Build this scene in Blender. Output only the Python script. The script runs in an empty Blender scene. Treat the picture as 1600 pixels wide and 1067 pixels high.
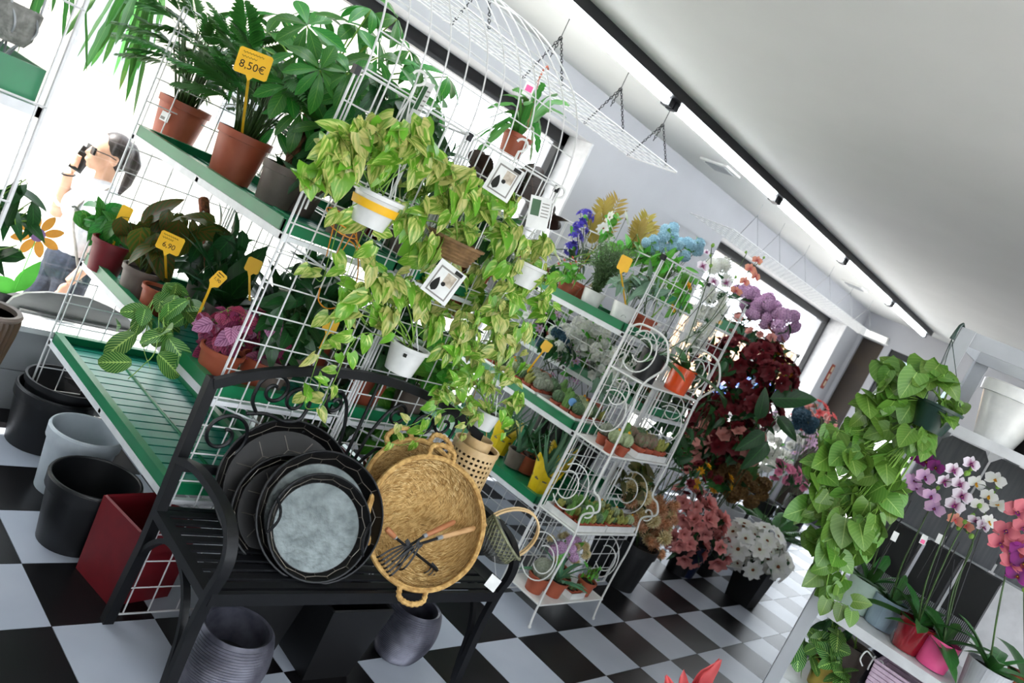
import bpy, math, random
from mathutils import Vector, Matrix, Quaternion
import numpy as np
R = random.Random(7)
SC = bpy.context.scene
COL = SC.collection
# ------------------------------------------------------------------ camera
T = 0.33                                     # one floor tile
FPX = 1254.26                                # focal length in pixels of a 1600 x 1067 frame
YAW, PIT, ROL = 0.6880, -0.1213, 0.4519
CAM = np.array([-9.595, -5.4219, 5.093]) * T
fw = np.array([math.cos(PIT)*math.cos(YAW), math.cos(PIT)*math.sin(YAW), math.sin(PIT)])
rt = np.cross(fw, [0, 0, 1]); rt /= np.linalg.norm(rt); up = np.cross(rt, fw)
rt, up = rt*math.cos(ROL) + up*math.sin(ROL), -rt*math.sin(ROL) + up*math.cos(ROL)
cd = bpy.data.cameras.new('camera'); cam = bpy.data.objects.new('camera', cd); COL.objects.link(cam)
cd.sensor_width = 36; cd.lens = FPX/1600*36; cd.clip_start = .05; cd.clip_end = 200
cd.dof.use_dof = True; cd.dof.focus_distance = 2.75; cd.dof.aperture_fstop = 4.0
cam.matrix_world = Matrix(((rt[0], up[0], -fw[0], CAM[0]), (rt[1], up[1], -fw[1], CAM[1]), (rt[2], up[2], -fw[2], CAM[2]), (0, 0, 0, 1)))
SC.camera = cam
def at(x, y, X=None, Y=None, Z=None, d=None):
    v = fw + rt*(x-800)/FPX - up*(y-533.5)/FPX
    if X is not None: t = (X-CAM[0])/v[0]
    elif Y is not None: t = (Y-CAM[1])/v[1]
    elif Z is not None: t = (Z-CAM[2])/v[2]
    else: t = d
    return Vector(CAM + v*t)
def depth(p): return float((np.array(p)-CAM) @ fw)
def pj(p):
    d = np.array(p)-CAM; z = d @ fw
    return 800+FPX*(d @ rt)/z, 533.5-FPX*(d @ up)/z, z
def px(n, p): return n*depth(p)/FPX          # size in metres of n pixels at p
# ------------------------------------------------------------------ world, sun, exposure
W = bpy.data.worlds.new('sky'); SC.world = W; W.use_nodes = True
bg = W.node_tree.nodes['Background']; bg.inputs[0].default_value = (.86, .93, 1, 1); bg.inputs[1].default_value = 4.5
sd = bpy.data.lights.new('sun', 'SUN'); sd.energy = 14; sd.angle = .01; sd.color = (1, .96, .9)
so = bpy.data.objects.new('sun', sd); COL.objects.link(so)
so.rotation_euler = Vector((-.45, .25, .86)).to_track_quat('Z', 'Y').to_euler()
SC.view_settings.view_transform = 'Standard'; SC.view_settings.look = 'None'
SC.view_settings.exposure = 0.2; SC.view_settings.gamma = 1.0; SC.view_settings.use_curve_mapping = False
SC.cycles.use_denoising = True; SC.cycles.max_bounces = 10; SC.cycles.transparent_max_bounces = 16
SC.cycles.sample_clamp_indirect = 6.0
for wx0, wx1, wy in ((-4.6, 1.11, 2.14), (3.3, 7.05, 2.14), (-4.9, .3, -3.32)):     # light portals in the window openings, back one added (they give off nothing themselves)
    pd = bpy.data.lights.new('window_portal', 'AREA'); pd.shape = 'RECTANGLE'; pd.size = wx1-wx0; pd.size_y = 2.05
    pd.cycles.is_portal = True
    po = bpy.data.objects.new('window_portal', pd); COL.objects.link(po)
    po.location = ((wx0+wx1)/2, wy, 1.41); po.rotation_euler = (math.radians(-90 if wy > 0 else 90), 0, 0)
# ------------------------------------------------------------------ helpers
def lin(h):
    if isinstance(h, str):
        c = [int(h[i:i+2], 16)/255 for i in (0, 2, 4)]
        return tuple(x/12.92 if x <= .04045 else ((x+.055)/1.055)**2.4 for x in c)
    return h
def new_mat(name):
    m = bpy.data.materials.new(name); m.use_nodes = True
    return m, m.node_tree.nodes, m.node_tree.links, m.node_tree.nodes['Principled BSDF']
def rgb(c): return (*lin(c), 1)
def mat(name, c, rough=.5, metal=0, c2=None, scale=20, bump=0, bscale=60, spec=.5, coat=0, stretch=None, detail=3):
    m, N, L, b = new_mat(name)
    b.inputs['Roughness'].default_value = rough; b.inputs['Metallic'].default_value = metal
    b.inputs['Specular IOR Level'].default_value = spec; b.inputs['Coat Weight'].default_value = coat
    b.inputs['Base Color'].default_value = rgb(c)
    tc = N.new('ShaderNodeTexCoord'); src = tc.outputs['Object']
    if stretch:
        mp = N.new('ShaderNodeMapping'); mp.inputs['Scale'].default_value = stretch; L.new(src, mp.inputs[0]); src = mp.outputs[0]
    if c2 is None: c2 = tuple(x*.88 for x in lin(c))
    n = N.new('ShaderNodeTexNoise'); n.inputs['Scale'].default_value = scale; n.inputs['Detail'].default_value = detail
    L.new(src, n.inputs['Vector'])
    r = N.new('ShaderNodeValToRGB'); r.color_ramp.elements[0].position = .35; r.color_ramp.elements[1].position = .65
    r.color_ramp.elements[0].color = rgb(c); r.color_ramp.elements[1].color = rgb(c2)
    L.new(n.outputs[0], r.inputs[0]); L.new(r.outputs[0], b.inputs['Base Color'])
    if bump:
        n2 = N.new('ShaderNodeTexNoise'); n2.inputs['Scale'].default_value = bscale; L.new(src, n2.inputs['Vector'])
        bp = N.new('ShaderNodeBump'); bp.inputs['Strength'].default_value = bump; bp.inputs['Distance'].default_value = .01
        L.new(n2.outputs[0], bp.inputs['Height']); L.new(bp.outputs[0], b.inputs['Normal'])
    return m
def emit(name, c, s):
    m, N, L, b = new_mat(name); b.inputs['Base Color'].default_value = rgb(c)
    b.inputs['Emission Color'].default_value = rgb(c); b.inputs['Emission Strength'].default_value = s
    return m
def math_node(N, L, op, a, b=None, clamp=False):
    n = N.new('ShaderNodeMath'); n.operation = op; n.use_clamp = clamp
    for i, x in enumerate((a, b)):
        if x is None: continue
        if isinstance(x, (int, float)): n.inputs[i].default_value = x
        else: L.new(x, n.inputs[i])
    return n.outputs[0]
def leaf_mat(name, c, c2=None, mode='plain', rough=.4, trans=.3, var=.25, back=None):
    """leaf surface; UV x runs across the blade (0..1), UV y from base to tip"""
    m, N, L, b = new_mat(name); b.inputs['Roughness'].default_value = rough
    c2 = c2 or tuple(min(1, x*1.5) for x in lin(c))
    uv = N.new('ShaderNodeUVMap'); sp = N.new('ShaderNodeSeparateXYZ'); L.new(uv.outputs[0], sp.inputs[0])
    oi = N.new('ShaderNodeObjectInfo')
    a = math_node(N, L, 'ABSOLUTE', math_node(N, L, 'SUBTRACT', sp.outputs[0], .5))      # 0 midrib .. .5 margin
    if mode == 'plain':      # pale midrib and faint side veins
        rib = math_node(N, L, 'LESS_THAN', a, .022)
        s = math_node(N, L, 'SUBTRACT', sp.outputs[1], math_node(N, L, 'MULTIPLY', a, .55))
        v = math_node(N, L, 'POWER', math_node(N, L, 'ABSOLUTE', math_node(N, L, 'SINE', math_node(N, L, 'MULTIPLY', s, 26))), 14)
        f = math_node(N, L, 'MAXIMUM', math_node(N, L, 'MULTIPLY', rib, .8), math_node(N, L, 'MULTIPLY', v, .22))
    elif mode == 'pothos':   # irregular yellow marbling running out from the midrib
        mp = N.new('ShaderNodeCombineXYZ')
        off = math_node(N, L, 'MULTIPLY', oi.outputs['Random'], 40)
        L.new(math_node(N, L, 'ADD', math_node(N, L, 'MULTIPLY', sp.outputs[0], 2.6), off), mp.inputs[0])
        L.new(math_node(N, L, 'SUBTRACT', math_node(N, L, 'MULTIPLY', sp.outputs[1], 3.4), math_node(N, L, 'MULTIPLY', a, 5)), mp.inputs[1])
        n = N.new('ShaderNodeTexNoise'); n.inputs['Scale'].default_value = 1.0; n.inputs['Detail'].default_value = 4; L.new(mp.outputs[0], n.inputs['Vector'])
        th = math_node(N, L, 'ADD', .33, math_node(N, L, 'MULTIPLY', oi.outputs['Random'], .26))
        f = math_node(N, L, 'MULTIPLY', math_node(N, L, 'SUBTRACT', n.outputs[0], th), 4.5, True)
    elif mode == 'maranta':  # bright midrib with arching pale side veins
        s = math_node(N, L, 'SUBTRACT', sp.outputs[1], math_node(N, L, 'MULTIPLY', a, .7))
        v = math_node(N, L, 'POWER', math_node(N, L, 'ABSOLUTE', math_node(N, L, 'SINE', math_node(N, L, 'MULTIPLY', s, 30))), 8)
        rib = math_node(N, L, 'LESS_THAN', a, math_node(N, L, 'ADD', .03, math_node(N, L, 'MULTIPLY', v, .06)))
        f = math_node(N, L, 'MAXIMUM', rib, math_node(N, L, 'MULTIPLY', v, .75))
    elif mode == 'begonia':  # dark veins on a light blade
        s = math_node(N, L, 'SUBTRACT', sp.outputs[1], math_node(N, L, 'MULTIPLY', a, .8))
        v = math_node(N, L, 'POWER', math_node(N, L, 'ABSOLUTE', math_node(N, L, 'SINE', math_node(N, L, 'MULTIPLY', s, 18))), 3)
        rib = math_node(N, L, 'LESS_THAN', a, .03)
        f = math_node(N, L, 'MAXIMUM', rib, math_node(N, L, 'MULTIPLY', v, .8))
    mx = N.new('ShaderNodeMix'); mx.data_type = 'RGBA'; L.new(f, mx.inputs[0])
    mx.inputs[6].default_value = rgb(c); mx.inputs[7].default_value = rgb(c2)
    hs = N.new('ShaderNodeHueSaturation'); L.new(mx.outputs[2], hs.inputs['Color'])
    L.new(math_node(N, L, 'ADD', 1-var, math_node(N, L, 'MULTIPLY', oi.outputs['Random'], 2*var)), hs.inputs['Value'])
    L.new(math_node(N, L, 'ADD', .485, math_node(N, L, 'MULTIPLY', oi.outputs['Random'], .03)), hs.inputs['Hue'])
    L.new(hs.outputs[0], b.inputs['Base Color'])
    if trans:
        t = N.new('ShaderNodeBsdfTranslucent'); L.new(hs.outputs[0], t.inputs[0])
        ms = N.new('ShaderNodeMixShader'); ms.inputs[0].default_value = trans
        L.new(b.outputs[0], ms.inputs[1]); L.new(t.outputs[0], ms.inputs[2])
        L.new(ms.outputs[0], N['Material Output'].inputs[0])
    return m
def petal_mat(name, c, c2=None, trans=.25, rough=.6):
    """petals; UV y runs from the flower's heart (0) to the rim (1)"""
    m, N, L, b = new_mat(name); b.inputs['Roughness'].default_value = rough
    uv = N.new('ShaderNodeUVMap'); sp = N.new('ShaderNodeSeparateXYZ'); L.new(uv.outputs[0], sp.inputs[0])
    r = N.new('ShaderNodeValToRGB'); r.color_ramp.elements[0].position = .12; r.color_ramp.elements[1].position = .55
    r.color_ramp.elements[0].color = rgb(c2 or c); r.color_ramp.elements[1].color = rgb(c)
    L.new(sp.outputs[1], r.inputs[0])
    hs = N.new('ShaderNodeHueSaturation'); L.new(r.outputs[0], hs.inputs['Color']); oi = N.new('ShaderNodeObjectInfo')
    L.new(math_node(N, L, 'ADD', .88, math_node(N, L, 'MULTIPLY', oi.outputs['Random'], .24)), hs.inputs['Value'])
    L.new(hs.outputs[0], b.inputs['Base Color'])
    t = N.new('ShaderNodeBsdfTranslucent'); L.new(hs.outputs[0], t.inputs[0]); ms = N.new('ShaderNodeMixShader'); ms.inputs[0].default_value = trans
    L.new(b.outputs[0], ms.inputs[1]); L.new(t.outputs[0], ms.inputs[2]); L.new(ms.outputs[0], N['Material Output'].inputs[0])
    return m
def glass_mat(name, tint=(1, 1, 1), refl=.06):
    m, N, L, b = new_mat(name)
    t = N.new('ShaderNodeBsdfTransparent'); t.inputs[0].default_value = (*tint, 1)
    g = N.new('ShaderNodeBsdfGlossy'); g.inputs['Roughness'].default_value = .02
    ms = N.new('ShaderNodeMixShader'); ms.inputs[0].default_value = refl
    L.new(t.outputs[0], ms.inputs[1]); L.new(g.outputs[0], ms.inputs[2]); L.new(ms.outputs[0], N['Material Output'].inputs[0])
    return m
V = Vector
ZUP = V((0, 0, 1))
class MB:
    """collects shapes in world coordinates, then becomes one mesh object"""
    def __init__(s): s.v = []; s.f = []; s.mi = []; s.uv = {}; s.cur = 0
    def add(s, vs, fs, uvs=None):
        o = len(s.v); s.v += [tuple(x) for x in vs]
        for f in fs:
            if uvs: s.uv[len(s.f)] = [uvs[i] for i in f]
            s.f.append(tuple(i+o for i in f)); s.mi.append(s.cur)
        return s
    def m(s, i): s.cur = i; return s
    def box(s, c, d, rot=None):
        c = V(c); vs = []
        for x in (-1, 1):
            for y in (-1, 1):
                for z in (-1, 1):
                    p = V((x*d[0]/2, y*d[1]/2, z*d[2]/2)); vs.append(c+(rot @ p if rot else p))
        return s.add(vs, [(0, 1, 3, 2), (4, 6, 7, 5), (0, 4, 5, 1), (2, 3, 7, 6), (0, 2, 6, 4), (1, 5, 7, 3)])
    def b2(s, a, b):   # box from two corners
        return s.box([(x+y)/2 for x, y in zip(a, b)], [abs(x-y) for x, y in zip(a, b)])
    def tube(s, pts, r, n=6, closed=False):
        pts = [V(p) for p in pts]; k = len(pts)
        rs = r if isinstance(r, (list, tuple)) else [r]*k
        t0 = (pts[1]-pts[0]).normalized(); ref = V((0, 0, 1)) if abs(t0.z) < .9 else V((1, 0, 0))
        x = t0.cross(ref).normalized(); vs = []
        for i, p in enumerate(pts):
            if closed: t = (pts[(i+1) % k]-pts[i-1])
            else: t = (pts[min(i+1, k-1)]-pts[max(i-1, 0)])
            t = t.normalized() if t.length > 1e-9 else t0
            x = x-t*x.dot(t); x = x.normalized() if x.length > 1e-6 else t.orthogonal().normalized()
            y = t.cross(x)
            for j in range(n):
                a = 2*math.pi*j/n; vs.append(p+(x*math.cos(a)+y*math.sin(a))*rs[i])
        fs = [(i*n+j, i*n+(j+1) % n, ((i+1) % k)*n+(j+1) % n, ((i+1) % k)*n+j) for i in range(k if closed else k-1) for j in range(n)]
        if not closed: fs += [tuple(range(n-1, -1, -1)), tuple((k-1)*n+j for j in range(n))]
        return s.add(vs, fs)
    def lathe(s, prof, c=(0, 0, 0), n=24, q=None, ribs=0, amp=0):
        c = V(c); vs = []; uvs = []
        for i, (r, z) in enumerate(prof):
            for j in range(n):
                a = 2*math.pi*j/n; rr = r*(1+amp*math.cos(ribs*a)) if ribs else r
                p = V((rr*math.cos(a), rr*math.sin(a), z)); vs.append(c+(q @ p if q else p)); uvs.append((j/n, i/max(1, len(prof)-1)))
        fs = [(i*n+j, i*n+(j+1) % n, (i+1)*n+(j+1) % n, (i+1)*n+j) for i in range(len(prof)-1) for j in range(n)]
        if prof[0][0] > 1e-6: fs.append(tuple(range(n-1, -1, -1)))
        if prof[-1][0] > 1e-6: fs.append(tuple((len(prof)-1)*n+j for j in range(n)))
        return s.add(vs, fs, uvs)
    def ball(s, c, r, n=10, m=6, q=None):
        r = r if isinstance(r, (tuple, list)) else (r, r, r); c = V(c); vs = []; uvs = []
        for i in range(m+1):
            th = math.pi*i/m
            for j in range(n):
                a = 2*math.pi*j/n
                p = V((r[0]*math.sin(th)*math.cos(a), r[1]*math.sin(th)*math.sin(a), r[2]*math.cos(th)))
                vs.append(c+(q @ p if q else p)); uvs.append((j/n, i/m))
        fs = [(i*n+j, (i+1)*n+j, (i+1)*n+(j+1) % n, i*n+(j+1) % n) for i in range(m) for j in range(n)]
        return s.add(vs, fs, uvs)
    def prism(s, poly, h, c=(0, 0, 0), q=None):   # outline in xy, thickness h in z
        c = V(c); k = len(poly); vs = []
        for z in (-h/2, h/2):
            for x, y in poly:
                p = V((x, y, z)); vs.append(c+(q @ p if q else p))
        return s.add(vs, [tuple(range(k-1, -1, -1)), tuple(range(k, 2*k))]+[(i, (i+1) % k, (i+1) % k+k, i+k) for i in range(k)])
    def blade(s, L_, Wd, shape='lance', droop=.2, fold=.15, seg=7, base=None, rot=None, wave=0, cols=(-1, -.5, 0, .5, 1)):
        """leaf or petal: base at the origin, tip along +Y, upper side +Z"""
        vs = []; uvs = []
        for i in range(seg+1):
            t = i/seg; w = SHAPES[shape](t)*Wd/2
            y = L_*t*(1-.12*droop*t); z = -droop*L_*t*t*.6
            if shape == 'heart' and i == 0: y0 = -.1*L_
            for cx in cols:
                yy = y
                if shape == 'heart' and i <= 1: yy = y-(.13*L_*abs(cx) if i == 0 else .08*L_*abs(cx))
                vs.append(V((cx*w, yy, z+fold*abs(cx)*w+wave*math.sin(t*14+cx*2)*w*abs(cx)))); uvs.append(((cx+1)/2, t))
        k = len(cols)
        if rot or base is not None:
            vs = [(rot @ p if rot else p)+(V(base) if base is not None else V()) for p in vs]
        return s.add(vs, [(i*k+j, i*k+j+1, (i+1)*k+j+1, (i+1)*k+j) for i in range(seg) for j in range(k-1)], uvs)
    def mesh(s, name, mats, smooth=True, off=V()):
        me = bpy.data.meshes.new(name)
        me.from_pydata([(x-off.x, y-off.y, z-off.z) for x, y, z in s.v], [], s.f)
        for m_ in (mats if isinstance(mats, (list, tuple)) else [mats]): me.materials.append(m_)
        if any(s.mi): me.polygons.foreach_set('material_index', s.mi)
        me.polygons.foreach_set('use_smooth', [smooth]*len(s.f))
        if s.uv:
            u = me.uv_layers.new(name='UVMap'); flat = []
            for i, f in enumerate(s.f):
                for p in s.uv.get(i, [(0.2, 0.5)]*len(f)): flat += p
            u.data.foreach_set('uv', flat)
        me.update()
        return me
    def build(s, name, mats, parent=None, smooth=True, loc=None, sharp=None):
        off = V(loc) if loc is not None else (parent_world(parent) if parent else V())
        me = s.mesh(name, mats, smooth, off)
        if smooth and sharp is not False:
            try: me.set_sharp_from_angle(angle=math.radians(sharp or 40))
            except Exception: pass
        o = bpy.data.objects.new(name, me); COL.objects.link(o)
        if parent: o.parent = parent
        elif loc is not None: o.location = loc
        return o
def parent_world(p):
    v = V()
    while p is not None: v = v+p.location; p = p.parent
    return v
SHAPES = {
    'lance': lambda t: math.sin(math.pi*t**.75)**.9+.02,
    'ovate': lambda t: math.sin(math.pi*t**.62)**.75+.015,
    'heart': lambda t: (.72 if t == 0 else math.sin(math.pi*(.18+.82*t)**.72)**.8*1.0)*(1 if t < 1 else 0)+.01,
    'strap': lambda t: (.35+.65*min(1, t*5))*(1 if t < .75 else max(.03, 1-((t-.75)/.25)**1.6)),
    'obov': lambda t: math.sin(math.pi*t**1.25)**.8+.05,
    'taper': lambda t: max(.04, (1-t)**.7),
    'round': lambda t: math.sin(math.pi*t)**.55+.05,
    'petal': lambda t: math.sin(math.pi*(.1+.87*t)**1.1)**.8+.02,
    'oval': lambda t: math.sin(math.pi*(.04+.94*t))**.62+.01,
}
def tag(o, label=None, cat=None, group=None, kind=None):
    if label: o['label'] = label
    if cat: o['category'] = cat
    if group: o['group'] = group
    if kind: o['kind'] = kind
    return o
def thing(name, label, cat, loc=(0, 0, 0), group=None):
    o = bpy.data.objects.new(name, None); o.empty_display_size = .05; COL.objects.link(o); o.location = loc
    return tag(o, label, cat, group)
def struct(mb, name, m, parent=None, smooth=False):
    o = mb.build(name, m, parent, smooth)
    o['kind'] = 'structure'
    return o
def inst(name, me, parent, pos, rot=None, sc=1.0):
    """one more object on shared mesh data, pos in world coordinates"""
    o = bpy.data.objects.new(name, me); COL.objects.link(o); o.parent = parent
    off = V(pos)-(parent_world(parent) if parent else V())
    o.matrix_local = Matrix.Translation(off) @ ((rot if isinstance(rot, Matrix) else rot.to_matrix()).to_4x4() if rot else Matrix()) @ Matrix.Diagonal((sc, sc, sc, 1) if not isinstance(sc, (tuple, list)) else (*sc, 1))
    return o
def copy_tree(o, loc=None, label=None, group=None, rz=None, sc=None, parent=None):
    c = o.copy(); COL.objects.link(c)
    if parent: c.parent = parent
    if loc is not None: c.location = loc
    if rz is not None: c.rotation_euler.z = rz
    if sc: c.scale = (sc, sc, sc)
    if label: c['label'] = label
    if group: c['group'] = group
    for ch in KIDS.get(o.name, list(o.children)): copy_tree(ch, parent=c)
    return c
KIDS = {}
def frame(tip, nrm):
    """rotation taking +Y to tip and +Z towards nrm"""
    y = V(tip).normalized(); z = V(nrm); z = z-y*z.dot(y)
    if z.length < 1e-4: z = y.orthogonal()
    z.normalize(); x = y.cross(z)
    return Matrix(((x.x, y.x, z.x), (x.y, y.y, z.y), (x.z, y.z, z.z)))
def rv(s=1.0): return V((R.gauss(0, s), R.gauss(0, s), R.gauss(0, s)))
def arc_pts(a, b, sag=0, n=8, side=None):
    a, b = V(a), V(b)
    return [a.lerp(b, i/n)+(side or V((0, 0, -1)))*sag*4*(i/n)*(1-i/n) for i in range(n+1)]
def spline(pts, n=6):
    """Catmull-Rom through the points"""
    P = [V(p) for p in pts]; P = [P[0]*2-P[1]]+P+[P[-1]*2-P[-2]]; out = []
    for i in range(1, len(P)-2):
        for k in range(n):
            t = k/n; a, b, c, d = P[i-1:i+3]
            out.append(.5*((2*b)+(c-a)*t+(2*a-5*b+4*c-d)*t*t+(3*b-a-3*c+d)*t**3))
    return out+[P[-2]]
# ------------------------------------------------------------------ materials
M = {}
M['wall'] = mat('wall_paint', 'bdbec3', .8, c2='b9babf', scale=3)
M['ceil'] = mat('ceiling_paint', 'dededc', .85, c2='dadad8', scale=2)
M['tile_w'] = mat('tile_white', 'a9afba', .3, c2='a2a8b4', scale=4, spec=.3)
M['tile_b'] = mat('tile_black', '0c0b0c', .3, c2='121113', scale=5, spec=.25)
M['grout'] = mat('grout', '3a3a3a', .9)
M['walltile'] = mat('grey_wall_tile', '8d9093', .4, c2='83868a', scale=6)
M['marble'] = mat('grey_marble', '6f7170', .3, c2='47494a', scale=2.5, stretch=(1, 1, 3), detail=6)
M['sill'] = mat('sill_stone', 'cfd2d4', .35)
M['frame_b'] = mat('black_aluminium', '15161a', .4)
M['reveal'] = mat('reveal_paint', 'e6e6e8', .8)
M['glass'] = glass_mat('window_glass')
M['black'] = mat('black_powdercoat', '0b0c0f', .45, c2='101114', scale=30, spec=.35)
M['blackpl'] = mat('black_plastic', '0d0d0f', .5, c2='0a0a0c')
M['bucket_b'] = mat('bucket_black_plastic', '101114', .45, c2='0d0e10')
M['white'] = mat('white_powdercoat', 'e4e4e0', .4, c2='dcdcd8')
M['wire'] = mat('white_wire', 'e2e2e2', .35, c2='dadada', scale=40)
M['rail'] = mat('white_rail', 'dfe1e3', .35)
M['green'] = mat('tray_green', '0f7a4c', .32, c2='0c6b42', scale=6)
M['greend'] = mat('tray_slat_green', '1f8a72', .28, c2='17796a', scale=9)
M['terra'] = mat('terracotta_plastic', 'a5543a', .5, c2='99492f', scale=12)
M['terra2'] = mat('terracotta_small', 'a04a30', .55)
M['taupe'] = mat('taupe_plastic', '6f625b', .5, c2='645850')
M['soil'] = mat('potting_soil', '2a1d14', .95, c2='140e0a', scale=90, bump=.6)
M['whitepot'] = mat('white_glossy_pot', 'e6e6e3', .25, coat=.3)
M['orangepot'] = mat('orange_ceramic', 'e0521f', .15, c2='d64a18', coat=.5)
M['redpl'] = mat('red_planter', '70101a', .5, c2='670e18')
M['redpot'] = mat('dark_red_ceramic', '8e1220', .12, c2='7d0f1b', coat=.6)
M['pinkpot'] = mat('pink_ceramic', 'ee5d96', .35, c2='e6558e')
M['celadon'] = mat('celadon_ceramic', 'a9bdb0', .4, c2='9fb4a6')
M['bluepot'] = mat('pale_blue_ceramic', '8fa3b0', .4, c2='879ba8')
M['greypot'] = mat('pale_grey_ceramic', 'aeb0b4', .45, c2='a5a7ac')
M['mustard'] = mat('mustard_ceramic', 'a38d3a', .35, c2='94802f')
M['ribdark'] = mat('silver_ribbed_ceramic', '6a6a76', .33, c2='474752', scale=14, metal=.5)
M['brownrib'] = mat('brown_ribbed', '4d3a29', .5, c2='3c2d20')
M['straw'] = mat('straw', 'dcb676', .7, c2='ab8040', scale=45, stretch=(1, 6, 1), bump=.9, bscale=120, detail=5)
M['straw_l'] = mat('straw_pale', 'f0d498', .6, c2='dfbd7c', scale=30); M['straw_d'] = mat('straw_dark', '8f6a34', .8, c2='7a5828', scale=30)
M['rope'] = mat('straw_rope', 'd2aa68', .75, c2='a37a40', scale=60)
M['bamboo'] = mat('bamboo_strip', 'e2c394', .6, c2='cfab76', scale=15)
M['wicker'] = mat('brown_wicker', '8a6a45', .7, c2='6a4f31', scale=40)
M['gwick'] = mat('green_grey_wicker', '8f9070', .7, c2='6a6b52', scale=40)
M['gwick2'] = mat('grey_wicker', '6f706c', .7, c2='50514e', scale=40)
M['zinc'] = mat('galvanised_zinc', '6d7474', .4, metal=.7, c2='565d5d', scale=28, bump=.22, bscale=55)
M['hammer'] = mat('black_tin', '0e0d0d', .4, metal=.3, c2='191818', scale=8)
M['edge'] = mat('lit_tin_edge', '6b655e', .4, metal=.6)  # paler than the tin, so the seams look lit
M['steel'] = mat('grey_steel', '9da0a3', .4, metal=.3, c2='8e9194', scale=8)
M['steelw'] = mat('pale_steel', 'b9bcc0', .4, c2='aeb1b6', scale=8)
M['shelfw'] = mat('white_shelf', 'd7d8da', .35)
M['dark'] = mat('dark_slot', '0b0b0c', .6)
M['wood'] = mat('tool_wood', 'd3a878', .5, c2='b98c5c', scale=12, stretch=(1, 1, 8))
M['woodr'] = mat('tool_wood_red', 'b87850', .5, c2='a5673f', scale=12)
M['yellow'] = mat('yellow_tag', 'f2bb1d', .5, c2='eeb414')
M['ink'] = mat('ink', '15130f', .8)
M['card'] = mat('white_card', 'e9e9e6', .6)
M['cardg'] = mat('card_grey', '8d8a84', .7)
M['cardp'] = mat('card_print', 'cfc4b4', .7, c2='a89a88', scale=60)
M['stem'] = mat('stem_green', '6f9a35', .5, c2='7fa842')
M['stemd'] = mat('stem_dark', '3c5a26', .5, c2='33481f')
M['bark'] = mat('bark', '7a5233', .8, c2='55371f', scale=30, bump=.6)
M['orange_w'] = mat('orange_wire', 'e08e22', .4)
M['chain'] = mat('dark_chain', '2b2c2f', .4, metal=.7)
M['skin'] = mat('skin', 'd9a98c', .55, c2='d2a184')
M['hair'] = mat('dark_hair', '1d1412', .45, c2='2a1d19', scale=60, stretch=(1, 1, .1))
M['shirt'] = mat('white_shirt', 'd9dbe0', .9)
M['jeans'] = mat('navy_jeans', '151b29', .9, c2='232b3c', scale=60)
M['street'] = mat('pale_paving', 'b9b6b0', .9, c2='aeaba5', scale=2)
M['facade'] = mat('pale_facade', 'd8cfc2', .9, c2='cfc5b6', scale=1)
M['orangef'] = mat('ochre_facade', 'c9a585', .9, c2='c09a78', scale=2)
M['carblue'] = mat('blue_car_paint', '1f4fb0', .25, coat=.6)
M['rubber'] = mat('rubber', '151515', .8)
M['doorb'] = mat('dark_brown_door', '2a1f17', .5, c2='3a2c1c', scale=3)
M['redsign'] = mat('red_brown_sign', '9b3a22', .6)
M['cream'] = mat('cream_glaze', 'd9cfae', .35, c2='d0c5a2')
M['dgreen'] = mat('glazed_green', '2f5a33', .3)
M['dkgreenpl'] = mat('dark_green_plastic', '16332a', .35)
M['slate'] = mat('slate_board', '55575b', .6, c2='4a4c50', scale=6, stretch=(1, 12, 1))
M['violetpot'] = mat('dark_violet_ceramic', '2c2436', .35)
M['navy'] = mat('navy_plastic', '14203f', .4)
M['lilacbasket'] = mat('lilac_wicker', 'cbb3c4', .7, c2='b79eb0', scale=50)
M['clear'] = glass_mat('clear_wrap', (.93, .95, .95), .14)
M['ywrap'] = mat('yellow_wrap', 'e8c81e', .4, c2='d9b814', scale=25)
M['lamp'] = emit('tube_glow', 'f4faff', 26)
M['purpledec'] = mat('violet_vinyl', '8d6a9c', .6); M['orangedec'] = mat('orange_vinyl', 'f0a33a', .6); M['greendec'] = mat('green_vinyl', '58c23c', .6)
# ------------------------------------------------------------------ room
ZC, YW, YG, XF = 2.78, 1.85, 2.10, 7.6       # ceiling, window wall face, glass, far wall
X0, Y0 = -5.2, -3.2
fl = struct(MB().b2((X0, Y0, -.12), (XF+.2, 2.3, -.004)), 'floor', M['grout'])
tiles = []
for i in range(-16, 24):
    for j in range(-6, 14):
        cx, cy = (i+.5)*T, (j+.5)*T
        if not (X0 < cx < XF+T/2 and Y0 < cy < YW+T/2): continue
        q = pj((cx, cy, 0)); vis = q[2] > .3 and -150 < q[0] < 1750 and -50 < q[1] < 1250
        tiles.append((0 if vis else 1, q[2] if vis else 99, i, j, cx, cy))
tiles.sort()
tm = {k: MB().b2((-T/2+.0012, -T/2+.0012, -.006), (T/2-.0012, T/2-.0012, 0)).mesh('tile', M['tile_b' if k == 0 else 'tile_w'], False) for k in (0, 1)}
rest = {0: MB(), 1: MB()}
for n, (a, b, i, j, cx, cy) in enumerate(tiles):
    k = (i-(j+1)) % 2                         # chequer: tile (0,-1) is black
    if n < 300 and a == 0: inst('tile', tm[k], fl, (cx, cy, 0))
    else: rest[k].b2((cx-T/2+.0012, cy-T/2+.0012, -.006), (cx+T/2-.0012, cy+T/2-.0012, 0))
for k in (0, 1):
    o = rest[k].build('distant_tiles', M['tile_b' if k == 0 else 'tile_w'], fl, False); o['kind'] = 'stuff'
struct(MB().b2((X0, Y0, ZC), (XF+.2, 2.4, ZC+.15)), 'ceiling', M['ceil'])
W1, W2, ZS, ZT = (-4.6, 1.11), (3.3, 7.05), .38, 2.46
w = MB()
w.b2((X0, YW, 0), (XF+.2, YG+.15, ZS)); w.b2((X0, YW, ZT), (XF+.2, YG+.15, ZC))
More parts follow.
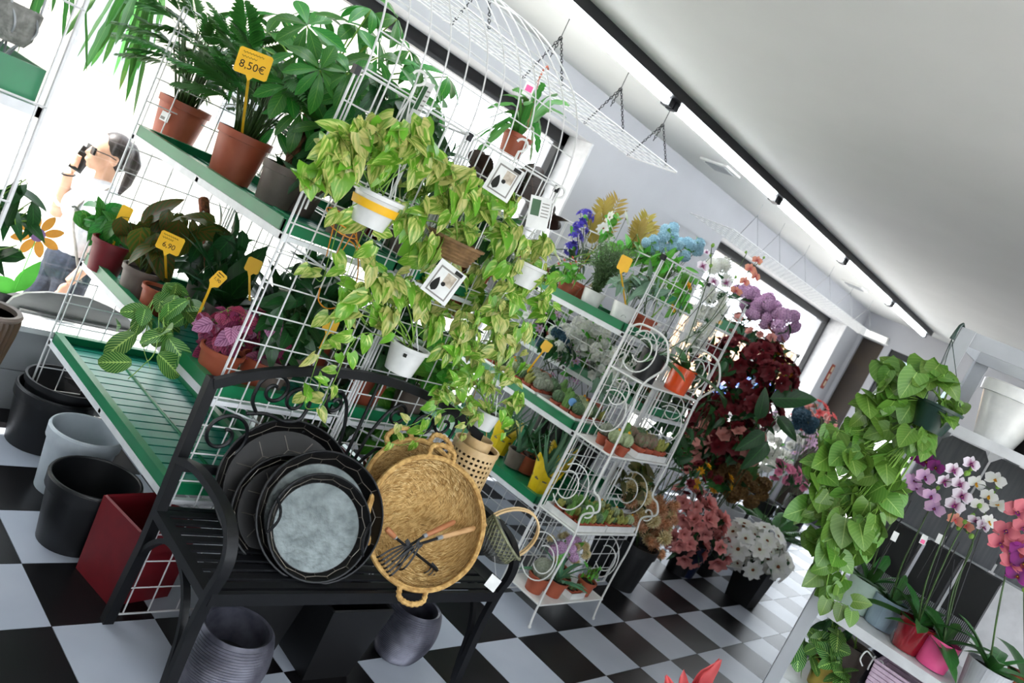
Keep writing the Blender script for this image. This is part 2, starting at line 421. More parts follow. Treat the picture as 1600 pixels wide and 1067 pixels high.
w.b2((X0, YW, ZS), (W1[0], YG+.15, ZT)); w.b2((W1[1]+.02, YW, ZS), (W2[0]-.02, YG+.15, ZT)); w.b2((W2[1]+.02, YW, ZS), (XF+.2, YG+.15, ZT))
wl = struct(w, 'wall_window', M['wall'])
wt = MB().box((0, 0, 0), (.296, .012, .186)).mesh('wall_tile', M['walltile'], False)
for i in range(9):
    for k in range(2): inst('wall_tile', wt, wl, (-2.9+i*.3, YW-.006, .095+k*.19))
for n, (a, b) in enumerate((W1, W2)):
    struct(MB().b2((a, YW-.03, ZS), (b, YG+.1, ZS+.025)), 'trim_%d' % (n+1), M['sill'])
    wn = MB()
    wn.b2((a, YG-.03, ZT-.085), (b, YG+.03, ZT)).b2((a, YG-.03, ZS+.025), (b, YG+.03, ZS+.07))
    wn.b2((b-.06, YG-.03, ZS+.025), (b, YG+.03, ZT)).b2((a, YG-.03, ZS+.025), (a+.06, YG+.03, ZT))
    wo = struct(wn, 'window_%d' % (n+1), M['frame_b'])
    MB().b2((a+.05, YG-.004, ZS+.05), (b-.05, YG+.004, ZT-.07)).build('pane', M['glass'], wo, False)
    MB().b2((b+.001, YW-.001, ZS+.025), (b+.02, YG-.03, ZT)).build('reveal', M['reveal'], wo, False)
# far wall with a dark door in the corner and a glazed front
w = MB(); DY0, DY1, GY0 = 1.5, 1.8, .6
w.b2((XF, Y0, 0), (XF+.2, GY0, ZC)).b2((XF, GY0, 2.45), (XF+.2, 2.3, ZC)).b2((XF, DY0-.09, 0), (XF+.2, DY0, 2.45)).b2((XF, DY1, 0), (XF+.2, YW, 2.45))
struct(w, 'wall_far', M['wall'])
d = struct(MB().b2((XF+.06, DY0, 0), (XF+.1, DY1, 2.45)), 'door_1', M['doorb'])
MB().b2((XF+.03, DY0+.04, .95), (XF+.06, DY0+.06, 1.1)).build('door_handle', M['steel'], d)
w = MB().b2((XF+.04, GY0, 2.37), (XF+.12, DY0-.09, 2.45)).b2((XF+.04, GY0, 0), (XF+.12, DY0-.09, .08)).b2((XF+.04, DY0-.15, .08), (XF+.12, DY0-.09, 2.37)).b2((XF+.04, GY0, 2.0), (XF+.12, DY0-.09, 2.05))
w = struct(w, 'window_3', M['frame_b'])
MB().b2((XF+.07, GY0, .06), (XF+.08, DY0-.12, 2.0)).build('pane', M['glass'], w, False)
MB().b2((XF+.07, GY0, 2.05), (XF+.08, DY0-.12, 2.38)).build('pane', glass_mat('grey_glass', (.45, .5, .5), .1), w, False)
w = MB(); BX0, BX1 = -4.9, .3
w.b2((X0, Y0-.2, 0), (XF+.2, Y0, .35)).b2((X0, Y0-.2, 2.6), (XF+.2, Y0, ZC)).b2((X0, Y0-.2, .35), (BX0, Y0, 2.6)).b2((BX1, Y0-.2, .35), (XF+.2, Y0, 2.6))
struct(w, 'wall_back', M['wall'])
w = MB()
for xx in (BX0+.03, (2*BX0+BX1)/3, (BX0+2*BX1)/3, BX1-.03): w.b2((xx-.03, Y0-.13, .35), (xx+.03, Y0-.07, 2.6))
w.b2((BX0, Y0-.13, .35), (BX1, Y0-.07, .41)).b2((BX0, Y0-.13, 2.54), (BX1, Y0-.07, 2.6))
w = struct(w, 'window_4', M['frame_b']); MB().b2((BX0, Y0-.105, .38), (BX1, Y0-.095, 2.57)).build('pane', M['glass'], w, False)  # unseen window, added to brighten surfaces that face the camera
struct(MB().b2((X0-.2, Y0, 0), (X0, 2.3, ZC)), 'wall_left', M['wall'])
struct(MB().b2((.62, Y0, 0), (.72, -1.2, 2.06)), 'wall_right', M['reveal'])
# sign on the pier by the far corner, emergency light over the far door, ceiling vents
s = thing('wall_sign', 'narrow red-brown upright sign on the pier by the far window', 'sign', (7.3, YW-.006, 1.62))
MB().b2((7.26, YW-.012, 1.62), (7.36, YW, 1.96)).build('plate', M['redsign'], s, False)
for k in range(3): MB().b2((7.285, YW-.015, 1.66+k*.1), (7.335, YW-.012, 1.73+k*.1)).build('printed_block', M['cream'], s, False)
e = thing('emergency_light', 'small white emergency light over the far dark door', 'light', (XF, 1.63, 2.46))
MB().b2((XF-.06, 1.48, 2.46), (XF-.004, 1.78, 2.56)).build('casing', M['white'], e, False)
MB().b2((XF-.066, 1.5, 2.475), (XF-.06, 1.76, 2.545)).build('diffuser', emit('emergency_glow', 'ffffff', 2.5), e, False)
for k, (x, y, l) in enumerate(((1125, 262, 'square white ceiling vent beside the nearer tubes'), (1335, 447, 'square white ceiling vent near the far corner'))):
    c = at(x, y, Z=ZC-.01); v = thing('ceiling_vent', l, 'vent', c, 'ceiling vents')
    MB().box((c.x, c.y, ZC-.009), (.24, .24, .016)).build('vent_frame', M['white'], v, False)
    MB().box((c.x, c.y, ZC-.019), (.17, .17, .008)).build('grille', M['steel'], v, False)
# ------------------------------------------------------------------ tube lights on the ceiling
def tube_light(x0, x1, y, label, group):
    t = thing('tube_light', label, 'light', ((x0+x1)/2, y, ZC), group)
    MB().b2((x0, y-.04, ZC-.055), (x1, y+.03, ZC)).build('housing', M['frame_b'], t, False)
    MB().tube([(x0+.05, y+.035, ZC-.075), (x1-.05, y+.035, ZC-.075)], .02, 12).build('tube', M['lamp'], t)
    hz = [o_ for o_ in t.children if o_.name.startswith('housing')][0]
    for x in (x0+.03, x1-.03): MB().b2((x-.022, y+.005, ZC-.1), (x+.022, y+.065, ZC-.05)).build('end_cap', M['frame_b'], hz, False)
YL = .95
ordn = ['nearest', 'second', 'third', 'fourth', 'fifth and farthest']
for k in range(5): tube_light(-1.07+k*1.62, -1.07+(k+1)*1.62, YL, '%s tube light in the black ceiling track above the racks' % ordn[k], 'tube lights of the ceiling track')
tube_light(-2.69, -1.07, YL, 'tube light in the black track over the near rack, out of the frame', 'tube lights of the ceiling track')
for k in range(4): tube_light(-4.4+k*1.62, -4.4+(k+1)*1.62, -2.2, '%s added fill tube light on an unseen track behind the viewer' % ordn[k], 'added fill tubes behind the viewer')  # unseen row, added as fill light from behind the camera
# ------------------------------------------------------------------ outside
struct(MB().b2((-30, -40, -.6), (40, 40, -.42)), 'ground', M['street'])
b = thing('building', 'pale facade across the street seen through the windows', 'building', (4, 16, -.42))
MB().b2((-26, 16, -.42), (10, 20, 7)).build('wall', M['facade'], b, False)
for i in range(9): MB().b2((-20+i*3.2, 15.95, 1), (-18.6+i*3.2, 16, 2.6)).build('window', M['steel'], b, False)
b = thing('building', 'ochre building with pale corner blocks behind the far window', 'building', (24, 9, -.42))
MB().b2((21, 9, -.42), (34, 14, 2.2)).build('wall', M['orangef'], b, False)
for k in range(8): MB().b2((20.9, 8.95, -.4+k*.34), (21.5 if k % 2 else 21.3, 9.3, -.1+k*.34)).build('corner_block', M['facade'], b, False)
c_ = at(1206, 604, Y=8.0); CX, CY = c_.x, 8.0
c = thing('car', 'blue car parked outside the far window', 'car', (CX, CY, -.42))
body = [(-1.9, .3), (-1.9, .75), (-1.2, .9), (-.7, 1.4), (.8, 1.4), (1.4, .95), (1.95, .8), (1.95, .3)]
q = Matrix.Rotation(math.radians(90), 3, 'X')
MB().prism(body, 1.65, (CX, CY, -.42), q).build('body', M['carblue'], c, False)
MB().prism([(-.62, .95), (-.5, 1.32), (.72, 1.32), (1.2, .95)], 1.67, (CX, CY, -.42), q).build('side_windows', M['dark'], c, False)
for sx in (-1.2, 1.25):
    for sy in (-.75, .75): MB().lathe([(.001, -.1), (.3, -.1), (.32, 0), (.3, .1), (.001, .1)], (CX+sx, CY+sy, -.11), 18, q).build('wheel', M['rubber'], c)
# ------------------------------------------------------------------ wire racks
def panel(mb, o, du, dv, w, h, cu=.1, cv=.1, r=.0028, fr=.0045):
    """flat wire panel: rods every cu and cv inside a double frame"""
    o, du, dv = V(o), V(du), V(dv)
    n = max(1, round(w/cu)); k = max(1, round(h/cv)); nr = du.cross(dv).normalized()*.005
    for i in range(n+1):
        a = o+du*(w*i/n); e = i in (0, n)
        mb.tube([a, a+dv*h], fr if e else r, 5)
        if e: b = a+du*(.018 if i == 0 else -.018); mb.tube([b, b+dv*h], r, 5)
    for j in range(k+1):
        a = o+dv*(h*j/k)+nr; mb.tube([a, a+du*w], fr if j in (0, k) else r, 5)
X, Y_, Z_ = V((1, 0, 0)), V((0, 1, 0)), V((0, 0, 1))
TW, TL = .49, 1.22
slat_me = MB().box((0, 0, 0), (TW-.03, .054, .006)).mesh('slat', M['greend'], False)
rim_mb = MB()
for sx in (-1, 1): rim_mb.box((sx*(TW/2-.004), 0, .02), (.008, TL, .04)); rim_mb.box((sx*(TW/2-.012), 0, .041), (.03, TL, .004))
for sy in (-1, 1): rim_mb.box((0, sy*(TL/2-.004), .02), (TW, .008, .04)); rim_mb.box((0, sy*(TL/2-.012), .041), (TW, .03, .004))
rim_me = rim_mb.mesh('rim', M['green'], False)
base_me = MB().box((0, 0, -.002), (TW-.01, TL-.01, .003)).mesh('tray_base', M['green'], False)
chan_me = MB().tube([(0, -TL/2+.02, .006), (0, TL/2-.02, .006)], .008, 6).mesh('channel', M['green'], True)
def tray(c, label, slats=True):
    t = thing('plant_tray', label, 'tray', c, 'green trays on the wire racks')
    inst('rim', rim_me, t, c); inst('tray_base', base_me, t, c)
    if slats:
        for i in range(19): inst('slat', slat_me, t, V(c)+V((0, -TL/2+.04+i*(TL-.08)/18, .004)))
        inst('channel', chan_me, t, c)
    return t
YA, YB = .37, 1.65
def rack(x0, levels, label, right_levels=(), arch=False, y0=YA, y1=YB, top=1.92, trays=True):
    g = thing('plant_rack', label, 'rack', (x0+.52, (y0+y1)/2, 0), 'white wire plant racks')
    xs = [(x0, .517), (x0+.545, .517)]
    for xa, w_ in xs:
        mb = MB(); panel(mb, (xa, y0, 0), X, Z_, w_, top); mb.build('end_panel', M['wire'], g)
        mb = MB(); panel(mb, (xa, y1, 0), X, Z_, w_, top); mb.build('end_panel', M['wire'], g)
    mb = MB(); panel(mb, (x0+.53, y0, .05), Y_, Z_, y1-y0, top-.05, .1, .1); mb.build('centre_panel', M['wire'], g)
    for lv, xa in [(l, x0) for l in levels]+[(l, x0+.56) for l in right_levels]:
        mb = MB()
        for xx in (xa+.008, xa+TW-.008): mb.box((xx, (y0+y1)/2, lv-.014), (.016, y1-y0, .026))
        for yy in (y0+.012, (y0+y1)/2, y1-.012): mb.box((xa+TW/2, yy, lv-.014), (TW, .02, .016))
        mb.tube([(xa+.01, y0+.02, lv-.02), (xa+TW, y0+.02, lv-.14)], .004, 5); mb.tube([(xa+.01, y1-.02, lv-.02), (xa+TW, y1-.02, lv-.14)], .004, 5)
        mb.build('shelf_rail', M['rail'], g, False)
    for xx in (x0, x0+.517, x0+1.06):
        MB().box((xx, y0, top-.005), (.02, .022, .028)).build('clip', M['frame_b'], g, False)
    if arch:
        pts = spline([(y0-.02, top-.45), (y0-.015, top-.1), (y0-.01, 1.99), (.40, 2.14), (.485, 2.265), (.6, 2.36), (.785, 2.472), (1.0, 2.545), (1.25, 2.59)], 5)
        ar = MB(); xa, xb = x0+.02, x0+1.06
        for i in range(12):
            xx = xa+(xb-xa)*i/11; ar.tube([(xx, p.x, p.y) if False else (xx, p[0], p[1]) for p in [(q[0], q[1]) for q in pts]], .0036 if i in (0, 11) else .003, 5)
        for k in range(8, len(pts), 4): ar.tube([(xa, pts[k][0]+.005, pts[k][1]), (xb, pts[k][0]+.005, pts[k][1])], .0026, 5)
        ar.build('arched_panel', M['wire'], g)
    return g
def spl2(pts, n=5):
    return [(p.x, p.y) for p in spline([(a, b, 0) for a, b in pts], n)]
_sp = spline
def spline(pts, n=6):
    return _sp([p if len(p) == 3 else (p[0], p[1], 0) for p in pts], n)
XA, XB, XC = -1.763, .23, 2.25
LA, LB = (1.375, .80, .435), (1.48, .92, .485)
rack(XA, LA, 'white wire rack with arched top nearest the viewer', (1.375, .80, .435), True)
rack(XB, LB, 'white wire rack behind the scroll-work stand', (1.1, .5), False, top=1.90)
rack(XC, (1.72, .9), 'white wire rack hung with silk flower bunches', (.9,), False, y0=.75, y1=1.65, top=1.8, trays=False)
ym = (YA+YB)/2
for lv, s in zip(LA, ('top', 'middle', 'bottom')): tray((XA+TW/2, ym, lv), 'long green slatted tray on the %s shelf of the arched rack, window-lit side' % s)
for lv, s in zip((1.375, .80, .435), ('top', 'middle', 'bottom')): tray((XA+.56+TW/2, ym, lv), 'green tray on the %s shelf at the far side of the arched rack' % s, False)
for lv, s in zip(LB, ('top', 'middle', 'bottom')): tray((XB+TW/2, ym, lv), 'green tray on the %s shelf behind the scroll-work stand' % s, False)
for lv, s in zip((1.1, .5), ('upper', 'lower')): tray((XB+.56+TW/2, ym, lv), 'green tray on the %s shelf at the back of the second rack' % s, False)
# narrower tray of the flower rack
c = V((XC+TW/2, 1.2, 1.72)); t = thing('plant_tray', 'short dark green tray with a yellow strip above the dark red flowers', 'tray', c, 'green trays on the wire racks')
MB().box(c+V((0, 0, 0)), (TW, .88, .012)).box(c+V((-TW/2, 0, .03)), (.008, .88, .07)).box(c+V((0, -.44, .03)), (TW, .008, .07)).build('rim', M['green'], t, False)
MB().box(c+V((-TW/2-.006, -.1, .035)), (.004, .3, .03)).build('price_strip', M['yellow'], t, False)
# rack at the left edge of the frame: only its right end shows
g = thing('plant_rack', 'white wire rack cut off by the left edge of the frame', 'rack', (-3.0, .9, 0), 'white wire plant racks')
xr = -2.49
mb = MB(); panel(mb, (xr-.5, .37, 0), X, Z_, .5, 2.2, .25, .25, .003, .006); mb.build('end_panel', M['wire'], g)
mb = MB(); panel(mb, (xr-.5, 1.62, 0), X, Z_, .5, 2.2, .1, .1); mb.build('end_panel', M['wire'], g)
for zz in (.8, 1.46):
    mb = MB()
    for xx in (xr-.01, xr-.48): mb.box((xx, 1.0, zz-.012), (.016, 1.26, .024))
    mb.box((xr-.25, .38, zz-.012), (.5, .02, .024))
    mb.build('shelf_rail', M['rail'], g, False)
for zz, s in ((.8, 'lower'), (1.46, 'upper')):
    c = V((xr-.25, 1.0, zz)); t = thing('plant_tray', 'green tray on the %s shelf of the cut-off rack at left' % s, 'tray', c, 'green trays on the wire racks')
    MB().box(c, (.46, 1.2, .01)).box(c+V((.23, 0, .04)), (.008, 1.2, .09)).box(c+V((0, -.6, .04)), (.46, .008, .09)).box(c+V((0, .6, .04)), (.46, .008, .09)).box(c+V((-.23, 0, .04)), (.008, 1.2, .09)).build('rim', M['green'], t, False)
# ------------------------------------------------------------------ wire grids hung from the ceiling on chains
def chain(mb, a, b, n=None, r=.0022, link=.022):
    a, b = V(a), V(b); L_ = (b-a).length; n = n or max(2, int(L_/(link*.8))); d = (b-a).normalized(); o = d.orthogonal().normalized(); p = d.cross(o)
    for i in range(n):
        c = a.lerp(b, (i+.5)/n); s = o if i % 2 else p; h = L_/n*.62
        mb.tube([c+d*h*math.cos(t)+s*.006*math.sin(t) for t in [k*math.pi/4 for k in range(8)]], r, 4, True)
def grid(x0, x1, y0, y1, z, label, hangs, thin=False):
    g = thing('hanging_grid', label, 'wire grid', ((x0+x1)/2, (y0+y1)/2, z), 'wire grids hung from the ceiling')
    mb = MB(); panel(mb, (x0, y0, z), X, Y_, x1-x0, y1-y0, .1, .055, .0025, .004); mb.build('grid_panel', M['wire'], g)
    for hx in hangs:
        mb = MB(); top = V((hx, (y0+y1)/2, ZC-.1)); cm = 'chain'
        for yy, dx in ((y0+.02, -.03), (y1-.02, .05)):
            if thin: mb.tube([top, (hx+dx*3, yy, z)], .003, 4)
            else: chain(mb, top, (hx+dx, yy, z))
        if not thin:
            chain(mb, top, top+V((.01, .02, -.11)))
            mb.tube([top, (hx, top.y, ZC)], .003, 4)
        else: mb.tube([top, (hx, top.y, ZC)], .002, 4)
        mb.build(cm, M['chain'] if not thin else M['steel'], g)
    return g
grid(-1.15, 1.0, 1.05, 1.45, 2.44, 'white wire grid on dark chains between the ceiling track and the window', (-.75, -.18, .42, .93))
gx = [at(x, y, Z=2.68) for x, y in ((1187, 338), (1231, 370), (1268, 402), (1301, 432), (1333, 459), (1357, 481))]
grid(2.3, 6.9, 1.25, 1.65, 2.42, 'long white wire grid on thin wires over the far window', [p.x for p in gx], True)
# ------------------------------------------------------------------ bench (local frame: a along the bench, b to the front)
BO, Bd, Bb = V((-1.812, .323, 0)), V((.9976, -.0695, 0)), V((-.0695, -.9976, 0))
def BP(a, b, z): return BO+Bd*a+Bb*b+V((0, 0, z))
BR = Matrix(((Bd.x, -Bb.x, 0), (Bd.y, -Bb.y, 0), (0, 0, 1)))
bench = thing('garden_bench', 'black metal garden bench with scrolled back and slatted seat', 'bench', BP(.6, .22, 0))
BL = 1.19
def flat(mb, pts, w, t, side):
    """flat bar along pts, w wide along the direction side, t thick"""
    pts = [V(p) for p in pts]; s = V(side).normalized(); vs = []
    for i, p in enumerate(pts):
        d_ = (pts[min(i+1, len(pts)-1)]-pts[max(i-1, 0)]).normalized(); n_ = d_.cross(s).normalized()
        for u_, v_ in ((-1, -1), (1, -1), (1, 1), (-1, 1)): vs.append(p+s*(u_*w/2)+n_*(v_*t/2))
    k = len(pts)
    mb.add(vs, [(4*i+j, 4*i+(j+1) % 4, 4*i+4+(j+1) % 4, 4*i+4+j) for i in range(k-1) for j in range(4)]+[(3, 2, 1, 0), tuple(4*k-4+j for j in range(4))])
    return mb
for a in (0, BL):
    # rear post: straight back, leg sweeping out behind
    flat(MB(), [BP(a, -.01, .885), BP(a, 0, .6), BP(a, .012, .42), BP(a, .014, .3), BP(a, .0, .15), BP(a, -.012, 0)], .034, .034, Bd).build('rear_post', M['black'], bench, False)
    arm = [p for p in spline([(a, .015, .605), (a, .10, .632), (a, .20, .642), (a, .33, .636), (a, .41, .612), (a, .455, .56), (a, .462, .5), (a, .448, .43), (a, .442, .3), (a, .45, .13), (a, .46, 0)], 4)]
    flat(MB(), [BP(*p) for p in arm], .034, .022, Bd).build('arm_and_leg', M['black'], bench)
    hoop = spline([(a, .005, .14), (a, .008, .22), (a, .04, .31), (a, .12, .385), (a, .2, .405), (a, .29, .385), (a, .36, .33), (a, .405, .24), (a, .43, .1), (a, .445, .03)], 4)
    flat(MB(), [BP(*p) for p in hoop], .022, .016, Bd).build('side_hoop', M['black'], bench)
    MB().box(BP(a, .23, .418), (.034, .42, .03), BR).build('side_rail', M['black'], bench, False)
for k in range(9):
    MB().box(BP(BL/2, .035+k*.047, .428), (BL, .03, .008), BR).build('slat', M['black'], bench, False)
MB().box(BP(BL/2, .452, .415), (BL, .016, .04), BR).build('front_rail', M['black'], bench, False)
MB().box(BP(BL/2, 0, .415), (BL, .02, .03), BR).build('rear_rail', M['black'], bench, False)
MB().box(BP(BL/2, 0, .578), (BL, .02, .026), BR).build('back_rail', M['black'], bench, False)
top = spline([(0, .868), (.125, .926), (.272, .97), (.45, 1.0), (.595, 1.008), (.74, 1.0), (.918, .97), (1.065, .926), (BL, .868)], 4)
flat(MB(), [BP(p[0], 0, p[1]) for p in top], .022, .032, Bb).build('arched_top_rail', M['black'], bench)
def spiral(c, r0, r1, a0, a1, n=26):
    return [(c[0]+(r0+(r1-r0)*i/n)*math.cos(a0+(a1-a0)*i/n), c[1]+(r0+(r1-r0)*i/n)*math.sin(a0+(a1-a0)*i/n)) for i in range(n+1)]
def scroll(pts, mir):
    for m_ in ((0, 1) if mir else (0,)):
        MB().tube([BP(BL-x if m_ else x, 0, z) for x, z in pts], .0065, 6).build('scroll', M['black'], bench)
pi = math.pi
scroll(spiral((.105, .705), .018, .088, 2.5*pi, -.25*pi, 40)[::-1], True)               # big lower scroll
scroll(spl2([(.15, .79), (.22, .80), (.29, .785), (.345, .80), (.36, .85)], 4)+spiral((.305, .865), .055, .012, -.1*pi, 2.6*pi, 30), True)
scroll(spiral((.21, .885), .014, .062, -1.6*pi, .9*pi, 30)+spl2([(.149, .90), (.15, .84), (.18, .80)], 4), True)
scroll(spl2([(.555, .58), (.548, .70), (.535, .80), (.50, .89), (.46, .93)], 4)+spiral((.455, .885), .045, .01, .5*pi, 2.9*pi, 26), True)
scroll(spl2([(.55, .62), (.52, .68), (.485, .73)], 4)+spiral((.455, .71), .036, .008, .2*pi, 2.4*pi, 26), True)
scroll(spiral((.40, .69), .012, .075, -1.8*pi, .6*pi, 30), True)
scroll([(.595, .58), (.595, 1.0)], False)
# ------------------------------------------------------------------ round metal trays leaning on the bench
def lean(n): return frame(V((0, 0, 1)), n).to_4x4().to_3x3()
def facing(n):
    z = V(n).normalized(); x = V((0, 0, 1)).cross(z).normalized(); y = z.cross(x)
    return Matrix(((x.x, y.x, z.x), (x.y, y.y, z.y), (x.z, y.z, z.z)))
def at_plane(x, y, p, n):
    d_ = at(x, y, d=1.0)-V(CAM); return V(CAM)+d_*((V(p)-V(CAM)).dot(n)/d_.dot(n))
def dish(x, y, rpx, Yc, n, label, dep=.05, hexes=True, floor_m='hammer', handles=True, floor_r=.8, on=None):
    c = at(x, y, Z=.438+rpx*.00188*.87) if on is None else at_plane(x, y, *on); r = px(rpx, c); q = facing(n)
    t = thing('metal_tray', label, 'tray', c, 'round metal trays on the bench')
    prof = [(.0001, -dep), (floor_r*r, -dep), (.985*r, -.004), (.99*r, .002), (r*1.0, .003), (r*1.01, 0), (r*1.005, -.004), (floor_r*r+.006, -dep-.004), (.0001, -dep-.004)]
    MB().lathe(prof[::-1], c, 48, q).build('tray_body', M['hammer'], t)
    MB().tube([c+q @ V((r*1.003*math.cos(a), r*1.003*math.sin(a), .001)) for a in [k*pi/24 for k in range(48)]], .0045, 6, True).build('rolled_rim', M['black'], t)
    MB().lathe([(.0001, -dep+.002), (floor_r*r*.985, -dep+.002), (floor_r*r*.985, -dep)], c, 48, q).build('tray_floor', M[floor_m], t)
    if hexes:   # beaten facets: raised seams in a honeycomb on the wall
        mb = MB(); N_ = 14
        for k in range(N_):
            a0, a1, am = 2*pi*k/N_, 2*pi*(k+1)/N_, 2*pi*(k+.5)/N_
            f = lambda a, s: c+q @ V(((floor_r+(.985-floor_r)*s)*r*math.cos(a), (floor_r+(.985-floor_r)*s)*r*math.sin(a), -dep+(dep-.004)*s+.002))
            for a, b in ((f(a0, 0), f(a0, .35)), (f(a0, .35), f(am, .6)), (f(am, .6), f(a1, .35)), (f(am, .6), f(am, 1))): mb.tube([a, b], .0016, 4)
        mb.build('seams', M['edge'], t)
        if floor_m == 'hammer':
            mb = MB(); s = r*.22
            for i in range(-4, 5):
                for j in range(-4, 5):
                    hx, hy = s*1.5*i, s*math.sqrt(3)*(j+(i % 2)/2)
                    if math.hypot(hx, hy) > floor_r*r: continue
                    for k in range(3):
                        p0 = V((hx+s*math.cos(k*pi/3), hy+s*math.sin(k*pi/3), -dep+.003)); p1 = V((hx+s*math.cos((k+1)*pi/3), hy+s*math.sin((k+1)*pi/3), -dep+.003))
                        if max(p0.xy.length, p1.xy.length) < floor_r*r: mb.tube([c+q @ p0, c+q @ p1], .0017, 4)
            mb.build('floor_seams', M['edge'], t)
    if handles:
        for sgn in (-1, 1):
            hp = [c+q @ V((sgn*(r*.97-.02*math.sin(k*pi/8)), (k/8-.5)*.11, .002+.02*math.sin(k*pi/8))) for k in range(9)]
            MB().tube(hp, .0045, 6).build('handle', M['black'], t)
    return c, r, q
nT = (-.34, -.78, .48)
nU = V(nT).normalized(); cF = at(503, 807, Z=.438+101*.00188*.87)
dish(448, 765, 108, .225, nT, 'largest black beaten metal tray standing at the back of the bench', .035, True, 'hammer', False, .86, (cF-nU*.13, nU))
dish(452, 800, 88, .155, nT, 'smaller black beaten metal tray wedged behind the front trays', .03, True, 'hammer', False, .86, (cF-nU*.075, nU))
dish(503, 807, 101, .075, nT, 'round black-rimmed metal tray with beaten wall behind the zinc tray', .05, True, 'zinc', False, .83)
dish(501, 824, 82, .03, nT, 'round zinc-bottomed tray with handles in front of the others', .035, True, 'zinc', True, .855, (cF+nU*.022, nU))
# ------------------------------------------------------------------ straw baskets
def straw_basket(x, y, rpx, Yc, n, label, dep, hang):
    c = at(x, y, Y=-.085) if Yc < .1 else at(x, y, Y=.07); r = px(rpx, c); q = facing(n)
    t = thing('straw_basket', label, 'basket', c, 'straw baskets on the bench')
    rings = 17; mb = MB()
    prof = [(.0001, -dep)]+[(r*math.sin(k/rings*pi/2)**.9, -dep*math.cos(k/rings*pi/2)) for k in range(1, rings+1)]
    out = [(p[0]+.008, p[1]-.008) for p in prof[1:]]
    MB().lathe(([(.0001, -dep-.008)]+out+prof[::-1]), c, 44, q).build('bowl', M['straw'], t)
    for wi, (wm, wn) in enumerate((('straw', 900), ('straw_l', 900), ('straw_d', 600))):   # loose strands lying over the coils
      wv = MB()
      for k in range(wn):
          f = R.random()**.6*.97+.02; a = R.random()*2*pi; da = R.uniform(.10, .24); s = R.uniform(-.05, .05)
          pr = lambda f_, a_, lift: c+q @ V((r*math.sin(f_*pi/2)**.9*math.cos(a_), r*math.sin(f_*pi/2)**.9*math.sin(a_), -dep*math.cos(f_*pi/2)+lift))
          f2 = min(.995, max(.03, f+s+.04)); p0, p1, p2 = pr(f, a, .001), pr((f+f2)/2, a+da/2, .005), pr(f2, a+da, .001)
          w_ = V((0, 0, .0014)); wv.add([p0, p1-w_, p2, p1+w_], [(0, 1, 2, 3)])
      o = wv.build('straw_strands', M[wm], t, False); o['kind'] = 'stuff'
    edge = [c+q @ V((r*1.01*math.cos(a), r*1.01*math.sin(a), .002*math.sin(9*a))) for a in [k*pi/30 for k in range(60)]]
    MB().tube(edge, .010, 7, True).build('rolled_edge', M['rope'], t)
    for a in hang:
        mid = V((math.cos(a), math.sin(a), 0)); tg = V((-math.sin(a), math.cos(a), 0))
        hp = spline([c+q @ (mid*r*1.0+tg*.05), c+q @ (mid*(r*1.0+.035)+tg*.045), c+q @ (mid*(r+.05)), c+q @ (mid*(r*1.0+.035)-tg*.045), c+q @ (mid*r*1.0-tg*.05)], 6)
        rr = [.0085+.0025*(i % 2) for i in range(len(hp))]
        MB().tube(hp, rr, 8).build('rope_handle', M['rope'], t)
    return c, r, q
nS = (-.32, -.8, .5)
straw_basket(642, 772, 84, .17, (-.25, -.85, .4), 'straw basket mostly hidden behind the front straw basket', .05, (pi*.66, pi*.38))
sc_, sr_, sq_ = straw_basket(668, 816, 101, .06, nS, 'wide shallow straw basket holding the garden hand tools', .10, (-pi*.5, pi*.5))
# hand tools lying in the basket (points are where grip end, ferrule and head lie against the bowl)
def tool(pix, label, head, grip):
    P_ = [at(x, y, Y=sc_.y+dy) for x, y, dy in pix]; t = thing('hand_rake', label, 'garden tool', P_[0], 'hand tools in the straw basket')
    a, b, c, e = P_
    d_ = (b-a); MB().tube([a, a.lerp(b, .06), a.lerp(b, .5), a.lerp(b, .93), b], [.007, .0095, .0105, .009, .0075], 10).build('handle', M[grip], t)
    MB().tube([b-d_*.02, b+d_*.1], .0078, 8).build('ferrule', M['steel'], t)
    MB().tube([b+d_*.06, b.lerp(c, .5), c], .0052, 6).build('shaft', M['black'], t)
    f = unit_(e-c); up_ = (sq_ @ V((0, 0, 1))); s = f.cross(up_).normalized(); L_ = (e-c).length
    n_, wd, curl, fan = head
    for k in range(n_):
        u = k/(n_-1)-.5
        st = c+s*(u*wd*(.25 if fan else 1)); p1 = c+f*L_*.55+s*(u*wd*.85)+up_*.004; p2 = c+f*L_*.92+s*(u*wd); p3 = c+f*L_+s*(u*wd)-up_*curl
        flat(MB(), spline([st, p1, p2, p3], 3), .0062 if fan else .004, .0025, s).build('tine', M['black'], t, False)
    flat(MB(), [c-s*wd*(.3 if fan else .56), c+s*wd*(.3 if fan else .56)], .014, .004, f).build('head_bar', M['black'], t, False)
def unit_(v): return v.normalized()
tool([(710, 815, -.02), (666, 836, -.03), (640, 852, -.035), (600, 886, -.05)], 'hand rake with reddish wooden handle and fan of flat tines in the straw basket', (6, .075, .02, True), 'woodr')
tool([(759, 820, -.03), (690, 839, -.045), (655, 850, -.05), (623, 884, -.06)], 'pale wooden-handled cultivator lying across the hand rake', (3, .04, .025, True), 'wood')
tool([(604, 826, -.005), (617, 839, -.02), (683, 891, -.06), (672, 905, -.07)], 'small rake with short tines pointing at the basket handle', (5, .06, .012, False), 'woodr')
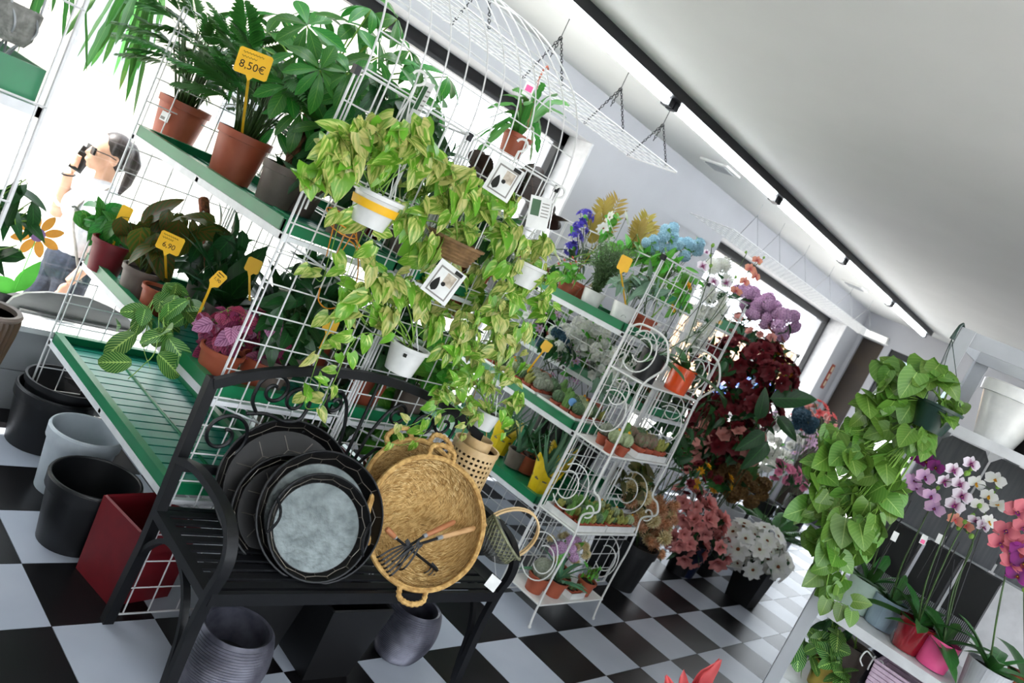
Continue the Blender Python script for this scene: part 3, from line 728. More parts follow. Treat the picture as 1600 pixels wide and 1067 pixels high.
# ------------------------------------------------------------------ bamboo lattice lantern and willow basket
c = at(712, 764, Y=.235); H = .20; r = .098
t = thing('bamboo_lantern', 'pale bamboo lattice cylinder hung above the straw basket', 'lantern', c)
for sx in (-1, 1): MB().tube([c+V((sx*r*.9, .02, H)), (c.x+sx*.02, .365, c.z+H+.26)], .002, 4).build('cord', M['rope'], t)
for k in range(28):
    a = 2*pi*k/28; qq = Matrix.Rotation(a, 3, 'Z')
    MB().box(c+qq @ V((r, 0, H/2)), (.0022, .0105, H), qq).build('upright_strip', M['bamboo'], t, False)
for k in range(9):
    z = .012+k*(H-.024)/8; ring = MB()
    ring.lathe([(r-.004, z-.006), (r+.001, z-.006), (r+.001, z+.006), (r-.004, z+.006), (r-.004, z-.006)], c, 40); ring.build('hoop', M['bamboo'], t)
MB().lathe([(r-.006, H-.006), (r+.004, H-.006), (r+.004, H+.014), (r-.006, H+.014), (r-.006, H-.006)], c, 40).build('top_ring', M['bamboo'], t)
MB().lathe([(.055, H+.0), (.058, H+.0), (.058, H+.045), (.055, H+.045), (.055, H)], c, 32).build('collar', M['bamboo'], t)
MB().lathe([(.0001, .003), (r-.005, .003), (r-.005, .0), (.0001, 0)], c, 32).build('base', M['bamboo'], t)
def willow(x, y, Yc, n, rx, dep, label, hoopn=1):
    c = at(x, y, Y=Yc); q = facing(n); t = thing('willow_basket', label, 'basket', c, 'willow baskets on the bench')
    for m_, nm, zz, sgn in (('gwick', 'upper_weave', (0, .55), 1), ('gwick2', 'lower_weave', (.5, 1), -1)):
        mb = MB()
        for k in range(30):
            a = 2*pi*k/30
            for s2 in (-1, 1):
                pts = [c+q @ V(((rx*math.sqrt(max(0, 1-(f*.97)**2))+.001*s2)*math.cos(a+s2*(f-zz[0])*.9), (rx*math.sqrt(max(0, 1-(f*.97)**2))+.001*s2)*math.sin(a+s2*(f-zz[0])*.9), -dep*f)) for f in [zz[0]+(zz[1]-zz[0])*i/5 for i in range(6)]]
                mb.tube(pts, .0028, 4)
        o = mb.build(nm, M[m_], t); o['kind'] = 'stuff'
    MB().lathe([(rx*.97*math.sqrt(max(0, 1-(f*.97)**2)), -dep*f) for f in [i/8 for i in range(9)]], c, 28, q).build('lining', M['gwick2'], t)
    MB().tube([c+q @ V((rx*math.cos(a), rx*math.sin(a), 0)) for a in [k*pi/16 for k in range(32)]], .006, 6, True).build('rim', M['gwick'], t)
    for h_ in range(2):
        hp = [c+q @ V((.012*h_, rx*math.cos(a)+(.004*h_), rx*1.35*math.sin(a))) for a in [k*pi/16 for k in range(17)]]
        MB().tube(hp, .0045, 6).build('hoop_handle', M['bamboo'], t)
    return c, q, t
wc, wq, wt_ = willow(792, 838, -.13, (.45, -.35, .8), .098, .105, 'green-grey willow basket with looped handle at the bench end')
p = at(770, 911, Y=-.25)
t = thing('swing_tag', 'blank white swing tag hanging from the willow basket', 'tag', p); MB().box(p, (.045, .05, .0015), facing((-.6, -.7, .35)) @ Matrix.Rotation(-.3, 3, 'Z')).build('tag_card', M['card'], t, False)
MB().tube([p+V((.004, 0, .022)), p+V((.02, .06, .075))], .0008, 4).build('thread', M['card'], t)
# ------------------------------------------------------------------ tubs and planters on the floor
def bucket(x, y, rb, rtp, h, m, label, name='bucket', group='tubs on the floor by the rack', ribs=0, amp=0, rim=True):
    c = at(x, y, Z=0); t = thing(name, label, 'bucket', c, group)
    w_ = .006
    prof = [(.0001, 0), (rb, 0), (rb+(rtp-rb)*.86, h*.82)]+([(rtp+.004, h*.82), (rtp+.007, h*.985)] if rim else [])+[(rtp+.004, h), (rtp-w_, h), (rtp-w_-.002, h*.8), (rb-w_, w_), (.0001, w_)]
    MB().lathe(prof, c, 40).build('tub_body', m, t)
    if rim: MB().tube([c+V((rtp*math.cos(a), rtp*math.sin(a), h)) for a in [k*pi/20 for k in range(40)]], .006, 6, True).build('rim', m, t)
    return c
M['wbucket'] = mat('white_bucket_plastic', 'b9c0c6', .45, c2='b0b8be')
c0 = bucket(62, 690, .135, .165, .25, M['bucket_b'], 'pair-stacked black tub in the corner under the window')
t = thing('bucket', 'black tub nested inside the corner tub', 'bucket', c0+V((.015, .01, .03)), 'tubs on the floor by the rack')
MB().lathe([(.0001, 0), (.12, 0), (.15, .235), (.16, .235), (.162, .262), (.152, .262), (.148, .24), (.112, .008), (.0001, .008)], c0+V((.015, .01, .03)), 40).build('tub_body', M['bucket_b'], t)
bucket(100, 762, .11, .135, .26, M['wbucket'], 'white plastic bucket between the black tubs')
bucket(112, 842, .12, .155, .25, M['bucket_b'], 'black tub standing in front of the white bucket')
# square planters
def square_planter(corner, w_, h, taper, rz, m, label, wall=.012):
    c = V(corner); t = thing('square_planter', label, 'planter', c, 'square planters under the bench'); q = Matrix.Rotation(rz, 3, 'Z')
    def ring(s, z): return [c+q @ V((sx*s/2, sy*s/2, z)) for sx, sy in ((-1, -1), (1, -1), (1, 1), (-1, 1))]
    L0, L1 = w_*taper, w_
    rs = [ring(L0, 0), ring(L1, h), ring(L1-2*wall, h), ring(L0-2*wall, wall)]
    vs = [p for r_ in rs for p in r_]
    fs = [(3, 2, 1, 0)]+[(4*i+j, 4*i+(j+1) % 4, 4*i+4+(j+1) % 4, 4*i+4+j) for i in range(3) for j in range(4)]+[(12, 13, 14, 15)]
    MB().add(vs, fs).build('planter_body', m, t, False)
    mb = MB()
    for i in range(4): a, b = ring(L1-wall, h)[i], ring(L1-wall, h)[(i+1) % 4]; mb.tube([a, b], .005, 4)
    mb.build('lip', m, t, False)
a, b = at(170, 948, Z=0), at(118, 887, Z=0)
sq = (a-b).length; ang = math.atan2((b-a).y, (b-a).x)
side = V((-(b-a).y, (b-a).x, 0)).normalized(); side = side if side.x > 0 else -side
square_planter((a+b)/2+side*sq/2, sq*1.05, .285, .95, ang, M['redpl'], 'dark red square planter by the left end of the bench')
a = at(550, 1061, Z=0)
square_planter(a+V((-.10, .12, 0)), .265, .30, .72, math.radians(-4), M['blackpl'], 'matt black tapered square planter under the middle of the bench')
square_planter(a+V((-.35, .26, 0)), .25, .33, .75, math.radians(-4), M['blackpl'], 'second black tapered planter half hidden behind the first')
def globe_pot(x, y, r, h, label):
    c = at(x, y, Z=0); t = thing('ribbed_pot', label, 'pot', c, 'ribbed globe pots under the bench')
    n = 56; prof = [(.0001, 0), (r*.62, 0)]
    for k in range(n+1):
        f = k/n; rr = r*(.62+.38*math.sin(pi*(.02+f*.80))**.8); prof.append((rr+(.0022 if k % 2 else -.0014), .004+f*(h-.01)))
    prof += [(prof[-1][0]-.006, h), (prof[-1][0]-.014, h-.004), (r*.8, h*.6), (r*.55, .015), (.0001, .015)]
    MB().lathe(prof, c, 40).build('pot_body', [M['ribdark']], t, sharp=60)
    MB().lathe([(.0001, h*.5), (r*.8, h*.5), (r*.8, h*.49)], c, 30).build('liner', M['dark'], t)
globe_pot(325, 1083, .135, .245, 'silver-grey ribbed globe pot under the left of the bench')
globe_pot(615, 1020, .125, .225, 'dark ribbed globe pot under the right of the bench')
# brown grooved planter cut by the left edge
c = at(-66, 612, Y=.75); r = .085; h = .27
t = thing('grooved_planter', 'brown grooved planter cut off by the left edge of the frame', 'planter', c)
prof = [(.0001, 0), (r*.6, 0), (r*.85, h*.35), (r, h*.8), (r*1.02, h*.95), (r*.98, h), (r*.82, h), (r*.82, h*.9), (r*.5, .02), (.0001, .02)]
MB().lathe(prof, c, 96, None, 32, .02).build('planter_body', M['brownrib'], t)
MB().lathe([(r*.80, h-.004), (r*1.0, h-.004), (r*1.04, h+.004), (r*.98, h+.012), (r*.82, h+.010), (r*.80, h-.004)], c, 40).build('rim', M['taupe'], t)
# plinth that carries it
t = thing('plinth', 'tall plain plinth under the brown grooved planter, out of view', 'plinth', (c.x, c.y, 0))
MB().b2((c.x-.09, c.y-.09, 0), (c.x+.09, c.y+.09, c.z-.001)).build('plinth_body', M['wall'], t, False)
MB().b2((c.x-.1, c.y-.1, 0), (c.x+.1, c.y+.1, .03)).build('plinth_foot', M['wall'], t, False)
# ------------------------------------------------------------------ plant kit
LMAT = {
    'pothos': leaf_mat('pothos_leaf', '70a22c', 'ebeb90', 'pothos', .28, .28, .3),
    'philo': leaf_mat('philodendron_leaf', '5a842e', '9cb862', 'plain', .34, .22, .25),
    'pachira': leaf_mat('pachira_leaf', '2f7a2a', '76ad4a', 'plain', .36, .3, .3),
    'palm': leaf_mat('palm_leaf', '2c6324', '5d8f3c', 'plain', .4, .3, .3),
    'strap': leaf_mat('strap_leaf', '3f7a33', '6d9f4c', 'plain', .4, .3, .3),
    'maranta': leaf_mat('maranta_leaf', '2f6b28', 'a9cf6f', 'maranta', .42, .25, .15),
    'begonia': leaf_mat('begonia_leaf', 'a03a60', '5c1c33', 'begonia', .5, .2, .25),
    'begonia2': leaf_mat('begonia_pink_leaf', 'c98bb0', '7d3f68', 'begonia', .5, .2, .2),
    'dark': leaf_mat('dark_leaf', '1f4a22', '3f7a38', 'plain', .35, .25, .3),
    'calathea': leaf_mat('calathea_leaf', '35521f', '6b4a20', 'begonia', .4, .3, .25),
    'quilt': leaf_mat('quilted_leaf', '3c8a34', '2c6a28', 'begonia', .35, .3, .2),
    'brown': leaf_mat('brown_leaf', '2a1c16', '4a3324', 'plain', .4, .2, .2),
    'orchid': leaf_mat('orchid_leaf', '2c5a26', '4a7a3a', 'plain', .35, .1, .25),
    'blue': leaf_mat('blue_grey_leaf', '6f8f78', '8fae94', 'plain', .6, .15, .2),
    'aloe': leaf_mat('aloe_leaf', '5e8a6a', '86ab86', 'plain', .45, .05, .2),
    'bright': leaf_mat('bright_leaf', '57a334', '8cc95a', 'plain', .4, .3, .25),
    'gold': leaf_mat('dried_palm', 'a8963f', 'c4b45a', 'plain', .6, .25, .15),
    'mint': leaf_mat('rosemary_leaf', '5f7f52', '86a074', 'plain', .6, .2, .2),
    'agave': leaf_mat('agave_leaf', '3f7a5a', 'c9cf8a', 'plain', .4, .1, .2),
}
def lm(key, shape, w, droop, fold, seg=8, wave=0):
    return MB().blade(1, w, shape, droop, fold, seg, wave=wave).mesh('leaf', LMAT[key], True)
LEAF = {
    'pothos': [lm('pothos', 'heart', .66, .5, .25), lm('pothos', 'heart', .58, .25, .4), lm('pothos', 'heart', .70, .8, .15)],
    'philo': [lm('philo', 'heart', .86, .35, .12), lm('philo', 'heart', .8, .55, .22), lm('philo', 'heart', .9, .2, .1)],
    'pachira': [lm('pachira', 'obov', .36, .5, .18), lm('pachira', 'obov', .40, .25, .25), lm('pachira', 'obov', .34, .8, .12)],
    'strap': [lm('strap', 'strap', .10, 1.1, .2, 12, .25), lm('strap', 'strap', .12, .6, .2, 12, .3)],
    'maranta': [lm('maranta', 'oval', .62, .35, .12), lm('maranta', 'oval', .56, .6, .2)],
    'begonia': [lm('begonia', 'ovate', .78, .4, .2, 8, .06), lm('begonia', 'ovate', .7, .2, .25, 8, .08)],
    'begonia2': [lm('begonia2', 'ovate', .7, .35, .2, 8, .06)],
    'dark': [lm('dark', 'lance', .34, .5, .2), lm('dark', 'lance', .28, .9, .15), lm('dark', 'ovate', .42, .35, .2)],
    'calathea': [lm('calathea', 'ovate', .5, .7, .15), lm('calathea', 'ovate', .45, .4, .25)],
    'quilt': [lm('quilt', 'ovate', .5, .45, .25), lm('quilt', 'ovate', .55, .7, .2)],
    'brown': [lm('brown', 'round', .95, .3, .15), lm('brown', 'round', .8, .5, .2)],
    'orchid': [lm('orchid', 'strap', .26, .7, .35), lm('orchid', 'strap', .24, .4, .35)],
    'blue': [lm('blue', 'lance', .3, .5, .2), lm('blue', 'ovate', .4, .3, .2)],
    'aloe': [lm('aloe', 'taper', .13, -.15, .55), lm('aloe', 'taper', .12, .1, .55)],
    'bright': [lm('bright', 'ovate', .55, .4, .2), lm('bright', 'ovate', .48, .2, .25)],
    'mint': [lm('mint', 'lance', .16, .2, .2, 4)],
    'agave': [lm('agave', 'strap', .14, .8, .45), lm('agave', 'strap', .13, .4, .45)],
}
def unit(v): return v.normalized() if v.length > 1e-9 else V((0, 0, 1))
def blob(x, y, rpx, n, **kw):
    c = at(x, y, **kw); return (c, px(rpx, c), n)
FRONT = V((-.35, -.85, .35))
def cluster(root, base, blobs, kind, size, part='leaf', front=FRONT, hang=.5, stem='stem', stem_r=.0018, nrm=.6, pet=True, face=None):
    """leaves on the outside of ellipsoidal clumps, each on its own stalk from the pot"""
    st = MB(); base = V(base); front = unit(V(front))
    for c, r, n in blobs:
        for i in range(n):
            d = unit(rv()); d = unit(d+front*.45); p = c+d*r*R.uniform(.35, 1.0)
            s = size*R.uniform(.65, 1.2)
            tip = unit(d*.55+V((0, 0, -hang))+rv(.35)); nr = unit(d*.5+front*nrm+V((0, 0, .35))+rv(.28))
            b = p-tip*s*.5
            inst(part, R.choice(LEAF[kind]), root, b, frame(tip, nr), s)
            if pet:
                q = c.lerp(b, .3)+V((0, 0, .02)); st.tube([base.lerp(c, R.uniform(.6, 1))+rv(.004), q.lerp(b, .5)+V((0, 0, .012)), b], stem_r, 3)
        if pet: st.tube(arc_pts(base+rv(.01), c, -.03, 5), stem_r*1.6, 4)
    if pet and st.v: st.build('stems', M[stem], root, sharp=False)
def vine(root, pts, n, size, kind='pothos', r=.0022, stem='stem', front=FRONT, taper=.35):
    P_ = spline(pts, 6); MB().tube(P_, [r*(1-.5*i/len(P_)) for i in range(len(P_))], 4).build('vine', M[stem], root, sharp=False)
    for i in range(n):
        f = (i+.6)/n; k = min(len(P_)-2, int(f*(len(P_)-1))); p = P_[k]; d = unit(P_[k+1]-P_[k])
        s = size*(1-taper*f)*R.uniform(.8, 1.15); sd = unit(d.cross(V(front)))*(1 if i % 2 else -1)
        tip = unit(sd*.8+V((0, 0, -.55))+d*.3+rv(.2)); b = p+sd*s*.25+V((0, 0, .01))
        inst('leaf', R.choice(LEAF[kind]), root, b, frame(tip, unit(V(front)+V((0, 0, .3))+rv(.3))), s)
def rosette(root, c, kind, n, size, el=(15, 75), r0=.01, part='leaf', spread=1.0, lift=0, az0=None, azr=2*math.pi):
    for i in range(n):
        az = (az0 if az0 is not None else 0)+(i*2.39996 if azr > 6 else R.uniform(-azr/2, azr/2))+R.uniform(-.2, .2); e = math.radians(R.uniform(*el))
        d = V((math.cos(az)*math.cos(e), math.sin(az)*math.cos(e), math.sin(e)))
        nr = V((-math.cos(az)*math.sin(e), -math.sin(az)*math.sin(e), math.cos(e)))
        inst(part, R.choice(LEAF[kind]), root, V(c)+V((d.x, d.y, 0))*r0+V((0, 0, lift*R.random())), frame(d, nr+rv(.12)), size*R.uniform(.7, 1.15))
def stalks(root, c, kind, n, size, h, rad, el=(0, 40), stem='stem', sr=.002, part='leaf'):
    """leaves at the ends of upright arching stalks"""
    st = MB(); c = V(c)
    for i in range(n):
        az = i*2.39996+R.uniform(-.3, .3); rr = rad*math.sqrt((i+.7)/n); hh = h*R.uniform(.55, 1.05)*(1-.35*rr/max(rad, 1e-6))
        p = c+V((math.cos(az)*rr, math.sin(az)*rr, hh)); st.tube([c+rv(.006), c.lerp(p, .55)+V((0, 0, hh*.18)), p], sr, 4)
        e = math.radians(R.uniform(*el)); d = V((math.cos(az)*math.cos(e), math.sin(az)*math.cos(e), math.sin(e)-.25))
        inst(part, R.choice(LEAF[kind]), root, p, frame(unit(d+rv(.15)), unit(V((0, 0, 1))+FRONT*.5+rv(.2))), size*R.uniform(.7, 1.15))
    st.build('stems', M[stem], root, sharp=False)
def pot(root, c, rb, rt_, h, m, rim=.18, out=.004, soil=True, ribs=0, amp=0, name='pot', n=32):
    c = V(c); w_ = max(.003, rt_*.05)
    prof = [(.0001, 0), (rb, 0)]
    if rim: prof += [(rb+(rt_-rb)*(1-rim), h*(1-rim)), (rt_+out, h*(1-rim)+.001), (rt_+out*1.4, h)]
    else: prof += [(rb+(rt_-rb)*.33, h*.33), (rb+(rt_-rb)*.66, h*.66), (rt_, h)]
    prof += [(rt_-w_, h), (rt_-w_*1.3, h*.86), (.0001, h*.855)]
    po_ = MB().lathe(prof, c, 96 if ribs else n, None, ribs, amp).build(name, M[m] if isinstance(m, str) else m, root)
    if soil: MB().lathe([(.0001, h*.885), (rt_*.6, h*.88), (rt_-w_*1.25, h*.87), (rt_-w_*1.25, h*.86)], c, 20).build('soil', M['soil'], po_)
    return c+V((0, 0, h*.88))
def text_mesh(body, size, m):
    cu = bpy.data.curves.new('lettering', 'FONT'); cu.body = body; cu.size = size; cu.extrude = .0002; cu.align_x = 'CENTER'; cu.align_y = 'CENTER'; cu.resolution_u = 3
    o = bpy.data.objects.new('lettering', cu); COL.objects.link(o); bpy.context.view_layer.update()
    me = bpy.data.meshes.new_from_object(o.evaluated_get(bpy.context.evaluated_depsgraph_get())); bpy.data.objects.remove(o); me.name = 'lettering'
    me.materials.clear(); me.materials.append(M[m]); return me
def price_tag(x, y, base, Yp, label, lines=(), w_=.075, h=.055, nrm=(-.55, -.75, .2), tilt=0, kw=None):
    """yellow plastic price tag on a stake pushed into the pot at base"""
    c = at(x, y, **(kw or dict(Y=Yp))); base = V(base); t = thing('price_tag', label, 'price tag', base, 'yellow price tags')
    q = facing(nrm) @ Matrix.Rotation(tilt, 3, 'Z')
    o = [(-w_/2+.006, -h/2), (-.012, -h/2), (0, -h/2-.018), (.012, -h/2), (w_/2-.006, -h/2), (w_/2, -h/2+.006), (w_/2, h/2-.006), (w_/2-.006, h/2), (-w_/2+.006, h/2), (-w_/2, h/2-.006), (-w_/2, -h/2+.006)]
    pl = MB().prism(o, .0022, c, q).build('tag_plate', M['yellow'], t, False)
    lo = c+q @ V((0, -h/2-.008, 0)); d = (base-lo)
    flat(MB(), [lo, lo.lerp(base, .5), base], .009, .003, q @ V((1, 0, 0))).build('stake', M['yellow'], t, False)
    for k in range(len(lines) and 2):   # two lines of handwriting above the price
        mb = MB(); mb.tube([c+q @ V((-w_*.38+w_*.03*i, h*(.34-.17*k)+.003*math.sin(i*2.1+k), .0016)) for i in range(22-6*k)], .0007, 4); mb.build('handwriting', M['ink'], pl)
    for k, (s, sz, oy) in enumerate(lines): inst('lettering', text_mesh(s, sz, 'ink'), pl, c+q @ V((0, oy, .0014)), q)
    return t
def hanger(root, c, r, h, x, y, m='whitepot', hook_r=.022, kw=None, n=3, straps=.0022):
    """pot hanger: straps from the rim to a hook"""
    top = at(x, y, **kw); mb = MB()
    for k in range(n):
        a = 2*pi*k/n+.5; mb.tube([V(c)+V((r*math.cos(a), r*math.sin(a), h)), top-V((0, 0, .045))], straps, 4)
    mb.build('straps', M[m], root)
    q = facing((-.6, -.8, 0))
    hk = [top+V((0, 0, -.055)), top+V((0, 0, -.035)), top+V((0, 0, -.012))]+[top+V((0, 0, hook_r*.6))+q @ V((hook_r*math.cos(a), hook_r*math.sin(a), 0)) for a in [(-.35+k*.16)*pi for k in range(9)]]
    MB().tube(hk, [.006, .0055]+[.005]*(len(hk)-2), 8).build('hook', M[m], root)
def card(x, y, w_, h, nrm, tilt, label, kw, plain=False):
    c = at(x, y, **kw); q = facing(nrm) @ Matrix.Rotation(tilt, 3, 'Z'); t = thing('plant_card', label, 'card', c, 'printed plant cards')
    sh = MB().box(c, (w_, h, .001), q).build('card_sheet', M['card'], t, False)
    f = lambda x0, y0, x1, y1, m, nm, z=.0009: MB().box(c+q @ V(((x0+x1)/2*w_, (y0+y1)/2*h, z)), (abs(x1-x0)*w_, abs(y1-y0)*h, .0006), q).build(nm, M[m], sh, False)
    if plain: f(-.4, -.1, .0, .4, 'dgreen', 'picture'); [f(.08, .3-k*.1, .42, .33-k*.1, 'cardg', 'text_line') for k in range(5)]; return t
    f(-.38, -.42, .38, .36, 'cardg', 'picture_frame'); f(-.33, -.38, .33, .31, 'card', 'picture_ground', .0013); f(-.05, -.05, .3, .28, 'cardp', 'picture', .0017)
    MB().blade(h*.42, h*.2, 'ovate', 0, 0, 6, c+q @ V((-.2*w_, -.36*h, .0019)), q).build('printed_leaf', M['ink'], sh)
    MB().lathe([(.0001, .0018), (h*.06, .0018), (h*.06, .0022), (.0001, .0022)], c+q @ V((.02*w_, -.05*h, 0)), 16, q).build('logo_disc', M['ink'], sh)
    f(.12, .36, .4, .46, 'ink', 'title_bar', .0019)
    return t
# ------------------------------------------------------------------ arched rack, top shelf
zt = LA[0]+.01
def palm_frond(n=15, L_=1.0):
    mb = MB(); R2 = random.Random(n)
    rach = [V((0, L_*t, -.35*L_*t*t)) for t in [i/10 for i in range(11)]]
    mb.tube(rach, [.006*(1-.8*i/10) for i in range(11)], 4)
    for i in range(n):
        t = .28+.72*i/n; p = V((0, L_*t, -.35*L_*t*t)); l = .34*L_*math.sin(math.pi*min(1, .2+t*.75))**.7
        for s in (-1, 1):
            d = unit(V((s*.8, .75, -.1-.2*t+R2.uniform(-.12, .12)))); mb.blade(l, .062*L_, 'lance', .5, .2, 4, p, frame(d, V((0, 0, 1))), cols=(-1, 0, 1))
    return mb.mesh('frond', LMAT['palm'], True)
FROND = [palm_frond(15), palm_frond(13), palm_frond(17)]
def palm(x, y, rt_, h, label, n=26, H=.42, soilm='terra'):
    c = at(x, y, Z=zt); t = thing('potted_palm', label, 'potted palm', c, 'potted palms on the top shelf')
    s = pot(t, c, rt_*.78, rt_, h, soilm, .16, .004); st = MB()
    for i in range(n):
        az = i*2.39996; rr = rt_*.45*math.sqrt(R.random()); b = s+V((rr*math.cos(az), rr*math.sin(az), 0))
        e = math.radians(R.uniform(66, 89)); ln = H*R.uniform(.18, .75); d = V((math.cos(az)*math.cos(e), math.sin(az)*math.cos(e), math.sin(e))); p = b+d*ln
        st.tube([b, b.lerp(p, .5)+V((0, 0, .01)), p], .0032, 5)
        e2 = math.radians(R.uniform(5, 65)); d2 = V((math.cos(az)*math.cos(e2), math.sin(az)*math.cos(e2), math.sin(e2)))
        inst('frond', R.choice(FROND), t, p, frame(d2, unit(V((0, 0, 1))+rv(.3))), R.uniform(.17, .30))
    st.build('canes', M['stemd'], t, sharp=False)
    return t, c, s
t, c, s = palm(266, 224, .105, .185, 'leafy palm in a terracotta pot with a white sticker, far end of the top shelf', 64, .46)
q = facing((-.9, -.42, .05)); a = c+V((-.85, -.5, 0)).normalized()*.0985+V((0, 0, .1)); MB().box(a, (.045, .04, .002), q).build('sticker', M['card'], t, False); MB().box(a+q @ V((-.008, -.008, .0015)), (.022, .012, .001), q).build('barcode', M['cardg'], t, False)
t2, c2, s2 = palm(356, 280, .102, .19, 'palm in a terracotta pot beside the money tree on the top shelf', 60, .46)
price_tag(396, 100, s2+V((-.03, -.03, 0)), None, 'large yellow price tag on a tall stake in the palm pot', (('8,50€', .036, -.012),), .11, .085, (-.6, -.75, .15), .1, dict(X=-1.84))
c = V((-1.40, 1.02, zt)); t = thing('potted_palm', 'small terracotta pot of palm shoots behind the money tree', 'potted palm', c, 'potted palms on the top shelf'); s = pot(t, c, .06, .075, .13, 'terra')
for i in range(8): inst('frond', FROND[i % 3], t, s, frame(V((math.cos(i*2.4)*.4, math.sin(i*2.4)*.4, 1)), V((math.cos(i*2.4), math.sin(i*2.4), .4))), .3)
# money tree
c = at(424, 318, Z=zt); t = thing('money_tree', 'money tree with braided trunk and big fingered leaves in a taupe pot', 'potted tree', c)
s = pot(t, c, .066, .082, .15, 'taupe', .2, .003)
tp = s+V((.03, .05, .30))
for k in range(3):
    MB().tube([s.lerp(tp, i/16)+V((math.cos(k*2.094+i*.75)*.013, math.sin(k*2.094+i*.75)*.013, 0)) for i in range(17)], .0095, 7).build('trunk', M['bark'], t)
st = MB()
def whorl(p, d, size, n=6, root=t):
    d = unit(V(d)); u_ = unit(d.orthogonal()); v_ = d.cross(u_); a0 = R.random()*6
    for k in range(n):
        a = a0+2*pi*k/n; o = u_*math.cos(a)+v_*math.sin(a); tip = unit(o+d*.05+V((0, 0, -.32)))
        inst('leaf', R.choice(LEAF['pachira']), root, p+o*.008, frame(tip, unit(d+V((0, 0, .3)))), size*R.uniform(.75, 1.1))
for x, y, Xp in ((385, 20, -1.55), (440, 25, -1.5), (500, 20, -1.45), (555, 40, -1.4), (410, 75, -1.62), (465, 85, -1.6), (525, 85, -1.5), (590, 60, -1.35), (450, 135, -1.62), (500, 110, -1.66), (545, 150, -1.5), (600, 120, -1.3), (640, 80, -1.2), (650, 150, -1.25), (470, 175, -1.55), (510, 200, -1.5), (560, 205, -1.35), (610, 185, -1.2), (390, 110, -1.5), (430, 200, -1.45), (660, 110, -1.15), (480, 40, -1.66), (690, 170, -1.1), (630, 215, -1.15), (590, 90, -1.45), (570, 175, -1.42), (600, 235, -1.2), (660, 190, -1.05), (700, 120, -1.0), (620, 30, -1.3), (580, 15, -1.45), (545, 115, -1.58), (660, 235, -1.05)):
    p = at(x, y, X=Xp); d = unit(p-tp+V((0, 0, .15))+FRONT*.35)
    st.tube([tp, tp.lerp(p, .5)+V((0, 0, .03)), p], .0032, 5); whorl(p, d+rv(.2), px(62, p), R.choice((5, 6, 7)))
st.build('branches', M['stem'], t, sharp=False)
# strap-leaved hanging plants at the upper left
def strap_hanger(x, y, kw, label, ends, potm, leafL=.4):
    c = at(x, y, **kw); t = thing('hanging_cactus', label, 'hanging plant', c, 'strap-leaved hanging plants')
    s = pot(t, c, .055, .075, .11, potm, .2)
    for ex, ey, ekw in ends:
        e = at(ex, ey, **ekw); pts = spline([s, s.lerp(e, .35)+V((0, 0, .11)), s.lerp(e, .75)+V((0, 0, .06)), e], 5); mb = MB()
        w_ = R.uniform(.013, .021); f = unit((e-s).cross(V((0, 0, 1)))+rv(.3)); vs = []; uv = []
        for i, p in enumerate(pts):
            k = i/(len(pts)-1); ww = w_*(.5+.5*min(1, k*4))*(1 if k < .85 else (1-k)/.15+.05)*(1+.22*math.sin(i*2.4))
            vs += [p-f*ww, p+V((0, 0, .003)), p+f*ww]; uv += [(0, k), (.5, k), (1, k)]
        mb.add(vs, [(3*i+j, 3*i+j+1, 3*i+4+j, 3*i+3+j) for i in range(len(pts)-1) for j in range(2)], uv); mb.build('strap_leaf', LMAT['strap'], t, sharp=False)
    return t, c, s
kx = dict(X=-1.7)
ends = [(x, y, dict(X=xx)) for x, y, xx in ((208, 182, -1.72), (142, 104, -1.85), (177, 118, -1.7), (186, 142, -1.6), (200, 128, -1.75), (130, 112, -1.95), (152, 82, -1.9), (222, 60, -1.6), (165, 42, -1.95), (250, 40, -1.5), (98, 60, -2.0), (190, 95, -1.8), (160, 100, -1.7), (215, 110, -1.66), (180, 70, -1.9), (120, 90, -1.95), (196, 160, -1.74), (240, 75, -1.62), (140, 60, -1.8))]
t, c, s = strap_hanger(232, -62, kx, 'strap-leaved cactus hanging over the top left of the arched rack', ends, 'dkgreenpl')
MB().tube([s+V((.06, 0, 0)), (c.x, c.y, ZC), s+V((-.06, 0, 0))], .003, 5).build('straps', M['dkgreenpl'], t)
ends = [(x, y, dict(Y=yy)) for x, y, yy in ((62, 78, .9), (97, 62, .95), (25, 90, .85), (45, 50, .9), (110, 30, 1.0), (135, 112, 1.05), (80, 20, .9))]
t, c, s = strap_hanger(62, -78, dict(Y=.95), 'dark strap-leaved plant hanging at the upper left corner', ends, 'dkgreenpl')
MB().tube([s+V((.06, 0, 0)), (c.x, c.y, ZC), s+V((-.06, 0, 0))], .003, 5).build('straps', M['dkgreenpl'], t)
# grey knotted planter in a rope hanger at the very corner
c = at(8, 62, Y=.5); t = thing('hanging_planter', 'grey stone-like planter in a knotted rope hanger at the upper left edge', 'hanging planter', c)
MB().lathe([(.0001, 0), (.04, 0), (.052, .02), (.056, .085), (.05, .09), (.045, .08), (.0001, .07)], c, 20).build('pot', mat('grey_stone', '8f8f8a', .9, c2='6f6f6a', scale=60, bump=.8), t)
mb = MB()
for k in range(6): a = k*pi/3; mb.tube(spline([c+V((.05*math.cos(a), .05*math.sin(a), .09)), c+V((.057*math.cos(a+.4), .057*math.sin(a+.4), .04)), c+V((.02*math.cos(a), .02*math.sin(a), -.02)), c+V((.004*math.cos(a), .004*math.sin(a), -.10)), c+V((.012*math.cos(a), .012*math.sin(a), -.22))], 5), .003, 5)
for k in range(3): a = k*2*pi/3; mb.tube([c+V((.05*math.cos(a), .05*math.sin(a), .085)), (c.x, c.y, ZC)], .003, 5)
mb.build('rope', M['steel'], t)
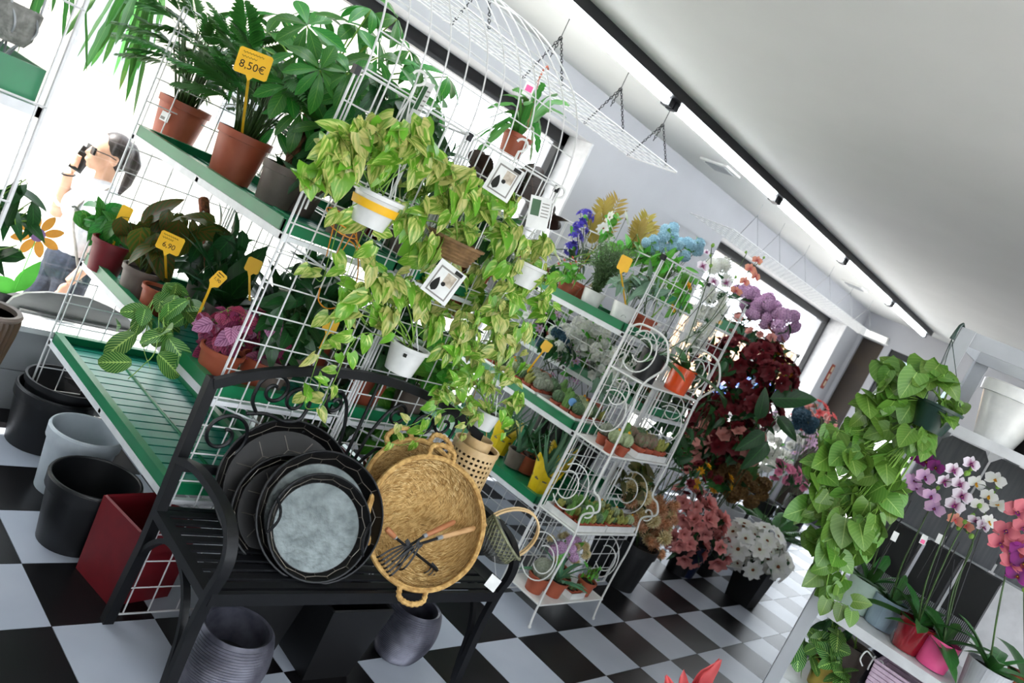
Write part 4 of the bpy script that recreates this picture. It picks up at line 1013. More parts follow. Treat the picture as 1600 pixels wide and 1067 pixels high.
# dark plant on the cut-off rack
c = at(-60, 505, Z=.83); c = V((-2.64, .62, .81)); t = thing('potted_plant', 'dark-leaved plant reaching in from the cut-off rack at left', 'potted plant', c); s = pot(t, c, .06, .08, .13, 'taupe')
cluster(t, s, [blob(25, 300, 22, 3, Y=.55), blob(10, 345, 30, 5, Y=.55), blob(45, 345, 18, 3, Y=.55), blob(5, 400, 22, 4, Y=.55), blob(-30, 330, 40, 6, Y=.55)], 'dark', .12)
# ------------------------------------------------------------------ arched rack, middle shelf
zm = LA[1]+.01
def potted(x, y, z, rb, rt_, h, m, label, name='potted_plant', cat='potted plant', group=None, rim=.18):
    c = at(x, y, Z=z); t = thing(name, label, cat, c, group); return t, c, pot(t, c, rb, rt_, h, m, rim)
t, c, s = potted(160, 424, zm, .06, .078, .135, 'redpl', 'bright quilted-leaf plant in a dark red pot at the far end of the middle shelf')
cluster(t, s, [blob(165, 345, 34, 16, X=c.x-.02), blob(135, 345, 18, 5, X=c.x-.05), blob(185, 360, 25, 7, X=c.x)], 'quilt', .13, hang=.25)
price_tag(195, 335, s, None, 'orange-yellow tag standing in the dark red pot', (), .05, .07, (-.7, -.6, .1), 0, dict(X=c.x))
t, c, s = potted(206, 462, zm, .055, .07, .12, 'taupe', 'broad red-green leaved plant in a grey-brown pot on the middle shelf')
cluster(t, s, [blob(215, 365, 32, 8, X=c.x), blob(255, 350, 40, 10, X=c.x+.1), blob(300, 365, 42, 10, X=c.x+.15), blob(235, 400, 35, 9, X=c.x)], 'calathea', .17, stem='stemd', hang=.35)
price_tag(266, 380, s+V((.06, -.08, .02)), None, 'yellow price tag reading 6,90 among the red-green leaves', (('6,90', .028, -.012),), .09, .07, (-.65, -.72, .15), 0, dict(X=c.x-.04))
# plant on a coir pole
c = V((-1.47, 1.08, zm)); t = thing('pole_plant', 'climbing plant on a brown coir pole at the back of the middle shelf', 'potted plant', c); s = pot(t, c, .055, .07, .12, 'taupe')
pp = at(318, 312, X=c.x)
MB().tube([s, s.lerp(pp, .5), pp], .022, 10).build('coir_pole', mat('coir', '8a4a2c', .9, c2='5f2f1a', scale=70, bump=.8), t)
cluster(t, s, [blob(290, 400, 40, 10, X=c.x), blob(340, 380, 40, 10, X=c.x), blob(330, 440, 35, 8, X=c.x-.05)], 'dark', .17, stem='stemd')
t, c, s = potted(330, 520, zm, .06, .075, .12, 'taupe', 'long-leaved dark green plant in the middle of the middle shelf')
rosette(t, s, 'dark', 16, .30, (25, 80))
t, c, s = potted(420, 545, zm, .06, .075, .12, 'blackpl', 'spreading dark plant at the back of the middle shelf near the mesh end')
rosette(t, s, 'dark', 18, .30, (20, 80))
for a, b_ in (((395, 415), (372, 480)), ((460, 445), (440, 500))):
    pass
t, c, s = potted(236, 487, zm, .05, .062, .1, 'terra', 'prayer plant with pale-veined leaves trailing over the middle shelf edge')
cluster(t, s, [blob(262, 465, 26, 8, X=-1.72), blob(285, 480, 28, 8, X=-1.72), blob(225, 500, 22, 4, X=-1.80), blob(255, 530, 26, 5, X=-1.82)], 'maranta', .105, hang=.4)
vine(t, [s, at(230, 510, X=-1.80), at(225, 545, X=-1.86), at(235, 575, X=-1.88)], 3, .125, 'maranta', taper=-.1)
vine(t, [s, at(215, 500, X=-1.82), at(195, 520, X=-1.88), at(178, 524, X=-1.9)], 2, .085, 'maranta', taper=0)
vine(t, [s, at(245, 540, X=-1.86), at(222, 572, X=-1.9), at(200, 592, X=-1.92)], 2, .12, 'maranta', taper=-.1)
price_tag(341, 436, at(303, 508, X=-1.70), None, 'small yellow tag on a slanting stake above the prayer plant', (('1,90', .016, -.004),), .04, .055, (-.6, -.75, .15), -.35, dict(X=-1.70))
for k, (x, y, l, bl) in enumerate(((332, 586, 'red and pink veined begonia in a terracotta pot near the mesh end', ((335, 512, 30, 22), (365, 500, 30, 22), (325, 545, 20, 10), (350, 535, 26, 14))), (395, 600, 'dark red begonia in a terracotta pot against the mesh panel', ((400, 505, 34, 28), (430, 535, 30, 24), (385, 545, 30, 20), (415, 560, 24, 12))))):
    t, c, s = potted(x, y, zm, .058, .072, .1, 'terra', l, 'begonia', 'potted plant', 'begonias on the middle shelf')
    Xk = c.x
    cluster(t, s, [blob(*b_, X=Xk-.01) for b_ in bl], 'begonia', .062, hang=.3)
    cluster(t, s, [blob(bl[0][0]-10, bl[0][1], 22, 5, X=Xk-.05), blob(bl[0][0]+25, bl[0][1]+15, 25, 3, X=Xk-.05)], 'begonia2', .07, hang=.3, pet=False)
# plants filling the shelves behind the mesh
fill = [(-1.40, .62, LA[1], 'dark', 'dark plant close behind the mesh panel on the middle shelf', 'taupe'), (-1.02, .55, .80, 'dark', 'leafy plant behind the right mesh panel on the far-side middle shelf', 'terra2'), (-.88, .85, .80, 'bright', 'bright leafy plant on the far-side middle shelf of the arched rack', 'terra2'),
        (-1.0, 1.2, .80, 'dark', 'deep green plant further back on the far-side middle shelf', 'taupe'), (-1.02, .6, 1.375, 'dark', 'dark green plant on the far-side top shelf behind the pothos', 'taupe'), (-.9, 1.15, 1.375, 'dark', 'bushy plant at the window end of the far-side top shelf', 'terra2'),
        (-1.0, .62, .435, 'dark', 'dark plant on the far-side bottom shelf behind the bench scrolls', 'redpl'), (-.85, .95, .435, 'bright', 'bright leafy plant on the far-side bottom shelf of the arched rack', 'taupe'), (-1.38, .95, 1.375, 'dark', 'dark bush behind the money tree on the top shelf', 'taupe')]
fill += [(-1.50, .52, LA[1], 'dark', 'dark spreading plant at the near corner of the middle shelf behind the mesh', 'taupe'), (-.80, .5, 1.375, 'dark', 'dark green plant at the near corner of the far-side top shelf', 'terra2'), (-.80, .52, .80, 'bright', 'bright plant at the near corner of the far-side middle shelf', 'taupe'), (-1.08, .9, 1.375, 'bright', 'bright plant in the middle of the far-side top shelf', 'redpl'),
         (-1.1, .85, .80, 'dark', 'deep green plant in the middle of the far-side middle shelf', 'terra2'), (-.8, .5, .435, 'bright', 'bright plant at the near corner of the far-side bottom shelf', 'terra2'), (-1.1, .9, .435, 'dark', 'dark plant in the middle of the far-side bottom shelf', 'taupe'), (-1.0, 1.3, .435, 'dark', 'dark plant at the window end of the far-side bottom shelf', 'taupe'), (-.85, 1.4, .80, 'dark', 'dark plant at the window end of the far-side middle shelf', 'taupe'), (-1.42, .56, 1.375, 'dark', 'low dark plant at the near corner of the top shelf behind the mesh', 'taupe'), (-1.35, 1.4, LA[1], 'dark', 'dark plant in the far corner of the middle shelf', 'taupe')]
for x, y, z, k, l, m in fill:
    c = V((x, y, z+.01)); t = thing('potted_plant', l, 'potted plant', c, 'plants filling the rack behind the mesh'); s = pot(t, c, .06, .075, .12, m)
    cluster(t, s, [(s+V((0, 0, .17)), .14, 20), (s+V((-.07, -.06, .09)), .10, 11), (s+V((.07, -.02, .11)), .10, 11)], k, .14, stem='stemd', hang=.25)
# bushy plants that close the view through the rack
for cpos, bl, kd, l in (((-1.1, .62, 1.385), ((590, 150, 30, 9), (630, 170, 32, 10), (670, 195, 32, 10), (610, 210, 30, 9), (650, 240, 32, 10), (690, 240, 28, 8), (560, 220, 28, 8), (600, 270, 30, 9)), 'dark', 'tall dark bush rising behind the highest pothos'), ((-1.0, .78, .81), ((610, 455, 30, 12), (650, 450, 30, 12), (690, 470, 30, 12), (630, 500, 30, 12), (670, 530, 30, 12), (600, 520, 26, 9), (720, 520, 30, 10)), 'dark', 'bushy dark plant closing the gap behind the middle white pothos pot'), ((-.86, .7, 1.385), ((640, 395, 30, 10), (700, 390, 30, 10), (760, 400, 30, 10), (610, 410, 24, 7), (800, 430, 26, 8)), 'dark', 'bushy dark plant behind the willow bowl of pothos'), ((-.95, .75, .445), ((580, 600, 30, 10), (620, 620, 30, 10), (660, 600, 30, 10), (560, 640, 26, 8), (700, 640, 26, 8)), 'bright', 'leafy plant on the bottom far-side shelf behind the bench scrolls')):
    c = V(cpos); t = thing('potted_plant', l, 'potted plant', c, 'plants filling the rack behind the mesh'); s = pot(t, c, .06, .08, .12, 'taupe')
    cluster(t, s, [blob(*b_, Y=c.y-.08) for b_ in bl], kd, .14, stem='stemd', hang=.3)
# big round brown leaves behind the arch
c = V((-.82, .80, 1.385)); t = thing('potted_plant', 'plant with large dark brown rounded leaves behind the wire arch', 'potted plant', c); s = pot(t, c, .06, .08, .13, 'taupe')
cluster(t, s, [blob(775, 262, 38, 5, Y=.8), blob(810, 300, 36, 5, Y=.8), blob(850, 340, 28, 4, Y=.8), blob(830, 275, 28, 4, Y=.8), blob(750, 300, 32, 4, Y=.8)], 'brown', .13, stem='stemd')
# strap-leaved plant in a terracotta pot hung from the ceiling grid
kw = dict(Y=1.15); c = at(795, 236, **kw)
ends = [(x, y, dict(Y=R.uniform(.95, 1.3))) for x, y in ((735, 225), (745, 195), (760, 170), (780, 150), (800, 140), (830, 140), (850, 130), (870, 150), (890, 165), (885, 185), (820, 165), (845, 215), (840, 240), (735, 250), (760, 215), (805, 155), (828, 255), (700, 240))]
t, c, s = strap_hanger(795, 242, kw, 'strap-leaved cactus in a terracotta pot hanging behind the wire arch', ends, 'terra')
tp2 = at(843, 122, **kw)
mb = MB(); [mb.tube([s+V((.07*math.cos(a), .07*math.sin(a), 0)), tp2], .002, 4) for a in (.3, 2.4, 4.5)]; mb.build('straps', M['terra'], t)
MB().tube([tp2, tp2+V((0, 0, .05)), tp2+V((.015, 0, .07)), tp2+V((.03, 0, .06))], .005, 6).build('hook', M['terra'], t)
t = thing('plant_card', 'small card with a pink flower picture hanging by the terracotta pot', 'card', tp2, 'printed plant cards'); p = at(826, 140, Y=1.1); q = facing((-.6, -.75, .1)); MB().box(p, (.05, .065, .001), q).build('card_sheet', M['card'], t, False); MB().box(p+q @ V((0, .005, .001)), (.034, .03, .001), q).build('picture', M['pinkpot'], t, False)
# ------------------------------------------------------------------ variegated pothos hung on the mesh end
YP = .22; ky = dict(Y=YP)
def hang_pot(x, y, kw, rb, rt_, h, m, label, hook=None, name='hanging_pothos', basket=False, hm='whitepot'):
    c = at(x, y, **kw); t = thing(name, label, 'hanging plant', c, 'variegated pothos on the mesh end'); s = pot(t, c, rb, rt_, h, m, .14, .005)
    if hook: hanger(t, c, rt_, h, hook[0], hook[1], hm, kw=dict(Y=.33))
    return t, c, s
t, c, s = hang_pot(572, 352, ky, .055, .078, .105, 'whitepot', 'pothos in a white pot with a yellow band, highest on the mesh', (652, 128))
MB().lathe([(.071, .052), (.0725, .052), (.0765, .078), (.075, .078), (.071, .052)], c, 32).build('yellow_band', M['yellow'], t)
cluster(t, s, [blob(*b_, Y=YP) for b_ in ((520, 228, 32, 12), (560, 215, 32, 14), (600, 215, 36, 16), (645, 225, 34, 14), (500, 275, 26, 8), (540, 265, 34, 12), (600, 260, 34, 10), (655, 260, 30, 9), (480, 285, 16, 4))], 'pothos', .098)
vine(t, [s, at(560, 350, **ky), at(590, 390, Y=.15), at(560, 430, Y=.15)], 5, .1)
vine(t, [s, at(540, 330, **ky), at(515, 400, Y=.25), at(500, 440, Y=.3), at(475, 400, Y=.3)], 5, .085)
# long dangling vine down to the bench
vine(t, [s, at(560, 380, Y=.2), at(535, 450, Y=.22), at(512, 520, Y=.25), at(490, 580, Y=.2), at(477, 635, Y=.2), at(505, 632, Y=.18), at(515, 600, Y=.18)], 14, .075, taper=.2)
t, c, s = hang_pot(700, 405, ky, .07, .1, .075, 'wicker', 'pothos in a brown willow bowl hung on the mesh', (813, 232))
mb = MB()
for k in range(6): mb.tube([c+V(((.072+.005*k+.001*(j % 2))*math.cos(j*pi/16), (.072+.005*k+.001*(j % 2))*math.sin(j*pi/16), .008+k*.012)) for j in range(32)], .0055, 5, True)
mb.build('woven_rods', M['wicker'], t)
cluster(t, s, [blob(*b_, Y=YP) for b_ in ((690, 275, 32, 12), (720, 300, 34, 15), (750, 330, 34, 15), (690, 330, 34, 13), (640, 345, 34, 12), (660, 385, 32, 11), (720, 370, 32, 12), (790, 315, 26, 8), (780, 370, 34, 13))], 'pothos', .092)
t, c, s = hang_pot(622, 580, ky, .052, .07, .105, 'whitepot', 'pothos in a plain white pot in the middle of the mesh', None)
MB().box(c+V((-.045, -.045, .075)), (.012, .012, .012), facing((-.7, -.7, 0))).build('printed_mark', M['ink'], t, False)
mb = MB(); [mb.tube([s+V((.065*math.cos(a), .065*math.sin(a), 0)), (s.x, .33, s.z+.2)], .0018, 4) for a in (.4, 2.5, 4.6)]; mb.build('straps', M['whitepot'], t)
cluster(t, s, [blob(*b_, Y=YP) for b_ in ((585, 440, 30, 8), (620, 455, 34, 13), (655, 470, 32, 12), (600, 490, 26, 7), (560, 455, 26, 6), (680, 510, 28, 9), (540, 490, 22, 4))], 'pothos', .082)
vine(t, [s, at(575, 520, **ky), at(545, 545, Y=.18), at(520, 600, Y=.15), at(505, 610, Y=.12)], 8, .075)
vine(t, [s, at(560, 480, **ky), at(530, 540, Y=.25), at(520, 560, Y=.25)], 5, .07)
t, c, s = hang_pot(812, 445, dict(Y=.2), .05, .068, .09, 'whitepot', 'pale yellow-green pothos at the right corner of the mesh', (872, 305))
cluster(t, s, [blob(*b_, Y=.2) for b_ in ((800, 385, 30, 14), (840, 395, 30, 15), (825, 430, 30, 15), (780, 425, 30, 14), (850, 440, 22, 9), (800, 470, 30, 14), (845, 480, 22, 9))], 'pothos', .075)
for pts in (((840, 440), (858, 475), (850, 510)), ((800, 470), (830, 520), (820, 570)), ((780, 470), (775, 520), (765, 560))): vine(t, [s]+[at(x, y, Y=.17) for x, y in pts], 6, .065)
t, c, s = hang_pot(752, 668, dict(Y=.2), .04, .052, .075, 'whitepot', 'dense trailing pothos in a small white pot over the bamboo lantern', None)
mb = MB(); [mb.tube([s+V((.05*math.cos(a), .05*math.sin(a), 0)), (s.x, .33, s.z+.35)], .0018, 4) for a in (.4, 2.5, 4.6)]; mb.build('straps', M['whitepot'], t)
cluster(t, s, [blob(*b_, Y=.19) for b_ in ((730, 510, 32, 17), (770, 500, 32, 17), (700, 545, 28, 15), (740, 555, 34, 20), (785, 545, 30, 16), (715, 595, 28, 16), (755, 600, 32, 18), (795, 590, 26, 13), (725, 640, 24, 12), (690, 620, 22, 9), (808, 625, 20, 8), (795, 650, 18, 6))], 'pothos', .062)
for pts in (((700, 600), (680, 640), (640, 665), (615, 660)), ((690, 640), (660, 680), (630, 695), (600, 690)), ((740, 650), (715, 690)), ((790, 640), (800, 670), (775, 680))): vine(t, [s]+[at(x, y, Y=.13) for x, y in pts], 7, .062)
t, c, s = hang_pot(690, 490, dict(Y=.5), .05, .065, .09, 'terra2', 'leafy pothos behind the mesh between the white pots', None)
mb = MB(); [mb.tube([s+V((.062*math.cos(a), .062*math.sin(a), 0)), (s.x, .38, s.z+.25)], .0018, 4) for a in (.4, 2.5, 4.6)]; mb.build('straps', M['whitepot'], t)
cluster(t, s, [blob(*b_, Y=.4) for b_ in ((700, 430, 34, 14), (750, 420, 34, 14), (780, 480, 30, 12), (740, 470, 34, 14), (660, 440, 26, 8), (690, 480, 30, 10), (800, 520, 30, 12), (650, 300, 30, 10), (770, 390, 30, 10))], 'pothos', .08)
kc = dict(Y=.14)
card(787, 281, .10, .125, (-.6, -.75, .25), -.12, 'white plant card with a printed leaf hanging by the upper right pothos', dict(Y=.16))
card(693, 441, .10, .125, (-.6, -.75, .25), -.22, 'white plant card with a printed leaf tucked in the middle of the pothos', dict(Y=.1))
card(842, 333, .085, .12, (-.5, -.8, .2), .2, 'white card with a green picture at the right corner of the mesh', dict(Y=.2), True)
card(655, 165, .035, .16, (-.9, -.4, .1), 0, 'narrow white care label hanging from the highest hook', dict(Y=.3), True)
# orange wire rings and stakes hooked on the mesh
c = at(535, 345, Y=.3); t = thing('wire_supports', 'bunch of orange wire plant supports hooked on the mesh', 'plant support', c)
for k, (x, y, rr) in enumerate(((535, 345, .05), (535, 358, .05), (530, 338, .045))):
    o = at(x, y, Y=.28); MB().tube([o+V((rr*math.cos(a), rr*.9*math.sin(a), .012*math.sin(a))) for a in [j*pi/12 for j in range(24)]], .002, 5, True).build('ring', M['orange_w'], t)
for x0, y0, x1, y1 in ((522, 350, 510, 400), (545, 350, 525, 400), (552, 365, 528, 402), (555, 340, 560, 405)): MB().tube([at(x0, y0, Y=.28), at(x1, y1, Y=.3)], .002, 5).build('wire_stake', M['orange_w'], t)
MB().tube(spline([at(x, y, Y=.31) for x, y in ((500, 450), (498, 470), (512, 482), (535, 475), (555, 445), (560, 410), (555, 385), (545, 375))], 5), .0025, 5).build('wire_loop', M['orange_w'], t)
flat(MB(), [at(556, 375, Y=.29), at(568, 395, Y=.29), at(570, 408, Y=.29)], .012, .003, V((1, 0, 0))).build('flat_hook', M['orange_w'], t)
price_tag(517, 508, at(500, 545, Y=.45), None, 'yellow tag behind the mesh below the orange wire', (), .05, .05, (-.5, -.8, .1), 0, dict(Y=.43))
price_tag(396, 415, at(390, 470, X=-1.5), None, 'yellow tag in the long dark leaves of the middle shelf', (), .055, .055, (-.6, -.75, .1), 0, dict(X=-1.52))
# ------------------------------------------------------------------ flower kit
def PM(k, c, c2=None, trans=.25): M[k] = petal_mat(k, c, c2, .3 if k in ('p_white', 'p_spot') else trans); return M[k]
for k, c, c2 in (('p_white', 'f6f6f2', 'eceee0'), ('p_pink', 'e79a96', 'b85a60'), ('p_rose', 'e88fb0', 'd0608a'), ('p_red', '6e0f1c', '3d0710'), ('p_cream', 'e3d3a4', 'b9a060'), ('p_peach', 'e3b08a', 'c08050'), ('p_lilac', 'd9b2d2', 'b98cbc'),
                 ('p_violet', '5a4fc0', '3f3494'), ('p_blue', 'b4d9e8', '93c2d6'), ('p_yellow', 'eeb020', 'c87f10'), ('p_purple', '8a1f7a', '5a0f52'), ('p_orchidpink', 'd0707a', 'a03a50'), ('p_orchidpeach', 'e09a80', 'c86a6a'), ('p_brown', '7a5a2c', '5a3f1c'), ('p_coral', 'e86a6a', 'c83a44'), ('p_salmon', 'dc9a90', 'b06a66'), ('p_spot', 'efe6ee', '8a1f6a'), ('p_steel', '3f6478', '2c4a5c')): PM(k, c, c2)
M['heart_y'] = mat('flower_heart', 'c09a20', .8); M['heart_b'] = mat('flower_heart_brown', '7a3f18', .8)
def f_petals(n, L_, W_, el, m, heart=None, shape='petal', rings=1, droop=.2, hr=.16):
    mb = MB()
    for r_ in range(rings):
        for k in range(n):
            a = 2*pi*(k+.5*(r_ % 2))/n; e = math.radians(el+r_*(80-el)/max(1, rings)); s = 1-.22*r_
            d = V((math.cos(a)*math.cos(e), math.sin(a)*math.cos(e), math.sin(e))); nr = V((-math.cos(a)*math.sin(e), -math.sin(a)*math.sin(e), math.cos(e)))
            mb.blade(L_*s, W_*s, shape, droop, .25, 4, d*.04, frame(d, nr), cols=(-1, 0, 1))
    if heart: mb.m(1).ball((0, 0, .04), (hr, hr, hr*.6), 8, 4)
    return mb.mesh('flower', [M[m]]+([M[heart]] if heart else []), True)
def f_pom(n, m, w_=.22):
    mb = MB()
    for i in range(n):
        z = 1-1.55*(i+.5)/n; r_ = math.sqrt(max(0, 1-z*z)); a = i*2.39996; d = V((r_*math.cos(a), r_*math.sin(a), z))
        mb.blade(.6, w_, 'petal', .3, .3, 2, d*.42, frame(unit(d), unit(d.orthogonal()+V((0, 0, .5)))), cols=(-1, 0, 1))
    mb.ball((0, 0, 0), .5, 8, 5); return mb.mesh('flower', M[m], True)
def f_cluster(n, m, r_=.22):
    mb = MB()
    for i in range(n):
        z = 1-1.4*(i+.5)/n; rr = math.sqrt(max(0, 1-z*z)); a = i*2.39996; d = V((rr*math.cos(a), rr*math.sin(a), z)); fr_ = frame(unit(d.orthogonal()), d)
        for k in range(4):
            q = fr_ @ Matrix.Rotation(k*pi/2+i, 3, 'Z'); mb.blade(r_*1.7, r_*1.4, 'round', -.5, .15, 3, d*(.8+.2*((i*7) % 5)/4), q, cols=(-1, 0, 1))
    mb.ball((0, 0, 0), .6, 8, 5); return mb.mesh('flower', M[m], True)
FL = {'daisy': f_petals(8, 1, .62, 14, 'p_white', 'heart_b'), 'magnolia': f_petals(6, 1, .72, 32, 'p_pink', 'heart_b', 'petal', 2), 'mumcream': f_pom(70, 'p_cream'), 'mumwhite': f_pom(70, 'p_white'), 'mumpeach': f_pom(60, 'p_peach'),
      'rosepink': f_petals(6, .9, .8, 35, 'p_rose', None, 'round', 4), 'rosewhite': f_petals(6, .9, .8, 30, 'p_white', None, 'round', 4), 'rosered': f_petals(7, .9, .6, 25, 'p_red', None, 'round', 3), 'rosesalmon': f_petals(6, .9, .8, 30, 'p_salmon', None, 'round', 4),
      'hydlilac': f_cluster(46, 'p_lilac'), 'hydblue': f_cluster(46, 'p_blue', .26), 'violet': f_petals(6, .9, .5, 25, 'p_violet', None, 'petal', 3), 'yellow': f_petals(8, .9, .4, 20, 'p_yellow', 'heart_y', 'petal', 2), 'brown': f_cluster(40, 'p_brown', .3),
      'tiny': f_cluster(26, 'p_white', .3), 'steel': f_cluster(40, 'p_steel', .3), 'coral': f_petals(6, .9, .5, 25, 'p_coral', None, 'petal', 3), 'lilacs': f_petals(7, .9, .4, 20, 'p_lilac', 'heart_y')}
def bouquet(root, base, blobs, kinds, size, leaf='dark', nleaf=4, lsize=.09, front=FRONT, part='flower', stem='stemd', up=.35):
    st = MB(); base = V(base); front = unit(V(front))
    for c, r_, n in blobs:
        for i in range(n):
            z = 1-1.5*(i+.5)/n; rr = math.sqrt(max(0, 1-z*z)); a = i*2.39996+R.random(); d = V((rr*math.cos(a), rr*math.sin(a), z))
            # turn the sunflower spiral so that its pole looks to the front
            d = V((0, 0, 1)).rotation_difference(unit(front+V((0, 0, up)))) @ d
            p = c+d*r_*R.uniform(.75, 1.02); inst(part, FL[R.choice(kinds)], root, p, frame(unit(d.orthogonal()), unit(d+front*.35+rv(.15))), size*R.uniform(.8, 1.15))
            if i % 2 == 0: st.tube([base+rv(.01), base.lerp(c, .6), p], .002, 3)
        for i in range(nleaf):
            d = unit(rv()+front*.4); p = c+d*r_*R.uniform(.5, .95); tip = unit(d+rv(.4)+V((0, 0, -.1)))
            inst('leaf', R.choice(LEAF[leaf]), root, p-tip*lsize*.3, frame(tip, unit(front+V((0, 0, .5))+rv(.3))), lsize*R.uniform(.7, 1.2))
    if st.v: st.build('stems', M[stem], root, sharp=False)
# ------------------------------------------------------------------ second rack, top shelf
zb = LB[0]+.01
def potted_at(c, rb, rt_, h, m, label, rim=.18, group=None):
    c = V(c); t = thing('potted_plant', label, 'potted plant', c, group); return t, c, pot(t, c, rb, rt_, h, m, rim)
def on(x, y, z): return at(x, y, Z=z)
t, c, s = potted_at((.34, .90, zb), .05, .062, .085, 'terra', 'red-budded green plant in a terracotta pot at the left of the second rack')
cluster(t, s, [blob(880, 425, 22, 12, Y=c.y), blob(895, 435, 18, 8, Y=c.y-.05)], 'bright', .07, hang=.2)
for i in range(6): inst('flower', FL['coral'], t, at(R.uniform(872, 905), R.uniform(395, 415), Y=c.y), frame(V((1, 0, 0)), V((-.3, -.6, .7))), .012)
t, c, s = potted_at((.34, 1.04, zb), .04, .05, .07, 'terra2', 'small terracotta pot half hidden at the left end of the second rack'); rosette(t, s, 'dark', 9, .09, (30, 80))
t, c, s = potted_at((.325, .715, zb), .046, .062, .105, 'whitepot', 'rosemary in a white paper-covered pot on the second rack', rim=0); rs = s
q = facing((-.8, -.55, 0))
mb = MB(); bl = MB()
for i in range(120):
    a = i*2.39996; tp_ = s+V((math.cos(a)*R.uniform(.02, .14), math.sin(a)*R.uniform(.02, .14), R.uniform(.14, .30))); mid = s.lerp(tp_, .5)+V((0, 0, .04)); pts = spline([s+rv(.012), mid, tp_], 4); mb.tube(pts, .0013, 3)
    for k in range(14):
        p = pts[min(len(pts)-1, 1+int(k/14*(len(pts)-1)))]; d = unit(rv()+V((0, 0, .6))); bl.blade(.03, .007, 'lance', .2, .2, 2, p, frame(d, rv()), cols=(-1, 1))
mb.build('stems', M['stemd'], t, sharp=False); o = bl.build('needles', LMAT['mint'], t, sharp=False); o['kind'] = 'stuff'
t, c, s = potted_at((.32, .50, zb), .048, .066, .115, 'whitepot', 'white paper-covered pot of grey-green leaves at the near corner of the second rack', rim=0)
cluster(t, s, [blob(985, 440, 22, 12, Y=c.y), blob(965, 445, 20, 10, Y=c.y), blob(1005, 450, 18, 8, Y=c.y+.05)], 'blue', .085, hang=.2)
MB().tube([c+V((-.05, -.035, .05+.01*math.sin(k))) + V((.006*k, -.004*k, .003*k)) for k in range(5)], .001, 4).build('printed_mark', M['ink'], t)
price_tag(976, 412, s+V((-.02, -.02, 0)), None, 'yellow fork-shaped tag with lines of writing beside the rosemary', (), .062, .075, (-.6, -.75, .15), 0, dict(Y=s.y-.03))
t, c, s = potted_at((.60, .50, zb), .05, .065, .1, 'whitepot', 'white pot behind the second rack mesh end with green leaves'); cluster(t, s, [blob(1030, 450, 28, 12, Y=.5), blob(1060, 470, 28, 12, Y=.5), blob(1075, 440, 22, 8, Y=.55)], 'bright', .085, hang=.25)
for x, y in ((1075, 447), (1050, 482)): inst('flower', FL['yellow'], t, at(x, y, Y=.45), frame(V((1, 0, 0)), V((-.4, -.7, .5))), .032)
c = V((XB+.2, 1.2, zb)); t = thing('potted_plant', 'leafy green plant at the back of the second rack top shelf', 'potted plant', c); s = pot(t, c, .05, .062, .1, 'terra2'); cluster(t, s, [blob(1000, 405, 22, 9, Y=1.0), blob(1030, 415, 22, 9, Y=.9), blob(940, 395, 20, 7, Y=1.1)], 'bright', .09, hang=.2)
for x, y, z_, bl, kd, l in ((XB+.25, .46, LB[0], ((1010, 440, 24, 12), (1025, 465, 22, 9), (995, 455, 18, 7)), 'blue', 'grey-green plant pressed against the second rack mesh end'), (XB+.35, .62, LB[0], ((1050, 425, 26, 12), (1075, 445, 24, 10), (1030, 400, 22, 9)), 'bright', 'bright leafy plant behind the second rack mesh end'), (XB+.3, .95, LB[0], ((960, 400, 26, 11), (985, 390, 24, 10), (1010, 400, 22, 8)), 'bright', 'bright leafy plant in the middle of the second rack top shelf'), (XB+.3, 1.45, LB[0], ((900, 410, 22, 9), (915, 395, 20, 8)), 'dark', 'dark leafy plant at the window end of the second rack top shelf'),
                           (XB+.8, .55, 1.1, ((1000, 560, 26, 9), (1020, 530, 24, 8), (975, 545, 24, 8)), 'dark', 'dark leafy plant on the back shelf seen through the second rack'), (XB+.8, 1.35, 1.1, ((900, 470, 26, 9), (925, 490, 24, 8), (870, 490, 22, 7)), 'bright', 'leafy plant at the window end of the second rack back shelf'), (XB+.36, 1.0, LB[1], ((880, 560, 24, 9), (905, 590, 24, 8), (860, 545, 20, 7)), 'dark', 'dark foliage plant behind the cactus trays'), (XB+.4, .62, LB[1], ((935, 600, 24, 9), (950, 630, 22, 8)), 'blue', 'grey-green plant behind the near cactus tray'),
                           (XB+.3, .75, LB[2], ((850, 700, 24, 8), (870, 720, 24, 8), (830, 690, 20, 6)), 'dark', 'dark plant behind the aloes on the bottom shelf')):
    c = V((x, y, z_+.01)); t = thing('potted_plant', l, 'potted plant', c, 'plants filling the second rack'); s = pot(t, c, .05, .065, .1, 'terra2'); cluster(t, s, [blob(*b_, Y=c.y-.02) for b_ in bl], kd, .095, stem='stemd', hang=.25)
for cpos, bl, kd, l, sz in (((1.45, .52, 0), ((1010, 610, 32, 12), (1040, 650, 34, 14), (1000, 690, 30, 12), (1055, 600, 28, 10), (1040, 720, 32, 12), (1060, 680, 28, 10)), 'dark', 'tall dark foliage plant standing behind the scroll-work stand', .15), ((1.4, .33, 0), ((985, 770, 28, 10), (1010, 765, 24, 9), (965, 745, 24, 8), (1000, 735, 22, 8)), 'calathea', 'olive-leaved plant low behind the scroll-work stand', .11), ((2.0, .60, 0), ((1110, 640, 34, 12), (1150, 660, 34, 12), (1130, 700, 30, 10), (1090, 580, 30, 10), (1130, 570, 30, 10), (1175, 620, 28, 9)), 'dark', 'dark greenery standing before the dark red bunches', .13)):
    c = V(cpos); t = thing('potted_plant', l, 'potted plant', c, 'greenery behind the stand'); s = pot(t, c, .1, .13, .3, 'blackpl'); cluster(t, s, [blob(*b_, Y=c.y) for b_ in bl], kd, sz, stem='stemd', hang=.3)
